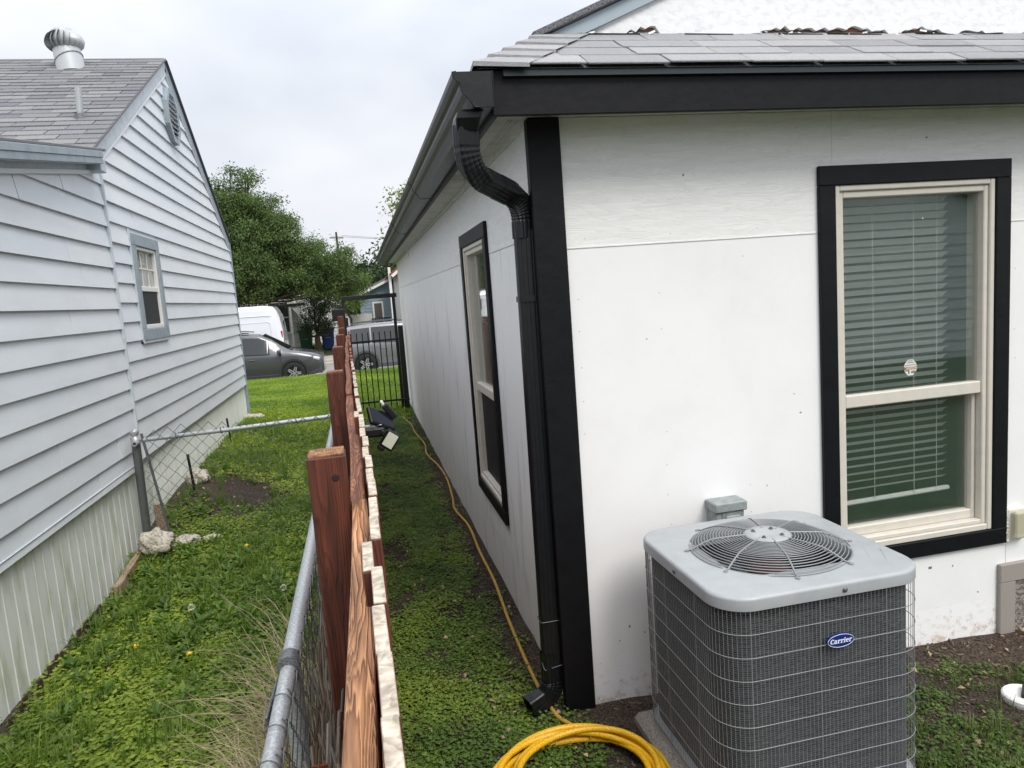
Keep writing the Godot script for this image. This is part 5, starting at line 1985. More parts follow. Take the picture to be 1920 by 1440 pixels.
	tx.depth = 0.001
	var sl := Basis(Vector3(1, 0, 0), Vector3(0.22, 1, 0), Vector3(0, 0, 1))
	piece(bd, "lettering", tx, mat("badge_white"), Transform3D(sl, bp + Vector3(0, 0.0, 0.0036)))

func make_wall_boxes() -> void:
	var c := Vector3(1.515, 0.70, ZF)
	var t := thing("disconnect_box", "small grey electrical box on the wall behind the air conditioner", "electrical box", c)
	var m := Mb.new()
	m.bbox(Vector3(1.445, 0.66, ZF + 0.001), Vector3(1.585, 0.862, ZF + 0.085), 0.006)
	part(t, "body", m, mat("box_grey"))
	m = Mb.new()
	m.bbox(Vector3(1.437, 0.835, ZF + 0.001), Vector3(1.593, 0.878, ZF + 0.1), 0.005)
	part(t, "hood", m, mat("box_grey"))
	m = Mb.new()
	m.bbox(Vector3(1.475, 0.72, ZF + 0.0852), Vector3(1.572, 0.832, ZF + 0.09), 0.004)
	m.cbox(Vector3(1.524, 0.795, ZF + 0.094), Vector3(0.07, 0.045, 0.012), 0.008)
	part(t, "door", m, mat("box_grey"))
	m = Mb.new()
	m.tube(PackedVector3Array([Vector3(1.5, 0.66, ZF + 0.04), Vector3(1.5, 0.4, ZF + 0.05), Vector3(1.49, 0.3, ZF + 0.12), Vector3(1.48, 0.28, ZF + 0.2)]), 0.014, 8)
	part(t, "conduit", m, mat("box_grey"))
	t = thing("outdoor_outlet", "outlet with cloudy plastic cover beside the front window", "outlet", Vector3(3.105, 0.53, ZF))
	m = Mb.new()
	m.bbox(Vector3(3.052, 0.45, ZF + 0.001), Vector3(3.16, 0.612, ZF + 0.022), 0.006)
	part(t, "box", m, mat("putty"))
	m = Mb.new()
	m.bbox(Vector3(3.066, 0.468, ZF + 0.0225), Vector3(3.156, 0.602, ZF + 0.055), 0.008)
	part(t, "cover", m, mat("cloudy_cover"))
	m = Mb.new()
	m.bbox(Vector3(3.09, 0.495, ZF + 0.024), Vector3(3.135, 0.58, ZF + 0.034), 0.004)
	part(t, "socket", m, mat("outlet_beige"))
	var p := Mb.new()
	var r := rng_of(6)
	for i in 30:
		p.cbox(Vector3(3.05 + r.randf_range(-0.006, 0.004), 0.45 + i * 0.0055, ZF + r.randf_range(0.004, 0.02)), Vector3(0.012, 0.012, 0.012), 0.003, Basis.from_euler(Vector3(r.randf() * 3, r.randf() * 3, 0)))
	part(t, "sealant", p, mat("putty"))
	t = thing("crawl_hatch", "taupe framed crawl space hatch low on the wall at the right edge", "hatch", Vector3(3.4, 0, ZF))
	m = Mb.new()
	m.bbox(Vector3(3.01, 0.235, ZF + 0.001), Vector3(3.85, 0.33, ZF + 0.026), 0.004)
	part(t, "head_board", m, mat("taupe"))
	m = Mb.new()
	m.bbox(Vector3(3.01, -0.1, ZF + 0.001), Vector3(3.105, 0.2345, ZF + 0.024), 0.004)
	part(t, "side_board", m, mat("taupe"))
	m = Mb.new()
	m.bbox(Vector3(3.755, -0.1, ZF + 0.001), Vector3(3.85, 0.2345, ZF + 0.024), 0.004)
	part(t, "side_board", m, mat("taupe"))
	m = Mb.new()
	m.bbox(Vector3(3.106, -0.1, ZF + 0.001), Vector3(3.754, 0.2345, ZF + 0.012), 0.002)
	part(t, "door", m, mat("taupe_rough"))

func make_hose() -> void:
	var t := thing("garden_hose", "yellow hose coiled by the downspout foot and trailing along the passage wall", "hose", Vector3(0.65, 0, -2.42))
	var r := rng_of(12)
	var pts := PackedVector3Array()
	var loops := 7
	var steps := 40
	for i in loops * steps:
		var k := i / float(steps)
		var a := TAU * k - 0.7
		var w := sin(k * 1.7) * 0.022 + sin(k * 4.1 + 1.0) * 0.012
		var rx := 0.30 + 0.028 * cos(k * 2.4) + w
		var rz := 0.265 + 0.03 * cos(k * 2.4) + w
		var y := 0.018 + 0.0085 * k + 0.008 * sin(a * 2.0 + k)
		pts.append(Vector3(0.64 + cos(a) * rx + 0.03 * sin(k * 2.2), y, -2.40 - sin(a) * rz + 0.02 * cos(k * 1.3)))
	var m := Mb.new()
	m.tube(pts, 0.0125, 10)
	part(t, "coil", m, mat("hose"))
	# trailing length: smooth curve through points read along the wall
	var c := Curve3D.new()
	var way := [pts[0], Vector3(0.70, 0.03, -2.745), Vector3(0.668, 0.016, -2.88), Vector3(0.655, 0.016, -3.2), Vector3(0.665, 0.016, -3.8), Vector3(0.69, 0.016, -4.39), Vector3(0.695, 0.016, -5.0), Vector3(0.705, 0.016, -5.6), Vector3(0.66, 0.016, -6.1), Vector3(0.69, 0.016, -6.5), Vector3(0.72, 0.016, -7.2), Vector3(0.705, 0.016, -7.86), Vector3(0.64, 0.016, -8.5), Vector3(0.67, 0.016, -9.17), Vector3(0.62, 0.016, -10.0), Vector3(0.61, 0.016, -10.8), Vector3(0.54, 0.016, -11.3), Vector3(0.58, 0.02, -11.9), Vector3(0.62, 0.06, -12.4), Vector3(0.64, 0.1, -12.9)]
	way[0] = Vector3(0.76, 0.045, -2.62)
	for i in way.size():
		var tan: Vector3 = (way[mini(i + 1, way.size() - 1)] - way[maxi(i - 1, 0)]) * 0.18
		var p: Vector3 = way[i]
		p.y += maxf(gy(p.x, p.z), -0.01)
		c.add_point(p, -tan, tan)
	c.bake_interval = 0.05
	m = Mb.new()
	m.tube(c.get_baked_points(), 0.0098, 8)
	part(t, "trailing_length", m, mat("hose_dusty"))

func make_floodlight() -> void:
	var t := thing("solar_floodlight", "black solar floodlight with tilted heads clamped on the wooden fence", "floodlight", Vector3(0.02, 1.3, -3.3))
	var m := Mb.new()
	var b := mat("black_plastic")
	var o := Vector3(0.0, 1.285, -3.35)
	m.bbox(o + Vector3(-0.05, -0.07, -0.03), o + Vector3(-0.022, 0.01, 0.03), 0.004)
	part(t, "mount_plate", m, b)
	m = Mb.new()
	m.cbox(o + Vector3(0.02, -0.02, 0.0), Vector3(0.1, 0.042, 0.045), 0.008)
	m.cbox(o + Vector3(0.07, -0.035, 0.015), Vector3(0.06, 0.03, 0.03), 0.008, Basis(Vector3(0, 0, 1), -0.7))
	part(t, "bracket", m, b)
	m = Mb.new()
	m.bbox(o + Vector3(-0.05, 0.004, -0.009), o + Vector3(0.025, 0.016, 0.009), 0.003)
	m.rod(o + Vector3(0.02, 0.01, 0.0), o + Vector3(0.055, 0.011, 0.0), 0.0035, 6)
	part(t, "clamp_bolt", m, mat("galvanised"))
	# rear head with the solar cell, tipped up and away
	var b1 := Basis.from_euler(Vector3(0.75, 0.15, -0.62))
	var pc := o + Vector3(0.055, 0.03, -0.05)
	m = Mb.new()
	m.cbox(pc, Vector3(0.145, 0.022, 0.10), 0.005, b1)
	var sp := part(t, "solar_panel", m, b)
	m = Mb.new()
	m.cbox(pc + b1 * Vector3(0, 0.0115, 0), Vector3(0.128, 0.002, 0.084), 0.0, b1)
	part(sp, "cell", m, mat("solar_cell"))
	m = Mb.new()
	m.cbox(o + Vector3(0.075, 0.085, -0.12), Vector3(0.014, 0.05, 0.04), 0.004, Basis(Vector3(0, 0, 1), 0.42))
	part(t, "side_lamp_rim", m, mat("white_plastic"))
	m = Mb.new()
	m.cbox(o + Vector3(0.10, 0.055, -0.12), Vector3(0.03, 0.085, 0.07), 0.006, Basis(Vector3(0, 0, 1), 0.62))
	part(t, "side_head", m, b)
	# front head: pale diode face turned down towards the camera
	var b2 := Basis.from_euler(Vector3(-0.1, -0.2, -0.62))
	m = Mb.new()
	var hc := o + Vector3(0.085, -0.06, 0.03)
	m.cbox(hc, Vector3(0.07, 0.088, 0.028), 0.007, b2)
	var hd := part(t, "lamp_head", m, b)
	m = Mb.new()
	m.cbox(hc + b2 * Vector3(0.004, 0.002, 0.0145), Vector3(0.05, 0.068, 0.003), 0.001, b2)
	part(hd, "diode_face", m, mat("led_face"))
	m = Mb.new()
	m.cbox(hc + b2 * Vector3(-0.016, -0.052, 0.0), Vector3(0.036, 0.022, 0.022), 0.006, b2)
	part(hd, "sensor", m, b)

# ---------- street ----------
func car_loft(st: Array, mb: Mb) -> void:
	# stations: [x, y_low, y_sill, y_belt, y_roof, half width low, at belt, at roof]
	var ring := func(s) -> Array:
		return [Vector3(s[0], s[1], s[5] * 0.9), Vector3(s[0], s[1] + 0.06, s[5]), Vector3(s[0], lerpf(s[2], s[3], 0.35), s[6] + 0.015), Vector3(s[0], lerpf(s[2], s[3], 0.8), s[6] + 0.012), Vector3(s[0], s[3], s[6] - 0.02), Vector3(s[0], lerpf(s[3], s[4], 0.85), s[7] + 0.03), Vector3(s[0], s[4] - 0.015, s[7] - 0.05), Vector3(s[0], s[4], s[7] * 0.5), Vector3(s[0], s[4] + 0.005, 0)]
	var g := []
	for s in st:
		var hf: Array = ring.call(s)
		var full := hf.duplicate()
		for i in range(hf.size() - 2, -1, -1):
			full.append(Vector3(hf[i].x, hf[i].y, -hf[i].z))
		g.append(full)
	mb.surf(st.size() - 1, g[0].size() - 1, func(i: int, j: int) -> Vector3: return g[i][j])
	for e in [0, st.size() - 1]:
		for j in range(1, g[e].size() - 1):
			if e == 0: mb.tri(g[e][0], g[e][j], g[e][j + 1])
			else: mb.tri(g[e][0], g[e][j + 1], g[e][j])

func wheel_parts(t: Node3D, at: Vector3, rad: float, face: float, spokes: int) -> void:
	var w := part_node(t, "wheel")
	w.position = Vector3.ZERO
	var bas := Basis(Vector3(1, 0, 0), PI / 2 * face)
	var m := Mb.new()
	m.lathe([Vector2(rad * 0.66, -0.1), Vector2(rad * 0.93, -0.1), Vector2(rad, -0.07), Vector2(rad, 0.07), Vector2(rad * 0.93, 0.1), Vector2(rad * 0.66, 0.095)], 32, at, bas, false)
	local_part(w, "tyre", m, plain("rubber", col(30, 30, 31), 0.85))
	m = Mb.new()
	m.lathe([Vector2(rad * 0.66, 0.095), Vector2(rad * 0.62, 0.09), Vector2(rad * 0.6, 0.03), Vector2(0.0, 0.03)], 28, at, bas)
	local_part(w, "rim", m, plain("rim_dark", col(52, 53, 55), 0.4, 0.5))
	m = Mb.new()
	for k in spokes:
		var a := TAU * k / spokes
		var d := Vector3(cos(a), 0, sin(a))
		for s in [-0.5, 0.5]:
			m.cbox(at + bas * (d * rad * 0.37 + Vector3(0, 0.075, 0) + Vector3(-sin(a), 0, cos(a)) * s * 0.055), Vector3(rad * 0.5, 0.02, 0.032), 0.004, bas * Basis(Vector3.UP, -a + s * 0.16))
	m.lathe([Vector2(0.05, 0.06), Vector2(0.045, 0.09), Vector2(0.0, 0.092)], 12, at, bas)
	local_part(w, "spokes", m, plain("alloy", col(196, 198, 200), 0.3, 0.7))

func local_part(parent: Node, called: String, mb: Mb, m: Material) -> MeshInstance3D:
	var o := MeshInstance3D.new()
	o.mesh = mb.mesh()
	o.material_override = m
	o.name = numbered(parent, called)
	parent.add_child(o)
	return o

func paint(key: String, c: Color) -> StandardMaterial3D:
	var m := plain(key, c, 0.32, 0.35)
	m.clearcoat_enabled = true
	m.clearcoat = 1.0
	m.clearcoat_roughness = 0.05
	return m

# a sport utility wagon, front towards +x, near side +z
func wagon(called: String, label: String, at: Vector3, turn: float, body: Material, clad: Material, lamp_front: bool) -> Node3D:
	var t := thing(called, label, "car", at)
	t.rotation.y = turn
	var L := 4.6
	var st := []
	# x, low, sill, belt, roof, half widths
	var key := [[-2.3, 0.42, 0.5, 0.98, 1.05, 0.70, 0.70, 0.58], [-2.24, 0.32, 0.45, 1.0, 1.3, 0.80, 0.82, 0.62], [-2.05, 0.27, 0.42, 1.04, 1.56, 0.88, 0.89, 0.66], [-1.7, 0.25, 0.42, 1.05, 1.64, 0.91, 0.92, 0.68], [-1.0, 0.24, 0.42, 1.04, 1.68, 0.91, 0.925, 0.70], [-0.2, 0.24, 0.42, 1.01, 1.69, 0.91, 0.925, 0.70], [0.4, 0.24, 0.42, 0.99, 1.64, 0.91, 0.92, 0.69], [0.75, 0.24, 0.42, 0.985, 1.46, 0.91, 0.92, 0.70], [1.05, 0.24, 0.42, 0.985, 1.24, 0.91, 0.91, 0.74], [1.3, 0.24, 0.42, 0.985, 1.09, 0.91, 0.905, 0.80], [1.6, 0.24, 0.42, 0.95, 1.03, 0.90, 0.895, 0.78], [1.95, 0.26, 0.42, 0.88, 0.96, 0.88, 0.87, 0.72], [2.18, 0.30, 0.42, 0.78, 0.86, 0.78, 0.78, 0.62], [2.28, 0.36, 0.44, 0.68, 0.76, 0.62, 0.64, 0.5]]
	for i in key.size() - 1:
		for s in 3:
			var row := []
			for k in 8:
				row.append(lerpf(key[i][k], key[i + 1][k], s / 3.0))
			st.append(row)
	st.append(key[key.size() - 1])
	var m := Mb.new()
	car_loft(st, m)
	var bd := local_part(t, "body", m, body)
	# side glass, screens
	var gl := plain("car_glass", col(20, 24, 26), 0.06)
	gl.metallic_specular = 0.7
	var side := func(xs: Array, z: float) -> Mb:
		var q := Mb.new()
		var s := 1.0 if z > 0 else -1.0
		var lo := []
		var hi := []
		var fine := []
		for a in xs.size() - 1:
			for b in 6:
				fine.append(lerpf(xs[a], xs[a + 1], b / 6.0))
		fine.append(xs[xs.size() - 1])
		for x in fine:
			for i in st.size() - 1:
				if x >= st[i][0] and x <= st[i + 1][0]:
					var f: float = (x - st[i][0]) / (st[i + 1][0] - st[i][0])
					var belt: float = lerpf(st[i][3], st[i + 1][3], f)
					var roof: float = lerpf(st[i][4], st[i + 1][4], f)
					var hb: float = lerpf(st[i][6], st[i + 1][6], f)
					var hr: float = lerpf(st[i][7], st[i + 1][7], f)
					lo.append(Vector3(x, belt + 0.03, s * (hb + 0.008)))
					hi.append(Vector3(x, maxf(belt + 0.035, belt + (roof - belt) * 0.82), s * (hr + 0.065)))
					break
		for i in lo.size() - 1:
			q.quad_o(lo[i], lo[i + 1], hi[i + 1], hi[i], Vector3(0, 0.3, s))
		return q
	for s in [1.0, -1.0]:
		for xs in [[-1.72, -1.45, -1.1], [-1.04, -0.7, -0.22], [-0.14, 0.3, 0.68]]:
			local_part(t, "side_window", side.call(xs, s), gl)
	m = Mb.new()
	m.surf(6, 6, func(i: int, j: int) -> Vector3:
		var x := lerpf(0.5, 1.22, i / 6.0)
		var y := lerpf(1.625, 1.165, i / 6.0)
		var hz := lerpf(0.60, 0.72, i / 6.0)
		var s := j / 3.0 - 1.0
		return Vector3(x - 0.05 * s * s + 0.03, y - 0.05 * s * s + 0.012, -s * hz), false)
	local_part(t, "windscreen", m, gl)
	# cladding: sills, arches, bumpers
	m = Mb.new()
	for s in [1.0, -1.0]:
		m.cbox(Vector3(0, 0.3, s * 0.905), Vector3(2.2, 0.14, 0.05), 0.015)
	local_part(t, "sill", m, clad)
	for wx in [1.36, -1.30]:
		for s in [1.0, -1.0]:
			m = Mb.new()
			var pl := PackedVector2Array()
			for i in 17:
				var a := PI * (i / 16.0)
				pl.append(Vector2(wx + cos(a) * 0.455, 0.36 + sin(a) * 0.455))
			pl.append(Vector2(wx - 0.455, 0.27))
			pl.append(Vector2(wx + 0.455, 0.27))
			m.prism(pl, minf(s * 0.86, s * 0.945), maxf(s * 0.86, s * 0.945))
			local_part(t, "wheel_arch", m, clad)
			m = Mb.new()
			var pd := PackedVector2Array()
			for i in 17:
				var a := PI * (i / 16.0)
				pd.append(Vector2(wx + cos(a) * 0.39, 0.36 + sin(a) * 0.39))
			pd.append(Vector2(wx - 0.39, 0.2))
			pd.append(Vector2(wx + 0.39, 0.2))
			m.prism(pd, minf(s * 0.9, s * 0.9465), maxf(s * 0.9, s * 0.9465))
			local_part(t, "arch_shadow", m, plain("arch_black", col(12, 12, 12), 0.9)).name = numbered(t, "arch_shade")  # near-black disc: shade of the wheel well put into the colour, no hollow
			wheel_parts(t, Vector3(wx, 0.35, s * 0.87), 0.35, s, 5)
	m = Mb.new()
	m.cbox(Vector3(2.14, 0.40, 0), Vector3(0.22, 0.26, 1.36), 0.06)
	m.cbox(Vector3(2.2, 0.66, 0), Vector3(0.14, 0.16, 1.1), 0.04)
	local_part(t, "grille", m, plain("grille_black", col(22, 23, 25), 0.5))
	m = Mb.new()
	m.cbox(Vector3(2.24, 0.36, 0), Vector3(0.1, 0.1, 0.9), 0.03)
	for s in [1.0, -1.0]:
		m.cbox(Vector3(2.1, 0.40, s * 0.68), Vector3(0.2, 0.09, 0.12), 0.02, Basis(Vector3.UP, s * -0.6) * Basis(Vector3(0, 0, 1), 0.5))
	local_part(t, "bumper_trim", m, plain("bumper_silver", col(150, 152, 154), 0.4, 0.4))
	for s in [1.0, -1.0]:
		m = Mb.new()
		m.cbox(Vector3(1.98, 0.79, s * 0.80), Vector3(0.42, 0.10, 0.12), 0.03, Basis(Vector3.UP, s * -0.42) * Basis(Vector3(0, 0, 1), -0.24))
		local_part(t, "headlight", m, plain("lamp_clear", col(205, 210, 212), 0.12))
		m = Mb.new()
		m.cbox(Vector3(-2.16, 0.98, s * 0.74), Vector3(0.22, 0.18, 0.16), 0.03, Basis(Vector3.UP, s * 0.35))
		local_part(t, "tail_light", m, plain("lamp_red", col(170, 24, 30), 0.15))
		m = Mb.new()
		m.cbox(Vector3(0.98, 1.06, s * 1.0), Vector3(0.13, 0.15, 0.22), 0.04)
		m.cbox(Vector3(1.0, 1.0, s * 0.92), Vector3(0.06, 0.04, 0.08), 0.01)
		local_part(t, "mirror", m, body)
		for hx in [-0.35, -1.15]:
			m = Mb.new()
			m.cbox(Vector3(hx + 0.5, 0.86, s * 0.945), Vector3(0.2, 0.03, 0.03), 0.01)
			local_part(t, "door_handle", m, body)
		m = Mb.new()
		m.tube(PackedVector3Array([Vector3(-1.7, 1.67, s * 0.60), Vector3(-1.5, 1.73, s * 0.61), Vector3(-0.3, 1.75, s * 0.62), Vector3(0.1, 1.70, s * 0.61)]), 0.018, 6)
		local_part(t, "roof_rail", m, clad)
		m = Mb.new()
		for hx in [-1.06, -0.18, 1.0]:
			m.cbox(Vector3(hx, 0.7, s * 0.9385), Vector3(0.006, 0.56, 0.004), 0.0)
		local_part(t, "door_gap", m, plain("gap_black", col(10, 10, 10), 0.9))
	return t

func make_street_things() -> void:
	wagon("dark_wagon", "dark grey parked sport utility car showing its front half beyond the neighbour's wall", Vector3(-3.5, -0.5, -24.3), 0.0, paint("paint_dark", col(78, 80, 84)), plain("cladding", col(44, 45, 47), 0.6), true)
	wagon("silver_wagon", "silver parked sport utility car seen through the black gate bars", Vector3(1.40, -0.5, -25.2), 0.0, paint("paint_silver", col(122, 123, 126)), plain("cladding_grey", col(74, 75, 77), 0.5), false)
	# tall white van across the street, tail to the right
	var t := thing("white_van", "tall white cargo van behind the dark grey car", "van", Vector3(-5.55, -0.5, -28.3))
	var m := Mb.new()
	var body := paint("paint_white", col(232, 234, 238))
	var st := []
	for k in [[-2.9, 0.5, 0.55, 0.9, 1.0, 0.8, 0.82, 0.7], [-2.7, 0.4, 0.5, 1.05, 1.25, 0.95, 0.96, 0.85], [-2.0, 0.35, 0.5, 1.2, 1.5, 0.98, 1.0, 0.82], [-1.3, 0.35, 0.5, 1.3, 2.3, 0.98, 1.0, 0.80], [-0.9, 0.35, 0.5, 1.3, 2.52, 0.98, 1.0, 0.84], [0.5, 0.35, 0.5, 1.3, 2.56, 0.98, 1.0, 0.86], [2.2, 0.35, 0.5, 1.3, 2.55, 0.98, 1.0, 0.86], [2.5, 0.36, 0.5, 1.3, 2.5, 0.97, 0.99, 0.84], [2.62, 0.38, 0.5, 1.3, 2.38, 0.94, 0.96, 0.80], [2.72, 0.42, 0.52, 1.3, 2.15, 0.9, 0.92, 0.76], [2.8, 0.45, 0.55, 1.28, 1.6, 0.86, 0.88, 0.74]]:
		st.append(k)
	car_loft(st, m)
	local_part(t, "body", m, body)
	for q in [[-0.6, 1.2, 1.28, 1.95], [1.35, 2.4, 1.28, 1.95]]:
		m = Mb.new()
		var rp := rounded(q[1] - q[0], q[3] - q[2], 0.1, 4)
		var path := PackedVector3Array()
		for p in rp:
			var yy: float = (q[2] + q[3]) * 0.5 + p.y
			path.append(Vector3((q[0] + q[1]) * 0.5 + p.x, yy, 1.005 - 0.075 * maxf(0.0, (yy - 1.3) / 0.65)))
		closed_tube(m, path, 0.012, 4)
		local_part(t, "panel_pressing", m, body)
	m = Mb.new()
	m.rod(Vector3(-0.8, 2.2, 0.93), Vector3(2.45, 2.18, 0.93), 0.012, 5)
	local_part(t, "panel_pressing", m, body)
	for s in [1.0, -1.0]:
		m = Mb.new()
		m.cbox(Vector3(2.72, 1.35, s * 0.82), Vector3(0.12, 0.5, 0.08), 0.02)
		local_part(t, "tail_light", m, plain("lamp_red", col(170, 24, 30), 0.15))
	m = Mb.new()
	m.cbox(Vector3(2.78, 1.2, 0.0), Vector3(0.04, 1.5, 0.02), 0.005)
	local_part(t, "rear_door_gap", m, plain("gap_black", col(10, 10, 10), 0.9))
	for wx in [-1.9, 1.7]:
		for s in [1.0, -1.0]:
			wheel_parts(t, Vector3(wx, 0.36, s * 0.9), 0.36, s, 5)
	# wheeled bins across the street
	bin("green_bin", "dark green wheeled bin by the far house's steps", Vector3(-2.52, -0.22, -35.2), col(20, 62, 48))
	bin("blue_bin", "dark blue wheeled bin to the right of the small twisted tree", Vector3(-1.52, -0.22, -35.4), col(28, 46, 104))

func bin(called: String, label: String, at: Vector3, c: Color) -> void:
	var t := thing(called, label, "bin", at)
	var mt := plain(called + "_plastic", c, 0.5)
	var m := Mb.new()
	var ring := func(y: float, w: float, d: float) -> Transform3D: return Transform3D(Basis(Vector3(w, 0, 0), Vector3(0, 0, -d), Vector3(0, 1, 0)), Vector3(0, y, 0))
	m.sweep(rounded(1, 1, 0.12, 3), [ring.call(1.0, 0.66, 0.72), ring.call(0.95, 0.66, 0.72), ring.call(0.94, 0.6, 0.66), ring.call(0.08, 0.48, 0.5)])
	local_part(t, "tub", m, mt)
	m = Mb.new()
	m.cbox(Vector3(0, 1.04, 0.0), Vector3(0.68, 0.07, 0.76), 0.03, Basis(Vector3(1, 0, 0), 0.05))
	local_part(t, "lid", m, mt)
	m = Mb.new()
	m.rod(Vector3(-0.25, 0.98, -0.42), Vector3(0.25, 0.98, -0.42), 0.02, 8)
	local_part(t, "handle", m, mt)
	for s in [-1.0, 1.0]:
		m = Mb.new()
		m.lathe([Vector2(0.0, -0.03), Vector2(0.13, -0.03), Vector2(0.13, 0.03), Vector2(0.0, 0.03)], 18, Vector3(s * 0.27, 0.13, -0.25), Basis(Vector3(0, 0, 1), PI / 2))
		local_part(t, "wheel", m, plain("rubber", col(30, 30, 31), 0.85))
	m = Mb.new()
	m.bbox(Vector3(-0.12, 0.6, 0.296), Vector3(0.12, 0.72, 0.302), 0.002)
	local_part(t, "label_patch", m, plain("bin_patch", col(120, 130, 140), 0.6))

# a small far house: boxes of boards, gable facing the street
func cottage(t: Node3D, x0: float, x1: float, z0: float, z1: float, y0: float, eave: float, peak: float, wall: Material, roofm: Material) -> void:
	var m := Mb.new()
	var xm := (x0 + x1) * 0.5
	m.prism(PackedVector2Array([Vector2(x0, y0), Vector2(x1, y0), Vector2(x1, eave), Vector2(xm, peak), Vector2(x0, eave)]), z1, z0)
	part(t, "wall", m, wall)
	m = Mb.new()
	var y := y0 + 0.15
	while y < eave - 0.05:
		m.quad(Vector3(x0 - 0.002, y, z0 + 0.028), Vector3(x1 + 0.002, y, z0 + 0.028), Vector3(x1 + 0.002, y + 0.17, z0 + 0.006), Vector3(x0 - 0.002, y + 0.17, z0 + 0.006))
		m.quad_o(Vector3(x0, y, z0 + 0.028), Vector3(x1, y, z0 + 0.028), Vector3(x1, y, z0 + 0.002), Vector3(x0, y, z0 + 0.002), Vector3.DOWN)
		y += 0.175
	part(t, "siding", m, wall)
	for s in [-1.0, 1.0]:
		var a := Vector3(xm, peak + 0.05, (z0 + z1) * 0.5)
		var e := Vector3(x0 - 0.35 if s < 0 else x1 + 0.35, eave - 0.2 * (peak - eave) / (xm - x0) , (z0 + z1) * 0.5)
		var dir := (e - a)
		var l := dir.length()
		dir = dir.normalized()
		var nn := Vector3(-dir.y, dir.x, 0) * (1.0 if dir.x > 0 else -1.0)
		m = Mb.new()
		m.cbox((a + e) * 0.5 + nn * 0.04, Vector3(l, 0.09, absf(z0 - z1) + 0.7), 0.01, Basis(dir, nn, dir.cross(nn)))
		part(t, "roof", m, roofm)
		m = Mb.new()
		m.cbox((a + e) * 0.5 - nn * 0.07 + Vector3(0, 0, absf(z0 - z1) * 0.5 + 0.32), Vector3(l, 0.14, 0.03), 0.004, Basis(dir, nn, dir.cross(nn)))
		part(t, "barge_board", m, mat("white_plastic"))

func opening(t: Node3D, called: String, x0: float, x1: float, y0: float, y1: float, z: float, dark: Color) -> void:
	var w := part_node(t, called)
	var m := Mb.new()
	var b := 0.09
	m.bbox(Vector3(x0 - b, y1, z), Vector3(x1 + b, y1 + b, z + 0.06), 0.005)
	m.bbox(Vector3(x0 - b, y0 - b, z), Vector3(x1 + b, y0, z + 0.06), 0.005)
	m.bbox(Vector3(x0 - b, y0, z), Vector3(x0, y1, z + 0.06), 0.005)
	m.bbox(Vector3(x1, y0, z), Vector3(x1 + b, y1, z + 0.06), 0.005)
	part(w, "frame", m, mat("white_plastic"))
	m = Mb.new()
	m.box(Vector3(x0, y0, z - 0.02), Vector3(x1, y1, z + 0.032))
	part(w, "pane", m, plain("far_glass_%s" % dark.to_html(), dark, 0.15))
	m = Mb.new()
	m.box(Vector3(x0, (y0 + y1) * 0.5 - 0.03, z + 0.0322), Vector3(x1, (y0 + y1) * 0.5 + 0.03, z + 0.05))
	part(w, "rail", m, mat("white_plastic"))

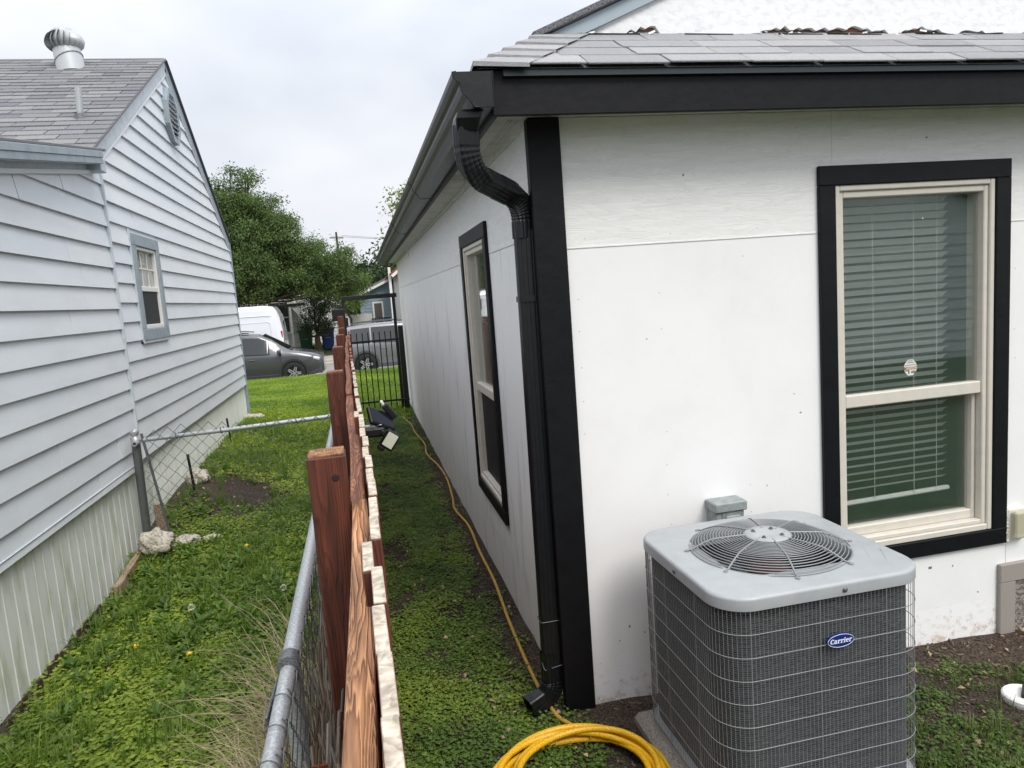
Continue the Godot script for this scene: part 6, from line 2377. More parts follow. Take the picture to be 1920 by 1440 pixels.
func make_far_houses() -> void:
	var grey_wall := plain("far_grey", col(196, 196, 192), 0.8)
	var t := thing("far_grey_house", "grey sided house across the street behind the big tree", "house", Vector3(-6, -0.2, -38))
	cottage(t, -12.0, -2.75, -37.0, -45.0, -0.3, 3.0, 5.6, grey_wall, plain("red_roof", col(128, 74, 58), 0.9))
	opening(t, "window", -4.25, -3.35, 0.75, 2.2, -36.97, col(52, 56, 56))
	opening(t, "window", -6.6, -5.7, 0.75, 2.2, -36.97, col(52, 56, 56))
	var m := Mb.new()
	m.cbox(Vector3(-3.75, 2.02, -35.8), Vector3(2.6, 0.14, 0.12), 0.01, Basis(Vector3(0, 0, 1), 0.03))
	part(t, "porch_beam", m, plain("porch_black", col(30, 36, 34), 0.6))
	m = Mb.new()
	m.cbox(Vector3(-3.75, 2.06, -36.4), Vector3(2.5, 0.05, 1.1), 0.01, Basis(Vector3(0, 0, 1), 0.03))
	part(t, "porch_roof", m, plain("porch_black", col(30, 36, 34), 0.6))
	# white outside stair with railings
	var s := thing("white_stair", "white outside stair with railings against the grey house", "stair", Vector3(-2.4, -0.2, -35.9))
	var white := mat("white_plastic")
	for k in 9:
		m = Mb.new()
		m.cbox(Vector3(-3.0 + k * 0.2, 2.05 - k * 0.24, -36.3), Vector3(0.26, 0.05, 0.9), 0.005)
		part(s, "tread", m, white)
	for zz in [-35.82, -36.78]:
		m = Mb.new()
		m.cbox(Vector3(-2.2, 1.0, zz), Vector3(2.6, 0.2, 0.05), 0.005, Basis(Vector3(0, 0, 1), -0.876))
		part(s, "stringer", m, white)
		m = Mb.new()
		m.cbox(Vector3(-2.2, 1.85, zz), Vector3(2.6, 0.09, 0.06), 0.005, Basis(Vector3(0, 0, 1), -0.876))
		part(s, "handrail", m, white)
		for k in 7:
			m = Mb.new()
			m.bbox(Vector3(-3.02 + k * 0.27, 1.98 - k * 0.324, zz - 0.02), Vector3(-2.97 + k * 0.27, 2.85 - k * 0.324, zz + 0.02), 0.003)
			part(s, "baluster", m, white)
	for x in [-3.15, -2.75]:
		m = Mb.new()
		m.bbox(Vector3(x - 0.05, -0.2, -35.86), Vector3(x + 0.05, 2.9, -35.76), 0.005)
		part(s, "newel", m, white)
	t = thing("far_white_shed", "white gabled outbuilding partly hidden by the small tree", "shed", Vector3(-0.9, -0.2, -39))
	cottage(t, -2.5, -0.5, -38.6, -42.0, -0.3, 1.7, 2.3, plain("far_white", col(220, 220, 216), 0.8), mat("shingle_grey_0"))
	opening(t, "door", -0.95, -0.55, -0.2, 1.2, -38.57, col(40, 42, 40))
	t = thing("far_blue_house", "blue-grey house with pale gable and brown door behind the gate frame", "house", Vector3(1.8, -0.2, -42))
	cottage(t, 0.15, 4.6, -38.6, -46.0, -0.3, 2.35, 3.3, plain("far_blue", col(132, 150, 162), 0.8), mat("shingle_grey_4"))
	opening(t, "door", 0.85, 1.24, 0.2, 1.82, -38.57, col(96, 88, 82))
	t = thing("far_red_roof_house", "white house with red-brown roof beside the far gate post", "house", Vector3(4, -0.2, -36))
	cottage(t, 1.95, 7.5, -33.5, -40.0, -0.3, 3.2, 5.4, plain("far_white", col(220, 220, 216), 0.8), plain("red_roof", col(128, 74, 58), 0.9))
	m = Mb.new()
	m.bbox(Vector3(1.5, -0.3, -33.5), Vector3(1.62, 3.4, -33.4), 0.01)
	part(t, "porch_post", m, white)
	# pale board fence and a dark bin screen
	var f := thing("white_board_fence", "short pale board fence across the street", "fence", Vector3(0.05, -0.2, -36.2))
	for k in 9:
		m = Mb.new()
		m.bbox(Vector3(-0.45 + k * 0.122, -0.25, -36.22), Vector3(-0.335 + k * 0.122, 1.36 - 0.01 * (k % 3), -36.2), 0.004)
		part(f, "board", m, plain("old_white", col(206, 205, 196), 0.85))
	for y in [0.2, 1.1]:
		m = Mb.new()
		m.bbox(Vector3(-0.46, y, -36.26), Vector3(0.66, y + 0.09, -36.2205), 0.004)
		part(f, "rail", m, plain("old_white", col(206, 205, 196), 0.85))
	var bs := thing("black_slat_screen", "low black slatted screen in front of the brown door", "screen", Vector3(1.05, -0.2, -36))
	for k in 8:
		m = Mb.new()
		m.bbox(Vector3(0.62 + k * 0.115, -0.25, -36.04), Vector3(0.725 + k * 0.115, 1.12, -36.0), 0.003)
		part(bs, "slat", m, plain("porch_black", col(30, 36, 34), 0.6))

# ---------- trees ----------
func leaf_shape(mb: Mb, base: Vector3, dir: Vector3, side: Vector3, l: float, w: float, bendy: float) -> void:
	# a bent leaf of four triangles
	var nn := side.cross(dir).normalized()
	var m := base + dir * l * 0.5 + nn * bendy * l
	var tip := base + dir * l
	var a := m + side * w * 0.5 - nn * 0.15 * w
	var b := m - side * w * 0.5 - nn * 0.15 * w
	mb.tri(base, a, m)
	mb.tri(a, tip, m)
	mb.tri(base, m, b)
	mb.tri(m, tip, b)

func clump(seed_: int, n: int, spread: float, l: float, w: float, droop: float) -> Mesh:
	var r := rng_of(seed_)
	var m := Mb.new()
	for i in n:
		var p := Vector3(r.randfn(), r.randfn() * 0.7, r.randfn()) * spread * 0.5
		var d := Vector3(r.randf_range(-1, 1), r.randf_range(-1, 0.6) - droop, r.randf_range(-1, 1)).normalized()
		var s := d.cross(Vector3(r.randf_range(-1, 1), r.randf_range(-0.3, 1), r.randf_range(-1, 1))).normalized()
		var k := r.randf_range(0.75, 1.2)
		m.col = Color(k, k * r.randf_range(0.95, 1.05), k * r.randf_range(0.8, 1.1))
		leaf_shape(m, p, d, s, l * r.randf_range(0.7, 1.25), w, r.randf_range(-0.12, 0.12))
	return m.mesh()

func tree(called: String, label: String, at: Vector3, lobes: Array, c0: Color, c1: Color, per: int, size: float, seed_: int, group := "", trunk_r := 0.2, trunk_to := Vector3.ZERO) -> void:
	var t := thing(called, label, "tree", at, group)
	var r := rng_of(seed_)
	var fork := trunk_to if trunk_to != Vector3.ZERO else at + Vector3(0, 1.8, 0)
	var m := Mb.new()
	m.tube(PackedVector3Array([at + Vector3(0, -0.3, 0), at.lerp(fork, 0.3) + Vector3(0.05, 0, 0), at.lerp(fork, 0.7), fork]), trunk_r, 10, true, trunk_r * 0.7)
	part(t, "trunk", m, mat("bark"))
	var xs := []
	var cs := []
	m = Mb.new()
	for lb in lobes:
		var c: Vector3 = lb[0]
		var rad: Vector3 = lb[1]
		var mid := fork.lerp(c, 0.5) + Vector3(r.randf_range(-0.3, 0.3), -0.2, 0)
		m.tube(PackedVector3Array([fork, mid, c]), trunk_r * (0.45 if lobes.size() < 14 else 0.2), 6, false, trunk_r * 0.06)
		for k in (5 if lobes.size() < 14 else 1):
			var e := c + Vector3(r.randf_range(-0.8, 0.8) * rad.x, r.randf_range(-0.6, 0.8) * rad.y, r.randf_range(-0.8, 0.8) * rad.z)
			m.tube(PackedVector3Array([mid.lerp(c, r.randf_range(0.2, 1.0)), c.lerp(e, 0.6), e]), trunk_r * 0.14, 5, false, 0.008)
		var n := int(per * pow(rad.x * rad.y * rad.z, 0.66))
		for k in n:
			# nearer the shell than the core, ragged
			var d := Vector3(r.randfn(), r.randfn(), r.randfn()).normalized()
			var q := pow(r.randf(), 0.42) * (1.0 + 0.22 * hill_noise.get_noise_3dv(d * 5.0 + c * 3.0) * 2.0)
			var p := c + d * rad * q
			var s := size * r.randf_range(0.7, 1.3)
			xs.append(Transform3D(Basis.from_euler(Vector3(r.randf_range(-0.5, 0.5), r.randf() * TAU, r.randf_range(-0.5, 0.5))).scaled(Vector3(s, s, s)), p))
			var f := r.randf()
			cs.append(c0.lerp(c1, f))
	part(t, "branches", m, mat("bark"))
	merge_crown(t, [clump(seed_ + 1, 40, 0.42, 0.15, 0.07, 0.25), clump(seed_ + 2, 34, 0.5, 0.14, 0.066, 0.15)], xs, cs)

# all leaf sprays of one crown joined into one mesh
func merge_crown(t: Node3D, sprays: Array, xs: Array, cs: Array) -> void:
	var V := PackedVector3Array()
	var N := PackedVector3Array()
	var K := PackedColorArray()
	var src := []
	for s in sprays:
		var a: Array = s.surface_get_arrays(0)
		src.append(a)
	var tinted := {}
	for i in xs.size():
		var which: int = i % src.size()
		var a: Array = src[which]
		var x: Transform3D = xs[i]
		V.append_array(x * (a[Mesh.ARRAY_VERTEX] as PackedVector3Array))
		N.append_array(Transform3D(x.basis.orthonormalized(), Vector3.ZERO) * (a[Mesh.ARRAY_NORMAL] as PackedVector3Array))
		var step := int(cs[i].g * 97.0) % 9
		var key := which * 100 + step
		if not tinted.has(key):
			var q := PackedColorArray()
			for c in a[Mesh.ARRAY_COLOR]:
				q.append(Color(c.r * cs[i].r, c.g * cs[i].g, c.b * cs[i].b))
			tinted[key] = q
		K.append_array(tinted[key])
	var m := ArrayMesh.new()
	var arr := []
	arr.resize(Mesh.ARRAY_MAX)
	arr[Mesh.ARRAY_VERTEX] = V
	arr[Mesh.ARRAY_NORMAL] = N
	arr[Mesh.ARRAY_COLOR] = K
	m.add_surface_from_arrays(Mesh.PRIMITIVE_TRIANGLES, arr)
	var o := MeshInstance3D.new()
	o.mesh = m
	o.material_override = mat("tree_leaf")
	o.name = "crown"
	t.add_child(o)
	o.position = -world_of(t)

func make_trees() -> void:
	var g0 := Color(0.06, 0.105, 0.03)
	var g1 := Color(0.16, 0.23, 0.065)
	# big tree over the van: trunk hidden behind the neighbour's house
	var env := [[Vector3(-4.55, 6.2, -32.0), Vector3(1.15, 1.5, 1.3)], [Vector3(-3.5, 5.5, -31.8), Vector3(1.2, 1.3, 1.2)], [Vector3(-4.2, 5.2, -31.6), Vector3(1.5, 1.2, 1.3)], [Vector3(-3.9, 4.2, -31.5), Vector3(1.9, 1.2, 1.6)], [Vector3(-2.3, 4.0, -32.0), Vector3(1.4, 0.95, 1.4)], [Vector3(-5.4, 4.1, -31.4), Vector3(1.6, 1.5, 1.6)], [Vector3(-1.1, 3.55, -32.6), Vector3(1.3, 0.75, 1.2)], [Vector3(-4.4, 2.95, -31.5), Vector3(1.9, 0.6, 1.3)], [Vector3(-2.5, 2.95, -32.0), Vector3(1.4, 0.55, 1.2)], [Vector3(-6.6, 5.2, -32.6), Vector3(1.8, 1.8, 1.6)], [Vector3(-0.4, 3.0, -33.2), Vector3(0.8, 0.55, 0.8)]]
	var rc := rng_of(88)
	var lob := []
	for e in env:
		var n := int(9.0 + 9.0 * e[1].x * e[1].y)
		for k in n:
			var d := Vector3(rc.randfn(), rc.randfn(), rc.randfn()).normalized() * pow(rc.randf(), 0.3)
			var s := rc.randf_range(0.35, 0.72)
			lob.append([e[0] + d * e[1], Vector3(s, s * 0.7, s)])
	tree("big_tree", "large dense green tree filling the gap over the parked van", Vector3(-6.4, -0.2, -32.5), lob, g0, g1, 85, 0.62, 41, "", 0.34, Vector3(-5.0, 2.3, -32.0))
	# twisted small tree by the bins
	tree("small_twisted_tree", "small dark tree with a short knotted trunk between the two bins", Vector3(-2.0, -0.25, -34.6), [[Vector3(-2.0, 1.4, -34.4), Vector3(0.7, 0.65, 0.6)], [Vector3(-1.6, 2.0, -34.6), Vector3(0.8, 0.6, 0.6)], [Vector3(-2.4, 0.85, -34.3), Vector3(0.55, 0.4, 0.5)], [Vector3(-1.5, 1.0, -34.3), Vector3(0.6, 0.4, 0.5)], [Vector3(-1.9, 2.7, -34.8), Vector3(0.8, 0.6, 0.6)]], Color(0.02, 0.045, 0.014), Color(0.05, 0.085, 0.028), 190, 0.5, 43, "", 0.17, Vector3(-1.95, 0.55, -34.5))
	tree("bright_shrub_tree", "bright yellow-green young tree left of the gate header", Vector3(-0.35, -0.2, -35.6), [[Vector3(-0.35, 2.1, -35.5), Vector3(0.85, 0.6, 0.6)], [Vector3(-0.55, 1.75, -35.4), Vector3(0.4, 0.35, 0.5)], [Vector3(-0.6, 2.6, -35.7), Vector3(0.6, 0.4, 0.5)]], Color(0.11, 0.17, 0.03), Color(0.2, 0.28, 0.05), 150, 0.55, 44, "", 0.07, Vector3(-0.35, 1.2, -35.5))
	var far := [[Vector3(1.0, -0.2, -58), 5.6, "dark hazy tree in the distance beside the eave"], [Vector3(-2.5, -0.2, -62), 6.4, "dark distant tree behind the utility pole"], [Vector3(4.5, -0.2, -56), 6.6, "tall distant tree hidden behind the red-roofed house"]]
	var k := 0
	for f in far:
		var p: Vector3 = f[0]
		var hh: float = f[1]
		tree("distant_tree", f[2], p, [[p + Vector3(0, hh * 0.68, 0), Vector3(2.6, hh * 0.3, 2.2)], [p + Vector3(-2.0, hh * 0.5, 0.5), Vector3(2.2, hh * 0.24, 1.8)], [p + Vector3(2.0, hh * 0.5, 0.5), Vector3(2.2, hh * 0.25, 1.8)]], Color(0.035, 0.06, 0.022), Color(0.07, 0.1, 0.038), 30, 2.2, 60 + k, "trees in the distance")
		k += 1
	tree("yellow_green_tree", "thin yellow-green tree rising just behind the white house's gutter", Vector3(1.75, -0.1, -17.5), [[Vector3(1.5, 4.0, -17.2), Vector3(0.75, 0.5, 0.6)], [Vector3(1.15, 3.2, -17.0), Vector3(0.5, 0.4, 0.5)], [Vector3(2.2, 4.3, -17.6), Vector3(0.9, 0.7, 0.7)], [Vector3(2.0, 3.4, -17.4), Vector3(0.7, 0.6, 0.6)]], Color(0.16, 0.2, 0.035), Color(0.28, 0.32, 0.06), 60, 0.6, 71, "", 0.06, Vector3(1.75, 2.4, -17.4))
	# utility pole and wires
	var t := thing("utility_pole", "wooden utility pole rising behind the big tree", "pole", Vector3(-1.0, -0.2, -52))
	var m := Mb.new()
	m.rod(Vector3(-0.9, -0.3, -52), Vector3(-0.95, 6.9, -52), 0.1, 10, 0.07)
	part(t, "pole", m, mat("bark"))
	m = Mb.new()
	m.cbox(Vector3(-0.95, 6.5, -51.9), Vector3(1.1, 0.07, 0.07), 0.01, Basis(Vector3.UP, 0.6))
	part(t, "crossarm", m, mat("bark"))
	for q in [[-0.6, 6.65, 0.0], [-1.3, 6.65, 0.4]]:
		m = Mb.new()
		var c := PackedVector3Array()
		for i in 17:
			var s := i / 16.0
			c.append(Vector3(q[0] + s * 30.0, q[1] - 4.0 * s * (1.0 - s) * 0.8 - 1.2 * s, -52 + s * 6.0))
		m.tube(c, 0.012, 3, false)
		part(t, "cable", m, plain("cable", col(60, 60, 60), 0.7))

# ---------- plants ----------
func sprig(seed_: int, n: int, spread: float, hgt: float, l: float, w: float) -> Mesh:
	var r := rng_of(seed_)
	var m := Mb.new()
	for i in n:
		var a := r.randf() * TAU
		var q := sqrt(r.randf()) * spread
		var p := Vector3(cos(a) * q, hgt * r.randf_range(0.25, 1.0), sin(a) * q)
		var y := r.randf() * TAU
		var d := Vector3(cos(y), r.randf_range(-0.25, 0.45), sin(y)).normalized()
		var s := d.cross(Vector3(r.randf_range(-0.35, 0.35), 1, r.randf_range(-0.35, 0.35))).normalized()
		var k := r.randf_range(0.7, 1.25)
		m.col = Color(k, k, k * r.randf_range(0.8, 1.1))
		var f := r.randf_range(0.7, 1.2)
		leaf_shape(m, p - d * l * 0.5, d, s, l * f, w * f, 0.08)
	return m.mesh()

func tuft(seed_: int, n: int, l: float, w: float, spread: float) -> Mesh:
	var r := rng_of(seed_)
	var m := Mb.new()
	for i in n:
		var a := r.randf() * TAU
		var p := Vector3(r.randf_range(-1, 1), 0, r.randf_range(-1, 1)) * spread
		var out := Vector3(cos(a), 0, sin(a))
		var side := Vector3(-sin(a), 0, cos(a)) * w * 0.5
		var ln := l * r.randf_range(0.5, 1.15)
		var lean := r.randf_range(0.1, 0.75)
		var p1 := p + Vector3.UP * ln * 0.55 + out * ln * 0.3 * lean
		var p2 := p + Vector3.UP * ln * (1.0 - 0.35 * lean) + out * ln * 0.85 * lean
		var k := r.randf_range(0.75, 1.2)
		m.col = Color(k, k, k)
		m.tri(p - side, p + side, p1 + side * 0.8)
		m.tri(p - side, p1 + side * 0.8, p1 - side * 0.8)
		m.tri(p1 - side * 0.8, p1 + side * 0.8, p2)
	return m.mesh()

func rosette(seed_: int, n: int, l: float, w: float) -> Mesh:
	var r := rng_of(seed_)
	var m := Mb.new()
	for i in n:
		var a := TAU * i / n + r.randf_range(-0.3, 0.3)
		var up := r.randf_range(0.15, 1.1)
		var d := Vector3(cos(a), up, sin(a)).normalized()
		var s := d.cross(Vector3.UP).normalized()
		var k := r.randf_range(0.75, 1.2)
		m.col = Color(k, k, k)
		leaf_shape(m, Vector3(0, r.randf_range(0.0, 0.05), 0), d, s, l * r.randf_range(0.6, 1.1), w, 0.1)
	return m.mesh()

func strew(called: String, label: String, meshes: Array, m: Material, n: int, x0: float, x1: float, z0: float, z1: float, keep: Callable, colour: Callable, smin: float, smax: float, seed_: int) -> void:
	# several look-alike meshes of one cover; the first node is the thing, the rest are its parts
	var r := rng_of(seed_)
	var root := Node3D.new()
	root.name = numbered(self, called)
	add_child(root)
	tag(root, label, "ground cover", "", "stuff")
	var xs := []
	var cs := []
	for q in meshes:
		xs.append([])
		cs.append([])
	for i in n:
		var x := r.randf_range(x0, x1)
		var z := r.randf_range(z0, z1)
		var pk: float = keep.call(x, z)
		if r.randf() > pk:
			continue
		var k := r.randi() % meshes.size()
		var s := r.randf_range(smin, smax)
		var b := Basis.from_euler(Vector3(r.randf_range(-0.15, 0.15), r.randf() * TAU, r.randf_range(-0.15, 0.15))).scaled(Vector3(s, s * r.randf_range(0.7, 1.2), s))
		xs[k].append(Transform3D(b, Vector3(x, gy(x, z) - 0.004, z)))
		cs[k].append(colour.call(x, z, r))
	for k in meshes.size():
		if xs[k].size() > 0:
			scatter(root, "cover", meshes[k], m, xs[k], cs[k]).set_meta("kind", "stuff")

func make_plants() -> void:
	var nz := noise_of(0.55, 3, FastNoiseLite.TYPE_SIMPLEX_SMOOTH, 0.0, 101)
	var nf := noise_of(2.2, 3, FastNoiseLite.TYPE_SIMPLEX_SMOOTH, 0.0, 102)
	var fence_x := func(z: float) -> float: return -0.07 + 0.018 * (z + 1.7)
	var wet := mat("leaf")
	# neighbour's strip: low clover, paler in drifts
	var dirt := func(x: float, z: float) -> float:
		# worn patch by the cross fence and the bare foot of the wall
		var p := Vector2((x + 1.35) / 0.75, (z + 7.3) / 0.9)
		return exp(-p.length_squared() * 1.3)
	strew("clover", "low leafy clover covering the neighbour's side strip", [sprig(1, 13, 0.045, 0.035, 0.021, 0.016), sprig(2, 13, 0.05, 0.045, 0.024, 0.018), sprig(3, 12, 0.045, 0.03, 0.018, 0.015)], wet, 21000, -1.83, -0.13, -9.6, -0.9,
		func(x: float, z: float) -> float: return clampf(1.0 - 1.3 * dirt.call(x, z), 0.0, 1.0) * (1.0 - 0.75 * ss(-7.5, -9.6, z)) * (0.25 if x < -1.74 else 1.0),
		func(x: float, z: float, r: RandomNumberGenerator) -> Color:
			var k := clampf(0.5 + nz.get_noise_2d(x * 1.2, z * 1.2) * 1.5 + r.randf_range(-0.22, 0.22), 0, 1)
			return Color(0.13, 0.215, 0.03).lerp(Color(0.36, 0.45, 0.055), k), 0.55, 1.6, 201)
	strew("weeds", "taller broad-leaved weeds among the clover", [rosette(4, 11, 0.062, 0.021), rosette(5, 10, 0.055, 0.018), rosette(6, 12, 0.05, 0.022)], wet, 2200, -1.8, -0.2, -8.2, -1.2,
		func(x: float, z: float) -> float:
			var band := exp(-pow((z + 5.0) / 0.9, 2)) * 0.9 + (0.22 if x < -1.5 else 0.0) + (0.3 if nf.get_noise_2d(x, z) > 0.2 else 0.03)
			return clampf(band, 0, 1) * (1.0 - dirt.call(x, z)),
		func(x: float, z: float, r: RandomNumberGenerator) -> Color:
			return Color(0.09, 0.17, 0.03).lerp(Color(0.19, 0.30, 0.05), r.randf()), 0.7, 1.45, 202)
	strew("grass_tufts", "loose tufts of long grass among the weeds", [tuft(7, 16, 0.13, 0.005, 0.02), tuft(8, 14, 0.18, 0.005, 0.025), tuft(21, 12, 0.08, 0.004, 0.03), tuft(22, 14, 0.06, 0.0035, 0.04)], wet, 5200, -1.8, -0.2, -8.8, -1.0,
		func(x: float, z: float) -> float: return (0.8 if nf.get_noise_2d(x + 9.0, z) > 0.08 else 0.2) * (1.0 - dirt.call(x, z)),
		func(x: float, z: float, r: RandomNumberGenerator) -> Color: return Color(0.09, 0.18, 0.025).lerp(Color(0.26, 0.34, 0.07), r.randf()), 0.6, 1.25, 203)
	# passage: small dark clover with worn soil showing through
	strew("passage_clover", "short dark clover carpeting the passage between fence and white house", [sprig(9, 15, 0.04, 0.02, 0.014, 0.012), sprig(10, 16, 0.042, 0.026, 0.015, 0.013), sprig(11, 14, 0.04, 0.018, 0.012, 0.011)], wet, 22000, -0.25, 0.78, -12.6, -0.9,
		func(x: float, z: float) -> float:
			if x < fence_x.call(z) + 0.02: return 0.0
			var wall := 1.0 - 0.97 * ss(0.50, 0.66, x + 0.05 * nf.get_noise_2d(x * 2.0, z * 2.0)) * ss(2.7, 3.1, -z)
			var k := nf.get_noise_2d(x * 1.1, z * 0.9) + 0.35 * nz.get_noise_2d(x * 3.0, z * 1.5)
			return clampf(1.15 - 3.2 * maxf(0.0, k - 0.12), 0.02, 1.0) * wall * (1.0 - 0.85 * ss(2.05, 2.9, -z) * ss(0.60, 0.85, x)),
		func(x: float, z: float, r: RandomNumberGenerator) -> Color:
			return Color(0.11, 0.19, 0.035).lerp(Color(0.28, 0.38, 0.055), clampf(0.45 + nz.get_noise_2d(x * 2, z * 2) + r.randf_range(-0.35, 0.35), 0, 1)), 0.6, 1.5, 204)
	# bare yard on the right: patchy clover and thin grass
	strew("yard_clover", "patches of small clover on the bare soil beside the air conditioner", [sprig(12, 13, 0.045, 0.025, 0.017, 0.014), sprig(13, 12, 0.04, 0.03, 0.015, 0.013)], wet, 9000, 0.78, 4.4, -2.85, 0.4,
		func(x: float, z: float) -> float:
			if x > 0.93 and x < 1.88 and z < -1.9 and z > -2.78: return 0.0
			var k := nf.get_noise_2d(x * 0.8 + 3.0, z * 0.8) + 0.5 * nz.get_noise_2d(x * 2.0, z * 2.0)
			var near := ss(-2.6, -1.7, z)
			return clampf((k + 0.12 + 0.32 * near) * 2.4, 0.0, 1.0) * (0.06 if z < -2.72 else 1.0) * (0.3 if x < 0.95 else 1.0),
		func(x: float, z: float, r: RandomNumberGenerator) -> Color: return Color(0.06, 0.12, 0.022).lerp(Color(0.15, 0.24, 0.04), r.randf()), 0.7, 1.3, 205)
	strew("yard_grass", "thin dry-tipped grass on the soil right of the air conditioner", [tuft(14, 9, 0.07, 0.004, 0.03), tuft(15, 8, 0.055, 0.004, 0.03)], wet, 3600, 1.86, 4.4, -2.6, 0.4,
		func(x: float, z: float) -> float: return clampf(0.25 + 0.75 * ss(-2.5, -1.6, z) + nf.get_noise_2d(x * 1.5, z * 1.5), 0.0, 1.0),
		func(x: float, z: float, r: RandomNumberGenerator) -> Color: return Color(0.1, 0.16, 0.035).lerp(Color(0.32, 0.27, 0.13), r.randf() * r.randf()), 0.7, 1.3, 206)
	# mown front lawn, bright
	strew("front_lawn", "bright mown lawn between the houses and the street", [tuft(16, 30, 0.075, 0.008, 0.11), tuft(17, 30, 0.06, 0.008, 0.11), sprig(18, 22, 0.11, 0.04, 0.04, 0.026)], wet, 26000, -6.5, 3.2, -22.7, -8.2,
		func(x: float, z: float) -> float:
			if x > 0.72 and z > -13.1: return 0.0
			if x < -1.86 and z > -11.9: return 0.0
			if z > -11.6 and x > fence_x.call(z) - 0.16: return 0.0
			return 0.25 + 0.75 * ss(-8.2, -11.0, z),
		func(x: float, z: float, r: RandomNumberGenerator) -> Color:
			var k := clampf(0.5 + nz.get_noise_2d(x * 0.8, z * 0.8) * 1.2 + r.randf_range(-0.25, 0.25), 0, 1)
			return Color(0.16, 0.25, 0.03).lerp(Color(0.34, 0.42, 0.055), k), 0.8, 1.4, 207)
	strew("far_lawn", "grass of the yards across the street", [tuft(19, 26, 0.12, 0.014, 0.22), tuft(20, 26, 0.1, 0.014, 0.22)], wet, 7000, -8.0, 4.0, -38.4, -30.2,
		func(x: float, z: float) -> float: return 0.0 if x > -1.95 and x < 0.65 and z > -37.6 and z < -30.0 else 1.0,
		func(x: float, z: float, r: RandomNumberGenerator) -> Color: return Color(0.16, 0.25, 0.03).lerp(Color(0.34, 0.42, 0.055), r.randf()), 0.8, 1.4, 208)
	# dry vines between the two fences and dead grass hanging over the rail
	var m := Mb.new()
	var r := rng_of(301)
	for i in 3000:
		var z := r.randf_range(-4.9, -0.5)
		var x := r.randf_range(-0.225, -0.085) + 0.018 * (z + 1.7)
		var h := r.randf_range(0.3, 0.95)
		var k := r.randf_range(0.55, 1.3)
		m.col = Color(0.27 * k, 0.205 * k, 0.15 * k) if r.randf() < 0.6 else Color(0.32 * k, 0.29 * k, 0.26 * k)
		var pts := PackedVector3Array()
		var ph := r.randf() * 6.0
		for j in 6:
			var t := j / 5.0
			pts.append(Vector3(clampf(x + 0.03 * sin(t * 5.0 + ph), -0.23, -0.075), h * t + 0.02, z + 0.05 * sin(t * 4.0 + ph * 2.0) + (t - 0.5) * 0.1 * sin(ph)))
		m.tube(pts, r.randf_range(0.0015, 0.0045), 3, false)
	var dv := whole("dry_vines", m, mat("dry_stem"), "tangle of dry brown vines between chain link and wooden fence", "vines")
	dv.set_meta("kind", "stuff")
	m = Mb.new()
	for i in 800:
		# several bunches, each strand with its own kinks
		var bunch := i % 7
		var z := -1.45 - bunch * 0.19 + r.randfn() * 0.07
		var x := -0.27 - absf(r.randfn()) * 0.03
		var lean := r.randf_range(0.05, 0.2 + 0.3 * fmod(bunch * 0.37, 1.0))
		var h := r.randf_range(0.2, 0.5)
		var k := r.randf_range(0.6, 1.25)
		m.col = Color(0.50 * k, 0.40 * k, 0.26 * k)
		var dz := r.randfn() * 0.3
		var pts := PackedVector3Array()
		var y0 := r.randf_range(0.1, 0.55)
		for j in 7:
			var t := j / 6.0
			pts.append(Vector3(x - lean * pow(t, 1.2) + r.randf_range(-0.012, 0.012), gy(x, z) + y0 + h * (t - 0.5 * t * t) * 1.2 + r.randf_range(-0.01, 0.01), z + dz * t + r.randf_range(-0.012, 0.012)))
		m.tube(pts, r.randf_range(0.0007, 0.0016), 3, false, 0.0005)
	var dg := whole("dead_grass", m, mat("dry_stem"), "spray of dead straw-coloured grass leaning out from the chain link fence", "dry grass")
	dg.set_meta("kind", "stuff")
	# dandelions one can count
	var heads := [Vector3(-1.28, 0, -2.95), Vector3(-1.07, 0, -3.9), Vector3(-1.36, 0, -4.1), Vector3(-1.0, 0, -5.6), Vector3(-0.42, 0, -2.75)]
	var words := ["yellow dandelion low in the clover, nearest the picture's bottom left corner", "yellow dandelion beside a tuft of long grass in mid clover", "yellow dandelion closest to the skirting panels", "yellow dandelion in front of the cross chain link fence", "yellow dandelion under the dead grass spray"]
	for i in heads.size():
		flower(heads[i], words[i], i, true)
	var clocks := [Vector3(-1.12, 0, -4.35), Vector3(-0.62, 0, -4.5)]
	var cw := ["round white dandelion seed head in mid clover", "round white dandelion seed head near the chain link rail"]
	for i in 2:
		flower(clocks[i], cw[i], 10 + i, false)

func flower(p: Vector3, label: String, seed_: int, yellow: bool) -> void:
	p.y = gy(p.x, p.z)
	var t := thing("dandelion" if yellow else "dandelion_clock", label, "flower", p, "dandelions in the clover")
	var r := rng_of(seed_ + 500)
	var h := 0.085 if yellow else 0.17
	var top := p + Vector3(r.randf_range(-0.02, 0.02), h, r.randf_range(-0.02, 0.02))
	var m := Mb.new()
	m.tube(PackedVector3Array([p, p.lerp(top, 0.5) + Vector3(0.006, 0, 0), top]), 0.0018, 5, true)
	part(t, "stem", m, plain("stem_green", col(120, 140, 70), 0.7))
	m = Mb.new()
	for i in (40 if yellow else 90):
		var a := r.randf() * TAU
		var up := r.randf_range(0.1, 1.2) if yellow else r.randf_range(-1.4, 1.5)
		var d := Vector3(cos(a), up, sin(a)).normalized()
		var s := d.cross(Vector3.UP).normalized()
		if yellow: leaf_shape(m, top, d, s, 0.02, 0.005, 0.1)
		else: leaf_shape(m, top + d * 0.012, d, s, 0.009, 0.005, 0.0)
	part(t, "head", m, plain("petal_yellow", col(236, 204, 30), 0.7) if yellow else plain("seed_white", col(206, 204, 190), 0.9))

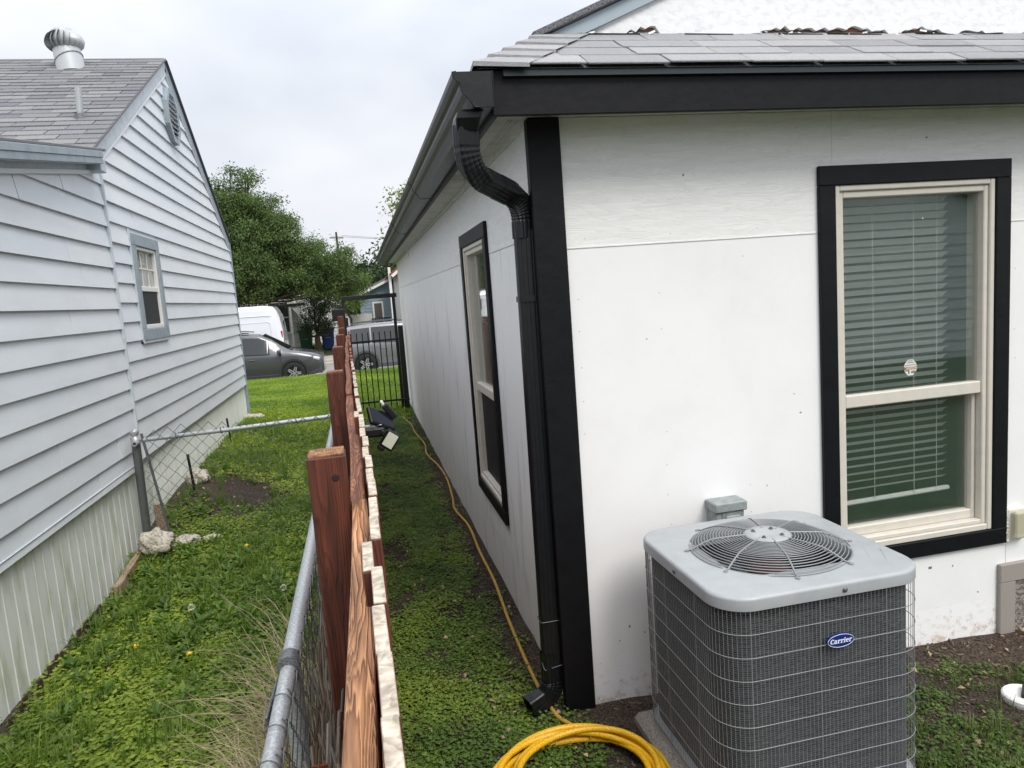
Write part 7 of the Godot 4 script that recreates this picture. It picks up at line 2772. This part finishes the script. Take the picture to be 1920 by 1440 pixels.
func stone(called: String, label: String, at: Vector3, size: Vector3, seed_: int) -> void:
	var m := Mb.new()
	var nz := noise_of(0.8, 3, FastNoiseLite.TYPE_SIMPLEX, 0.0, seed_)
	m.surf(16, 10, func(i: int, j: int) -> Vector3:
		var a := TAU * i / 16.0
		var e := PI * (j / 10.0 - 0.5)
		var d := Vector3(cos(a) * cos(e), sin(e), sin(a) * cos(e)) if i < 16 else Vector3(cos(e), sin(e), 0)
		var k := 1.0 + 0.5 * nz.get_noise_3dv(d * 1.6) + 0.25 * nz.get_noise_3dv(d * 5.0)
		return at + Vector3(0, size.y * 0.3, 0) + d * size * 0.5 * k, true)
	whole(called, m, mat("limestone"), label, "stone", "stones by the skirting")

func make_small_things() -> void:
	stone("limestone", "pale pitted stone at the foot of the ball-capped post", Vector3(-1.66, 0.12, -5.72), Vector3(0.26, 0.19, 0.18), 5)
	stone("limestone", "rounded white stone behind the chain link by the skirting", Vector3(-1.70, 0.22, -7.45), Vector3(0.22, 0.18, 0.2), 6)
	stone("limestone", "flat stone under the leaning tension bar", Vector3(-1.50, 0.08, -5.95), Vector3(0.2, 0.08, 0.14), 7)
	stone("limestone", "small pale stone at the neighbour's far corner", Vector3(-1.74, 0.18, -11.6), Vector3(0.3, 0.15, 0.24), 8)
	stone("limestone", "low stone half sunk in the weeds right of the tension bar", Vector3(-1.33, 0.05, -6.0), Vector3(0.16, 0.07, 0.1), 9)
	# lumber against the skirting foot
	var m := Mb.new()
	m.cbox(Vector3(-1.785, 0.06, -5.5), Vector3(0.045, 0.12, 0.75), 0.004, Basis(Vector3.UP, 0.03) * Basis(Vector3(1, 0, 0), 0.07))
	whole("lumber_board", m, mat("grey_lumber"), "weathered board on edge along the skirting foot", "board")
	m = Mb.new()
	m.cbox(Vector3(-1.70, 0.28, -6.05), Vector3(0.07, 0.24, 0.04), 0.003, Basis(Vector3(0, 0, 1), 0.05))
	whole("wood_block", m, mat("grey_lumber"), "short upright wood block behind the ball-capped post", "board")
	for q in [[Vector3(-1.62, 0.46, -6.85), 0.34, "black marker stake standing behind the chain link mesh"], [Vector3(-1.72, 0.42, -9.4), 0.3, "small black stake near the far part of the skirting"]]:
		m = Mb.new()
		m.cbox(q[0], Vector3(0.022, q[1], 0.012), 0.002, Basis(Vector3(0, 0, 1), 0.06))
		whole("marker_stake", m, mat("black_plastic"), q[2], "stake", "black stakes")
	# bits of rotten edging between skirting and soil
	var r := rng_of(71)
	m = Mb.new()
	for i in 26:
		var z := r.randf_range(-5.0, -3.6)
		var hh := r.randf_range(0.03, 0.1)
		m.cbox(Vector3(-1.80 + r.randf_range(-0.012, 0.02), hh * 0.4, z), Vector3(0.012, hh, r.randf_range(0.02, 0.07)), 0.002, Basis(Vector3(1, 0, 0), r.randf_range(-0.2, 0.2)))
	var rot := whole("rotten_edging", m, plain("rot", col(58, 44, 34), 0.95), "broken dark wood edging at the skirting foot", "edging")
	rot.set_meta("kind", "stuff")
	# bark chips and crumbs on the bare soil
	var chip := Mb.new()
	chip.cbox(Vector3.ZERO, Vector3(0.022, 0.004, 0.008), 0.001)
	var cm := chip.mesh()
	var xs := []
	var cs := []
	for i in 12000:
		var x := r.randf_range(0.62, 4.2)
		var z := r.randf_range(-2.89, -0.6)
		if i % 4 == 0:
			x = r.randf_range(0.42, 0.74)
			z = r.randf_range(-11.5, -2.9)
		if i % 9 == 0:
			x = r.randf_range(-1.82, -0.5)
			z = r.randf_range(-9.0, -1.5) if i % 2 == 0 else r.randf_range(-8.6, -6.1)
		if x > 0.95 and x < 1.86 and z > -2.76 and z < -1.9: continue
		var s := r.randf_range(0.35, 1.2)
		xs.append(Transform3D(Basis.from_euler(Vector3(r.randf_range(-0.5, 0.5), r.randf() * TAU, r.randf_range(-0.5, 0.5))).scaled(Vector3(s, s, s)), Vector3(x, gy(x, z) + 0.003, z)))
		var k := r.randf()
		cs.append(Color(0.05, 0.033, 0.022).lerp(Color(0.2, 0.145, 0.095), k * k))
	var o := scatter(self, "soil_litter", cm, mat("dry_stem"), xs, cs)
	tag(o, "brown bark chips and crumbs on the bare soil", "litter", "", "stuff")
	# dry fallen leaves lying about
	var dl := Mb.new()
	leaf_shape(dl, Vector3(-0.018, 0.002, 0), Vector3(1, 0.1, 0).normalized(), Vector3(0, 0, 1), 0.036, 0.022, 0.25)
	var dm := dl.mesh()
	xs = []
	cs = []
	for i in 900:
		var x := r.randf_range(-1.82, -0.3)
		var z := r.randf_range(-9.0, -1.3)
		if i % 3 == 0:
			x = r.randf_range(0.0, 0.72)
			z = r.randf_range(-9.0, -1.2)
		if i % 5 == 0:
			x = r.randf_range(0.8, 3.4)
			z = r.randf_range(-2.85, -1.2)
			if x > 0.95 and x < 1.86 and z < -1.9: continue
		var s := r.randf_range(0.4, 1.1)
		xs.append(Transform3D(Basis.from_euler(Vector3(r.randf_range(-0.7, 0.7), r.randf() * TAU, r.randf_range(-0.7, 0.7))).scaled(Vector3(s, s, s)), Vector3(x, gy(x, z) + r.randf_range(0.004, 0.035), z)))
		cs.append(Color(0.16, 0.10, 0.06).lerp(Color(0.42, 0.32, 0.19), r.randf()))
	o = scatter(self, "fallen_leaves", dm, mat("dry_stem"), xs, cs)
	tag(o, "dry brown leaves fallen on the clover and soil", "leaves", "", "stuff")
	# drain clean-out cap
	var c := Vector3(2.60, -0.02, -2.36)
	var t := thing("cleanout_cap", "white plastic drain cap in the soil at the right edge", "drain cap", c)
	m = Mb.new()
	m.lathe([Vector2(0.078, -0.06), Vector2(0.078, 0.012), Vector2(0.084, 0.014), Vector2(0.084, 0.03), Vector2(0.078, 0.036), Vector2(0.0, 0.037)], 24, c)
	part(t, "rim", m, mat("white_plastic"))
	m = Mb.new()
	m.cbox(c + Vector3(0, 0.046, 0), Vector3(0.09, 0.022, 0.022), 0.004, Basis(Vector3.UP, 0.7))
	part(t, "grip", m, mat("black_plastic"))

# what the front window mirrors: a neighbouring shed and fence behind the camera
func make_back_yard() -> void:
	var t := thing("back_shed", "white sided shed standing behind the camera, mirrored in the front window", "shed", Vector3(9.2, 0, 6.5))
	var m := Mb.new()
	m.prism(PackedVector2Array([Vector2(7.0, -0.2), Vector2(12.5, -0.2), Vector2(12.5, 2.5), Vector2(9.75, 3.9), Vector2(7.0, 2.5)]), 6.0, 9.5)
	part(t, "wall", m, mat("siding_2"))
	m = Mb.new()
	var y := 0.1
	while y < 2.4:
		m.quad_o(Vector3(7.0, y, 5.97), Vector3(12.5, y, 5.97), Vector3(12.5, y + 0.2, 5.995), Vector3(7.0, y + 0.2, 5.995), Vector3(0, 0, -1))
		m.quad_o(Vector3(7.0, y, 5.97), Vector3(12.5, y, 5.97), Vector3(12.5, y, 5.999), Vector3(7.0, y, 5.999), Vector3.DOWN)
		y += 0.205
	part(t, "siding", m, mat("siding_2"))
	for s in [-1.0, 1.0]:
		m = Mb.new()
		m.cbox(Vector3(9.75 + s * 1.5, 3.24, 7.75), Vector3(3.4, 0.08, 4.1), 0.01, Basis(Vector3(0, 0, 1), -s * 0.47))
		part(t, "roof", m, mat("shingle_grey_1"))
